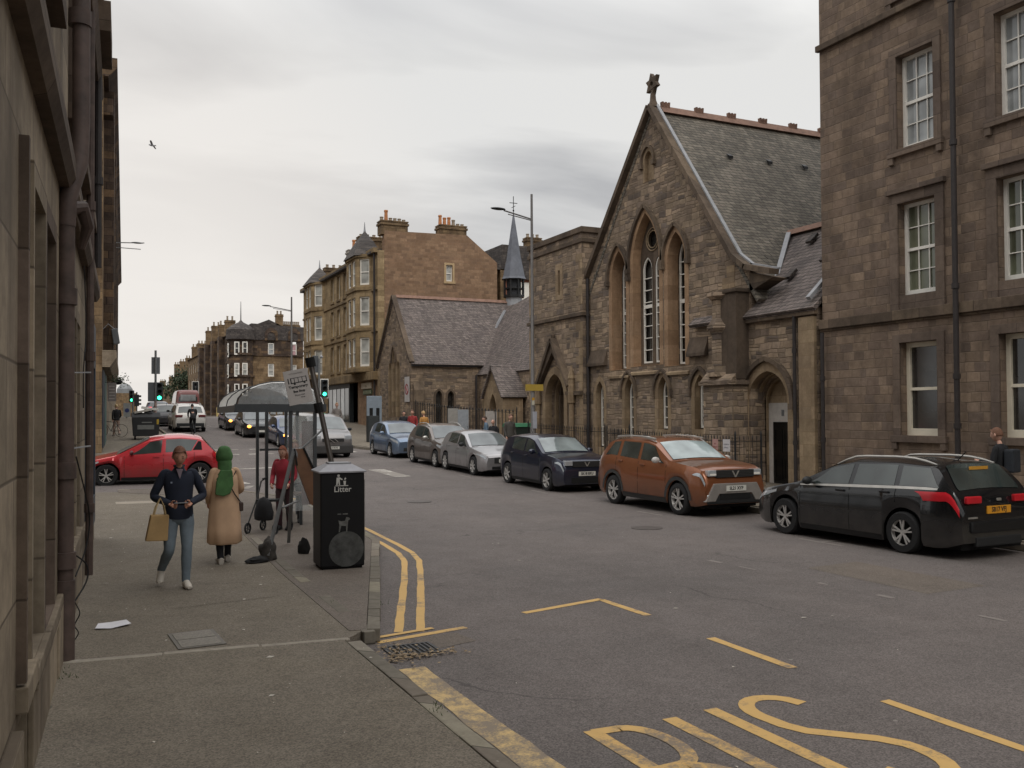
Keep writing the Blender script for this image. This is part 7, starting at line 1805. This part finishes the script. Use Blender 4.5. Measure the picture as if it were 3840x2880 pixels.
# gull
q = CAM+ray(570, 545)*38
t = thing('gull', 'gull gliding in the sky above the street', 'bird', tuple(q))
t.scale = (.55, .55, .55)
mb = MB(); mb.ball((0, 0, 0), .09, 10, 8, sc=(.8, 2.2, .8)); mb.ball((0, .2, .03), .05, 8, 6)
for sd in (-1, 1):
    vs = [(sd*.05, .08, .03), (sd*.05, -.1, .03), (sd*.3, -.06, .16), (sd*.3, .1, .17), (sd*.62, -.12, .06), (sd*.6, -.02, .07)]
    mb.add(vs+[(x, y, z-.015) for x, y, z in vs], [(0, 1, 2, 3), (3, 2, 4, 5), (6, 9, 8, 7), (9, 11, 10, 8)])
mb.add([(-.04, -.18, 0), (.04, -.18, 0), (.08, -.3, .01), (-.08, -.3, .01)], [(0, 1, 2, 3)])
mb.build('body', plain('gull_grey', '#8f9094', .8), t, smooth=True); t.rotation_euler = (.1, .25, 1.2)
# ================================================================ PEOPLE
SKIN = plain('skin', '#c08d76', .6, var=.08)
SKIN2 = plain('skin_fair', '#c69a86', .6, var=.08)
def skin_mesh(J, E_, R, root, sub=1):
    """bake a Skin-modifier figure: J joints, E_ edges (names), R radii"""
    names = list(J); idx = {n: i for i, n in enumerate(names)}
    me = bpy.data.meshes.new('sk'); me.from_pydata([tuple(J[n]) for n in names], [(idx[a], idx[b]) for a, b in E_], [])
    o = bpy.data.objects.new('sk', me); COL.objects.link(o)
    md = o.modifiers.new('s', 'SKIN'); md.use_smooth_shade = True
    if not me.skin_vertices: me.skin_vertices.new()
    for n in names:
        r = R.get(n, .05); sv_ = me.skin_vertices[0].data[idx[n]]; sv_.radius = r if isinstance(r, tuple) else (r, r); sv_.use_root = (n == root)
    if sub: sm = o.modifiers.new('u', 'SUBSURF'); sm.levels = sub; sm.render_levels = sub
    dg = bpy.context.evaluated_depsgraph_get(); m2 = bpy.data.meshes.new_from_object(o.evaluated_get(dg)); bpy.data.objects.remove(o)
    return m2
def mesh_to_mb(m2):
    mb = MB(); mb.add([tuple(v.co) for v in m2.vertices], [tuple(p.vertices) for p in m2.polygons]); return mb
def loft(rings, n=20, cap=True):
    """rings: (cx, cy, z, rx, ry[, power])"""
    mb = MB(); vs = []
    for q in rings:
        cx, cy, z, rx, ry = q[:5]
        for i in range(n):
            a = 2*math.pi*i/n; c, s_ = math.cos(a), math.sin(a); vs.append((cx+rx*math.copysign(abs(c)**.85, c), cy+ry*math.copysign(abs(s_)**.85, s_), z))
    fs = [(j*n+i, j*n+(i+1) % n, (j+1)*n+(i+1) % n, (j+1)*n+i) for j in range(len(rings)-1) for i in range(n)]
    if cap: fs += [tuple(range(n))[::-1], tuple((len(rings)-1)*n+i for i in range(n))]
    return mb.add(vs, fs)
def head_mb(c, tilt, yaw=0., s=1.):
    """head with brow, nose, chin, ears, faces +Y before tilt"""
    mb = MB(); n, m_ = 20, 16; vs = []
    for j in range(m_+1):
        ph = math.pi*j/m_; z = math.cos(ph)
        for i in range(n):
            a = 2*math.pi*i/n; x, y = math.sin(ph)*math.cos(a), math.sin(ph)*math.sin(a)
            X, Y, Z = x*.076, y*.098, z*.118
            if z < 0: X *= 1-.28*(-z)**1.3; Y *= 1-.12*(-z); 
            if y > .2:
                nf = math.exp(-((x/.20)**2))*math.exp(-(((z+.12)/.16)**2)); Y += .026*nf*(1 if z < .1 else .3)
                Y -= .010*math.exp(-(((abs(x)-.38)/.16)**2))*math.exp(-(((z-.08)/.10)**2))
                Y += .006*math.exp(-(((z-.24)/.10)**2))
                Y += .010*math.exp(-((x/.3)**2))*math.exp(-(((z+.85)/.14)**2))
                Y += .007*math.exp(-((x/.26)**2))*math.exp(-(((z+.50)/.06)**2))
            vs.append((X, Y, Z))
    mb.add(vs, [(j*n+i, (j+1)*n+i, (j+1)*n+(i+1) % n, j*n+(i+1) % n) for j in range(m_) for i in range(n)])
    for sd in (-1, 1): mb.ball((sd*.078, -.005, -.005), .026, 8, 6, sc=(.45, .8, 1.25))
    M_ = Matrix.Translation(c) @ Matrix.Rotation(yaw, 4, 'Z') @ Matrix.Rotation(-tilt, 4, 'X') @ Matrix.Scale(s, 4)
    mb.v = [tuple(M_ @ Vector(v)) for v in mb.v]; return mb, M_
def hair_mb(M_, long=0, thick=1.08, front=.74, low=-.22):
    mb = MB(); n, m_ = 20, 12; vs = []
    for j in range(m_+1):
        ph = math.pi*.62*j/m_; z = math.cos(ph)
        for i in range(n):
            a = 2*math.pi*i/n; x, y = math.sin(ph)*math.cos(a), math.sin(ph)*math.sin(a)
            fr = max(0, y); lim = low+(front-low)*min(1, fr*1.35) ; zz = max(z, lim)
            k = thick+.03*math.sin(i*2.3+j*1.7)*.5; vs.append((x*.077*k, y*.099*k-.003, zz*.120*k))
    mb.add(vs, [(j*n+i, (j+1)*n+i, (j+1)*n+(i+1) % n, j*n+(i+1) % n) for j in range(m_) for i in range(n)])
    if long: mb.ball((0, -.045, -.09), .1, 12, 8, sc=(.95, .62, long))
    mb.v = [tuple(M_ @ Vector(v)) for v in mb.v]; return mb
def face_bits(M_, parent):
    mb = MB()
    for sd in (-1, 1, 0):
        mb = MB()
        if sd == 0:
            mb.bar((-.018, .0885, -.058), (.018, .0885, -.058), .004, .004); mb.v = [tuple(M_ @ Vector(v)) for v in mb.v]; mb.build('mouth', plain('face_dark', '#4a2f28', .6), parent); continue
        mb.bar((sd*.040, .0905, .006), (sd*.020, .0935, .004), .005, .005); mb.bar((sd*.044, .091, .028), (sd*.016, .096, .030), .005, .004)
        mb.v = [tuple(M_ @ Vector(v)) for v in mb.v]; mb.build('eye', plain('face_dark', '#4a2f28', .6), parent)
def hand_mb(wr, d, palm, side, s=1., curl=.9):
    """wr wrist, d hand direction, palm: palm normal, side: thumb side vector"""
    wr, d, pn, sd = Vector(wr), Vector(d).normalized(), Vector(palm).normalized(), Vector(side).normalized()
    mb = MB(); mb.tube([wr-d*.02, wr+d*.03*s, wr+d*.085*s], [.028*s, .036*s, .038*s], 10, ry=[.02*s, .019*s, .016*s], up=pn)
    for k, (o_, L_) in enumerate(((.027, .072), (.009, .080), (-.009, .075), (-.027, .060))):
        p = wr+d*.082*s+sd*o_*s; pts = [p]; a = 0
        for q in (.42, .32, .26):
            a += curl*(.55 if q == .42 else .7); dd = (d*math.cos(a)+pn*math.sin(a)); p = p+dd*L_*q*s; pts.append(p)
        mb.tube(pts, [.0095*s, .009*s, .008*s, .0055*s], 7)
    p = wr+d*.03*s+sd*.03*s; mb.tube([p, p+(sd*.6+d*.7+pn*.25)*.035*s, p+(sd*.25+d*.95+pn*.5)*.062*s], [.012*s, .010*s, .007*s], 7)
    return mb
def shoe_mb(an, toe, r=.045, sole=True, h=.1):
    an, toe = Vector(an), Vector(toe); d = (toe-an); d.z = 0; L_ = d.length; d.normalize()
    pts = [an-d*.05+Vector((0, 0, -h*.45)), an+Vector((0, 0, -h*.3)), an+d*L_*.5+Vector((0, 0, (toe.z-an.z)*.5-h*.15)), toe-d*.03, toe]
    mb = MB(); mb.tube(pts, [.034, .044, .046, .044, .02], 12, ry=[.05, .06, .045, .032, .016], up=(0, 0, 1)); return mb
def figure(name, label, x, y, rz, H=1.72, pose=None, skin=None, top='#444444', legs='#2a2c33', shoes='#222222', hair='#3b2c22', topname='jacket', legname='trousers', longhair=0, tilt=.1, hands=False, offz=KH, group=None, yawh=0, fat=1., hoody=0, bald=False, sit=0):
    s = H/1.72
    J = dict(pelvis=(0, 0, .93), hipL=(-.09, 0, .90), hipR=(.09, 0, .90), kneeL=(-.10, .03, .49), kneeR=(.10, .03, .49), ankL=(-.10, -.02, .08), ankR=(.10, -.02, .08),
             spine=(0, 0, 1.12), chest=(0, -.01, 1.30), neck=(0, .0, 1.47), headb=(0, .025, 1.55), shL=(-.165, -.01, 1.40), shR=(.165, -.01, 1.40), elL=(-.22, -.02, 1.12), elR=(.22, -.02, 1.12), wrL=(-.22, .08, .88), wrR=(.22, .08, .88))
    if pose: J.update({k: v for k, v in pose.items() if not k.startswith('toe')})
    J = {k: Vector(v)*s for k, v in J.items()}
    zt = zg(y)+offz; t = thing(name, label, 'person', (x, y, zt), rz, group)
    EB = [('pelvis', 'spine'), ('spine', 'chest'), ('chest', 'neck'), ('neck', 'headb'), ('pelvis', 'hipL'), ('pelvis', 'hipR'), ('hipL', 'kneeL'), ('hipR', 'kneeR'), ('kneeL', 'ankL'), ('kneeR', 'ankR'), ('chest', 'shL'), ('chest', 'shR'), ('shL', 'elL'), ('shR', 'elR'), ('elL', 'wrL'), ('elR', 'wrR')]
    RB = dict(pelvis=(.09, .07), spine=(.10, .075), chest=(.11, .08), neck=.048, headb=.05, hipL=.06, hipR=.06, kneeL=.042, kneeR=.042, ankL=.03, ankR=.03, shL=.034, shR=.034, elL=.028, elR=.028, wrL=.022, wrR=.022)
    sc = lambda R, k: {a: (tuple(v*k*s for v in b) if isinstance(b, tuple) else b*k*s) for a, b in R.items()}
    JB = dict(J); 
    for k in ('ankL', 'ankR'): JB[k] = J[k]+(J['knee'+k[-1]]-J[k]).normalized()*.06*s
    bm = mesh_to_mb(skin_mesh(JB, EB, sc(RB, .9), 'pelvis'))
    hc = J['headb']+Vector((0, .03, .085))*s; hm, M_ = head_mb(hc, tilt, yawh, s*1.02); bm.add(hm.v, hm.f)
    for w, e, sd in (('wrL', 'elL', 1), ('wrR', 'elR', -1)):
        d = (J[w]-J[e]).normalized(); pn = Vector((sd, 0, 0)) if not hands else (Vector((0, 0, 1)) if hands == 'phone' else Vector((sd, 0, 0)))
        thumb = Vector((0, 1, 0)) if hands != 'phone' else Vector((0, .6, .8))
        if abs(d.dot(thumb)) > .8: thumb = Vector((0, 0, 1))
        hmb = hand_mb(J[w], d, pn-d*pn.dot(d), thumb-d*thumb.dot(d), s); bm.add(hmb.v, hmb.f)
    bm.build('body', skin or SKIN, t, smooth=True, ang=80)
    # garments follow the same joints
    def crv(P, n=4):
        out = []
        for i in range(len(P)-1):
            p0, p1, p2, p3 = P[max(0, i-1)], P[i], P[i+1], P[min(len(P)-1, i+2)]
            for k in range(n):
                u = k/n; out.append(.5*((2*p1)+(p2-p0)*u+(2*p0-5*p1+4*p2-p3)*u*u+(3*p1-p0-3*p2+p3)*u*u*u))
        return out+[P[-1]]
    def rad(R, n=4):
        out = []
        for i in range(len(R)-1): out += [R[i]+(R[i+1]-R[i])*k/n for k in range(n)]
        return out+[R[-1]]
    T = MB(); nn = 22; rings = []
    ws_ = abs(J['shR'].x-J['shL'].x)/2
    for (jn, dz, rx, ry) in (('pelvis', -.075, .158, .118), ('pelvis', -.02, .160, .122), ('pelvis', .08, .150, .112), ('spine', 0, .148, .108), ('chest', -.08, .160, .115), ('chest', .02, .172, .112), ('chest', .085, .178, .092), ('chest', .120, .150, .080), ('neck', -.035, .090, .070), ('neck', .005, .062, .062)):
        c = J[jn]; f_ = fat if jn != 'neck' else 1; rings.append((c.x, c.y, c.z+dz*s, rx*s*f_, ry*s*f_))
    vs = []
    for ri, (cx, cy, z, rx, ry) in enumerate(rings):
        for i in range(nn):
            a = 2*math.pi*i/nn; fo = 1+.018*math.sin(a*5+ri*1.9); vs.append((cx+rx*fo*math.cos(a), cy+ry*fo*math.sin(a), z+.006*math.sin(a*3+ri)))
    T.add(vs, [(j*nn+i, j*nn+(i+1) % nn, (j+1)*nn+(i+1) % nn, (j+1)*nn+i) for j in range(len(rings)-1) for i in range(nn)]+[tuple(range(nn))[::-1], tuple((len(rings)-1)*nn+i for i in range(nn))])
    for k in 'LR':
        sh, el, wr = J['sh'+k], J['el'+k], J['wr'+k]; sg = 1 if sh.x > 0 else -1
        P = crv([sh+Vector((-sg*.07, 0, .0))*s, sh+Vector((-sg*.0, 0, .005))*s, sh.lerp(el, .5)+Vector((sg*.01, 0, 0)), el, el.lerp(wr, .55), wr])
        T.tube(P, [r*s*(.6+.4*fat) for r in rad([.028, .050, .053, .049, .044, .037])], 12)
    T.build(topname, plain('cloth_'+top[1:], top, .9, var=.16, vs=7, bump=.5), t, smooth=True, ang=80)
    L_ = MB(); pe = J['pelvis']
    rings = [(pe.x, pe.y, pe.z+.06*s, .135*s*fat, .10*s*fat), (pe.x, pe.y, pe.z-.03*s, .150*s*fat, .112*s*fat), (pe.x, pe.y, pe.z-.10*s, .148*s*fat, .105*s*fat), (pe.x, pe.y, pe.z-.15*s, .10*s, .07*s)]
    lm = loft(rings, 18); L_.add(lm.v, lm.f)
    for k in 'LR':
        hp, kn, an = J['hip'+k], J['knee'+k], J['ank'+k]
        P = crv([hp+Vector((0, 0, .0)), hp.lerp(kn, .3), hp.lerp(kn, .7), kn, kn.lerp(an, .35)+Vector((0, -.012, 0)), kn.lerp(an, .75), an+(an-kn).normalized()*.01])
        R_ = rad([.080, .090, .074, .062, .064, .052, .050]); L_.tube(P, [r*s*(1+.018*math.sin(i*2.1)) for i, r in enumerate(R_)], 12)
    L_.build(legname, plain('cloth_'+legs[1:], legs, .9, var=.22, vs=5, bump=.5), t, smooth=True, ang=80)
    for k in ('L', 'R'):
        an = J['ank'+k]; tv = (pose or {}).get('toe'+k); toe = Vector(tv)*s if tv else an+Vector((0, .19, -.045))*s
        shoe_mb(an, toe).build('shoe', plain('shoe_'+shoes[1:], shoes, .7), t, smooth=True)
    if not bald: hair_mb(M_, longhair).build('hair', plain('hair_'+hair[1:], hair, .8, var=.25, vs=30), t, smooth=True, ang=80)
    return t, J, M_, s

# ---- man looking at his phone, tote bag on his arm
pose = dict(kneeL=(-.085, .10, .50), ankL=(-.075, .09, .085), toeL=(-.10, .30, .03), kneeR=(.12, .10, .47), ankR=(.19, -.20, .20), toeR=(.22, -.06, .06),
            elL=(-.285, -.05, 1.12), elR=(.285, -.05, 1.12), wrL=(-.115, .22, 1.04), wrR=(.115, .22, 1.04), neck=(0, .02, 1.46), headb=(0, .055, 1.53), pelvis=(0, 0, .92))
t, J, M_, s = figure('person', 'man in navy zip jumper and pale jeans walking while looking at his phone', 1.10, 11.95, math.pi-.02, 1.70, pose, SKIN, '#1b2130', '#67727a', '#b8b0a4', '#6b4633', 'jumper', 'jeans', fat=1.08, tilt=.34, hands='phone')
face_bits(M_, t)
MB().obox((0, .315*s, 1.05*s), (.075, 0, 0), (0, .034, .014), (0, .003, -.005)).build('phone', plain('phone_black', '#0e0f12', .2), t)
J2 = J['neck']; mb = MB()
mb.tube([J2+Vector((-.03, .07, .0)), J2+Vector((-.055, .0, .035)), J2+Vector((0, -.055, .04)), J2+Vector((.055, .0, .035)), J2+Vector((.03, .07, .0))], .016, 8); mb.build('collar', plain('cloth_1b2130', '#1b2130', .9), t, smooth=True)
MB().add([tuple(J2+Vector(v)) for v in ((-.04, .075, -.0), (.04, .075, -.0), (0, .128, -.12))], [(0, 1, 2)]).build('shirt', plain('shirt_mauve', '#6d6067', .8), t)
MB().box(.085, .105, .115, .12, 1.27, 1.29).build('chest_badge', plain('badge_pale', '#7f8796', .8), t)
# bag is a thing of its own
bx, by = 1.10-.245, 11.95-.15
bg_ = thing('tote_bag', 'sandy canvas tote bag hanging from the walking man\'s forearm', 'bag', (bx, by, KH+.60), .1)
mb = MB(); mb.prism([(-.15, 0), (.10, -.01), (.115, .30), (-.09, .31)], lambda u, v, w: Vector((u, w, v)), -.05, .05); mb.build('bag_body', plain('canvas_tan', '#a88a5e', .9, var=.12), bg_, bevel=.015)
for yy in (-.035, .035): MB().tube([(-.06, yy, .29), (-.03, yy, .40), (.02, yy*.5, .50), (.06, yy, .40), (.08, yy, .29)], .008, 6).build('handle', plain('canvas_handle', '#b39b72', .9), bg_)

# ---- woman in green headscarf and long tan coat, walking away
pose = dict(kneeL=(-.08, .04, .46), ankL=(-.07, -.06, .09), toeL=(-.08, .12, .05), kneeR=(.07, .10, .50), ankR=(.07, .14, .10), toeR=(.08, .32, .05),
            elL=(-.24, .0, 1.10), elR=(.25, .02, 1.12), wrL=(-.22, .14, .92), wrR=(.20, .22, 1.02))
t, J, M_, s = figure('person', 'woman in green headscarf and long tan coat walking away along the pavement', 1.86, 13.56, .05, 1.60, pose, SKIN, '#bd9c7e', '#17181c', '#bdb6ac', '#3b2c22', 'coat_top', 'trousers', tilt=.15, bald=True)
C_TAN = plain('coat_tan', '#bd9c7e', .9, var=.1, vs=4, bump=.3)
rg = [(0, 0, .29, .21, .17), (0, 0, .32, .245, .20), (-.005, 0, .5, .235, .18), (0, 0, .78, .22, .16), (0, 0, .93, .205, .15), (0, 0, 1.05, .195, .14), (0, -.01, 1.2, .195, .13), (0, -.01, 1.30, .18, .11), (0, -.005, 1.37, .11, .08)]
mb = MB(); n = 40; vs = []
for q in rg:
    for i in range(n):
        a = 2*math.pi*i/n; fold = 1+.07*math.sin(a*6+q[2]*3+.6*math.sin(a*3))*max(0, 1.15-q[2]); vs.append(((q[0]+q[3]*math.cos(a)*fold)*s*1.03, (q[1]+q[4]*math.sin(a)*fold)*s*1.03, q[2]*s*1.03))
mb.add(vs, [(j*n+i, j*n+(i+1) % n, (j+1)*n+(i+1) % n, (j+1)*n+i) for j in range(len(rg)-1) for i in range(n)]); mb.build('long_coat', C_TAN, t, smooth=True, ang=80)
for a in t.children:
    if a.name.startswith('coat_top'): a.data.materials.clear(); a.data.materials.append(C_TAN)
GS = plain('scarf_green', '#3f6337', .85, var=.35, vs=6, bump=.5)
hd = M_ @ Vector((0, 0, 0)); mb = MB(); mb2 = lump(.112, .125, .150, 2.2, .10); mb.v = [tuple(Vector(v)+hd+Vector((0, -.012, -.085))) for v in mb2.v]; mb.f = mb2.f; mb.mi = mb2.mi; mb.build('headscarf', GS, t, smooth=True)
mb = loft([(-.02, -.02, 1.22, .10, .10), (-.02, -.02, 1.28, .15, .115), (-.01, -.02, 1.35, .135, .105), (0, -.01, 1.42, .10, .10), (0, .0, 1.50, .105, .11), (0, .01, 1.56, .10, .11)], 18); mb.v = [(x*s, y*s, z*s) for x, y, z in mb.v]; mb.build('scarf_neck', GS, t, smooth=True)
mb = MB(); mb.prism([(-.17, 1.06), (-.05, 1.03), (.05, 1.07), (.10, 1.20), (.085, 1.42), (-.09, 1.42), (-.15, 1.25)], lambda u, v, w: Vector((u*s, (-.17+.035*(v-1.06)/.36+w)*s, v*s)), -.02, .03); mb.build('scarf_tail', GS, t, bevel=.012)
MB().tube([Vector((.16, -.05, 1.40))*s, Vector((.03, -.165, 1.22))*s, Vector((.12, -.16, 1.05))*s, Vector((.22, -.06, .93))*s], .009, 6).build('bag_strap', plain('strap_brown', '#2b1f1a', .7), t)
MB().box(.20*s, .27*s, -.06, .10, .78*s, .92*s).build('shoulder_bag', plain('bag_brown', '#3a2a24', .7), t, bevel=.02)

# ---- woman in red with rollator
pose = dict(elL=(-.23, .03, 1.10), elR=(.23, .03, 1.10), wrL=(-.18, .25, .95), wrR=(.18, .25, .95), headb=(0, .07, 1.52), neck=(0, .04, 1.45), chest=(0, .03, 1.28))
t, J, M_, s = figure('person', 'woman in red jumper with long auburn hair standing behind her walking frame', 3.38, 17.0, math.radians(150), 1.53, pose, SKIN2, '#8a2430', '#3a2226', '#151515', '#7a4632', 'jumper', 'trousers', longhair=1.5, tilt=.3, fat=1.12)
face_bits(M_, t)
rl = thing('walking_frame', 'black wheeled walking frame with a black bag hung on it', 'walking frame', (3.06, 16.75, KH), math.radians(140))
fm = MB()
for sd in (-1, 1):
    fm.tube([(sd*.26, -.28, .93), (sd*.26, -.18, .90), (sd*.26, -.05, .62), (sd*.27, .22, .22), (sd*.27, .26, .14)], .014, 8); fm.tube([(sd*.26, -.05, .62), (sd*.27, -.26, .14)], .014, 8)
fm.tube([(-.26, -.02, .58), (.26, -.02, .58)], .012, 6); fm.build('frame', plain('frame_black', '#1b1a1a', .4), rl, smooth=True)
for sx, sy in ((-.27, .26), (.27, .26), (-.27, -.26), (.27, -.26)):
    w_ = MB().lathe([(.075, -.014), (.10, -.012), (.10, .012), (.075, .014), (.075, -.014)], 18, 'x', c=(sx, sy, .10)).build('wheel', M_TYRE, rl, smooth=True)
    mb = MB()
    for k in range(5): a = k*1.257; mb.bar((sx, sy, .10), (sx, sy+.08*math.cos(a), .10+.08*math.sin(a)), .014, .01)
    mb.build('spokes', M_TRIM, w_)
for sd in (-1, 1): MB().tube([(sd*.26, -.34, .94), (sd*.26, -.24, .93)], .02, 8).build('grip', M_UNDER, rl)
MB().box(-.2, .2, -.12, .12, .56, .60).build('seat', M_TRIM, rl, bevel=.015)
b2 = lump(.17, .11, .26, 5.5, .15); b2.v = [(x, y+.18, z+.22) for x, y, z in b2.v]; o = b2.build('shopping_bag', plain('bag_black', '#131316', .8, var=.2), None, smooth=True); o.location = (3.06, 16.75, KH+.02); o.rotation_euler = (0, 0, math.radians(140)); tag(o, 'bulging black bag slung on the walking frame', 'bag')
# ---- others
figure('person', 'person with pale hair and light jacket waiting inside the shelter', 3.78, 18.0, math.radians(170), 1.58, None, SKIN2, '#8f8b85', '#3b3a3c', '#222222', '#a08c70')
w0 = dict(kneeL=(-.09, .10, .50), ankL=(-.09, .16, .09), kneeR=(.09, .02, .48), ankR=(.09, -.22, .14), elL=(-.23, -.06, 1.12), elR=(.23, .04, 1.12), wrL=(-.22, -.02, .9), wrR=(.2, .18, .98))
t, J, M_, s = figure('person', 'man in black T-shirt with dark rucksack walking behind the black estate', 15.0, 11.28, math.radians(12), 1.76, dict(w0, elL=(-.24, .03, 1.13), wrL=(-.2, .26, 1.16)), SKIN2, '#17181b', '#25262b', '#222222', '#6a4a38', 'shirt', 'trousers')
for nm in ('shirt',):
    pass
MB().prism([(-.15, 1.0), (.15, 1.0), (.14, 1.42), (-.14, 1.42)], lambda u, v, w: Vector((u, w, v)), -.30, -.12).build('rucksack', plain('rucksack_dark', '#23272d', .8, var=.2), t, bevel=.04)
GP = 'people on the far church side pavement'
def far(px_, Y, label, rz, H, **k):
    q = onY(px_, 1580, Y); return figure('person', label, q.x, Y, rz, H, k.pop('pose', None), k.pop('skin', SKIN2), group=GP, **k)
far(1547, 43, 'person in red jacket standing behind the pale blue car', 2.6, 1.72, top='#8c2f2f', hair='#6b4a3c')
far(1590, 42, 'person in tan coat standing with back to us behind the taupe car', .2, 1.70, top='#a9793f', hair='#b08f63')
far(1514, 44.5, 'person in dark hat and coat left of the red jacket', 2.9, 1.62, top='#222226', hair='#17181c')
far(1822, 35.5, 'person in denim jacket and dark rucksack by the railings', 1.2, 1.62, top='#5e7385', hair='#4a3a30')
far(1850, 34.5, 'bald person in black jacket bending behind the silver car', 2.4, 1.50, top='#202024', bald=True, tilt=.5)
far(1912, 33, 'man in long grey overcoat facing us behind the navy car', math.pi+.1, 1.76, top='#4b4844', legs='#2b2b2e', hair='#6a4f40', topname='overcoat', fat=1.15)
far(1263, 50, 'person with sandy hair beyond the grey van roof', 2.9, 1.82, top='#77706c', hair='#a5805c', pose=w0)
q = onY(440, 1560, 52)
figure('person', 'person in black coat walking on the far left pavement', q.x, 53, .3, 1.66, w0, SKIN2, '#17171a', '#9a8478', '#8f8a86', '#b09a72', 'coat', 'stockings')
q = onY(415, 1560, 55)
bk = thing('parked_bicycle', 'bicycle leaning at the wall on the far left pavement', 'bicycle', (q.x-.05, 52, zg(52)+KH), 1.2)
def bicycle(t):
    for y in (-.5, .5):
        w_ = MB(); w_.lathe([(.32, -.012), (.34, 0), (.32, .012)], 22, 'x', c=(0, y, .34)); w_ = w_.build('wheel', M_TYRE, t)
    mb = MB()
    for a, b in (((0, -.5, .34), (0, -.15, .85)), ((0, -.5, .34), (0, 0, .32)), ((0, 0, .32), (0, -.17, .9)), ((0, 0, .32), (0, .36, .82)), ((0, -.14, .78), (0, .36, .84)), ((0, .36, .95), (0, .5, .34))): mb.tube([a, b], .016, 6)
    mb.build('frame', plain('bike_frame', '#2a2b2e', .4), t); MB().tube([(-.24, .36, .98), (.24, .36, .98)], .013, 6).build('handlebar', M_UNDER, t); MB().ball((0, -.18, .94), .09, 8, 6, sc=(.8, 1.4, .4)).build('saddle', M_UNDER, t)
bicycle(bk)
q = onY(722, 1600, 55.4)
bk = thing('bicycle', 'bicycle ridden by the cyclist behind the white car', 'bicycle', (q.x, 55.4, zg(55.4)), 0); bicycle(bk)
figure('person', 'cyclist in dark clothes with grey rucksack riding behind the white car', q.x, 55.3, 0, 1.76, dict(pelvis=(0, -.1, 1.0), hipL=(-.09, -.1, .97), hipR=(.09, -.1, .97), spine=(0, -.02, 1.16), chest=(0, .1, 1.32), neck=(0, .2, 1.45), headb=(0, .24, 1.52), shL=(-.165, .1, 1.40), shR=(.165, .1, 1.40), elL=(-.22, .25, 1.2), elR=(.22, .25, 1.2), wrL=(-.2, .42, 1.02), wrR=(.2, .42, 1.02), kneeL=(-.1, .2, .68), ankL=(-.1, .02, .38), kneeR=(.1, .14, .56), ankR=(.1, 0, .17)), SKIN2, '#26262a', '#1a1b1f', '#222222', '#2a2a2e', offz=0)
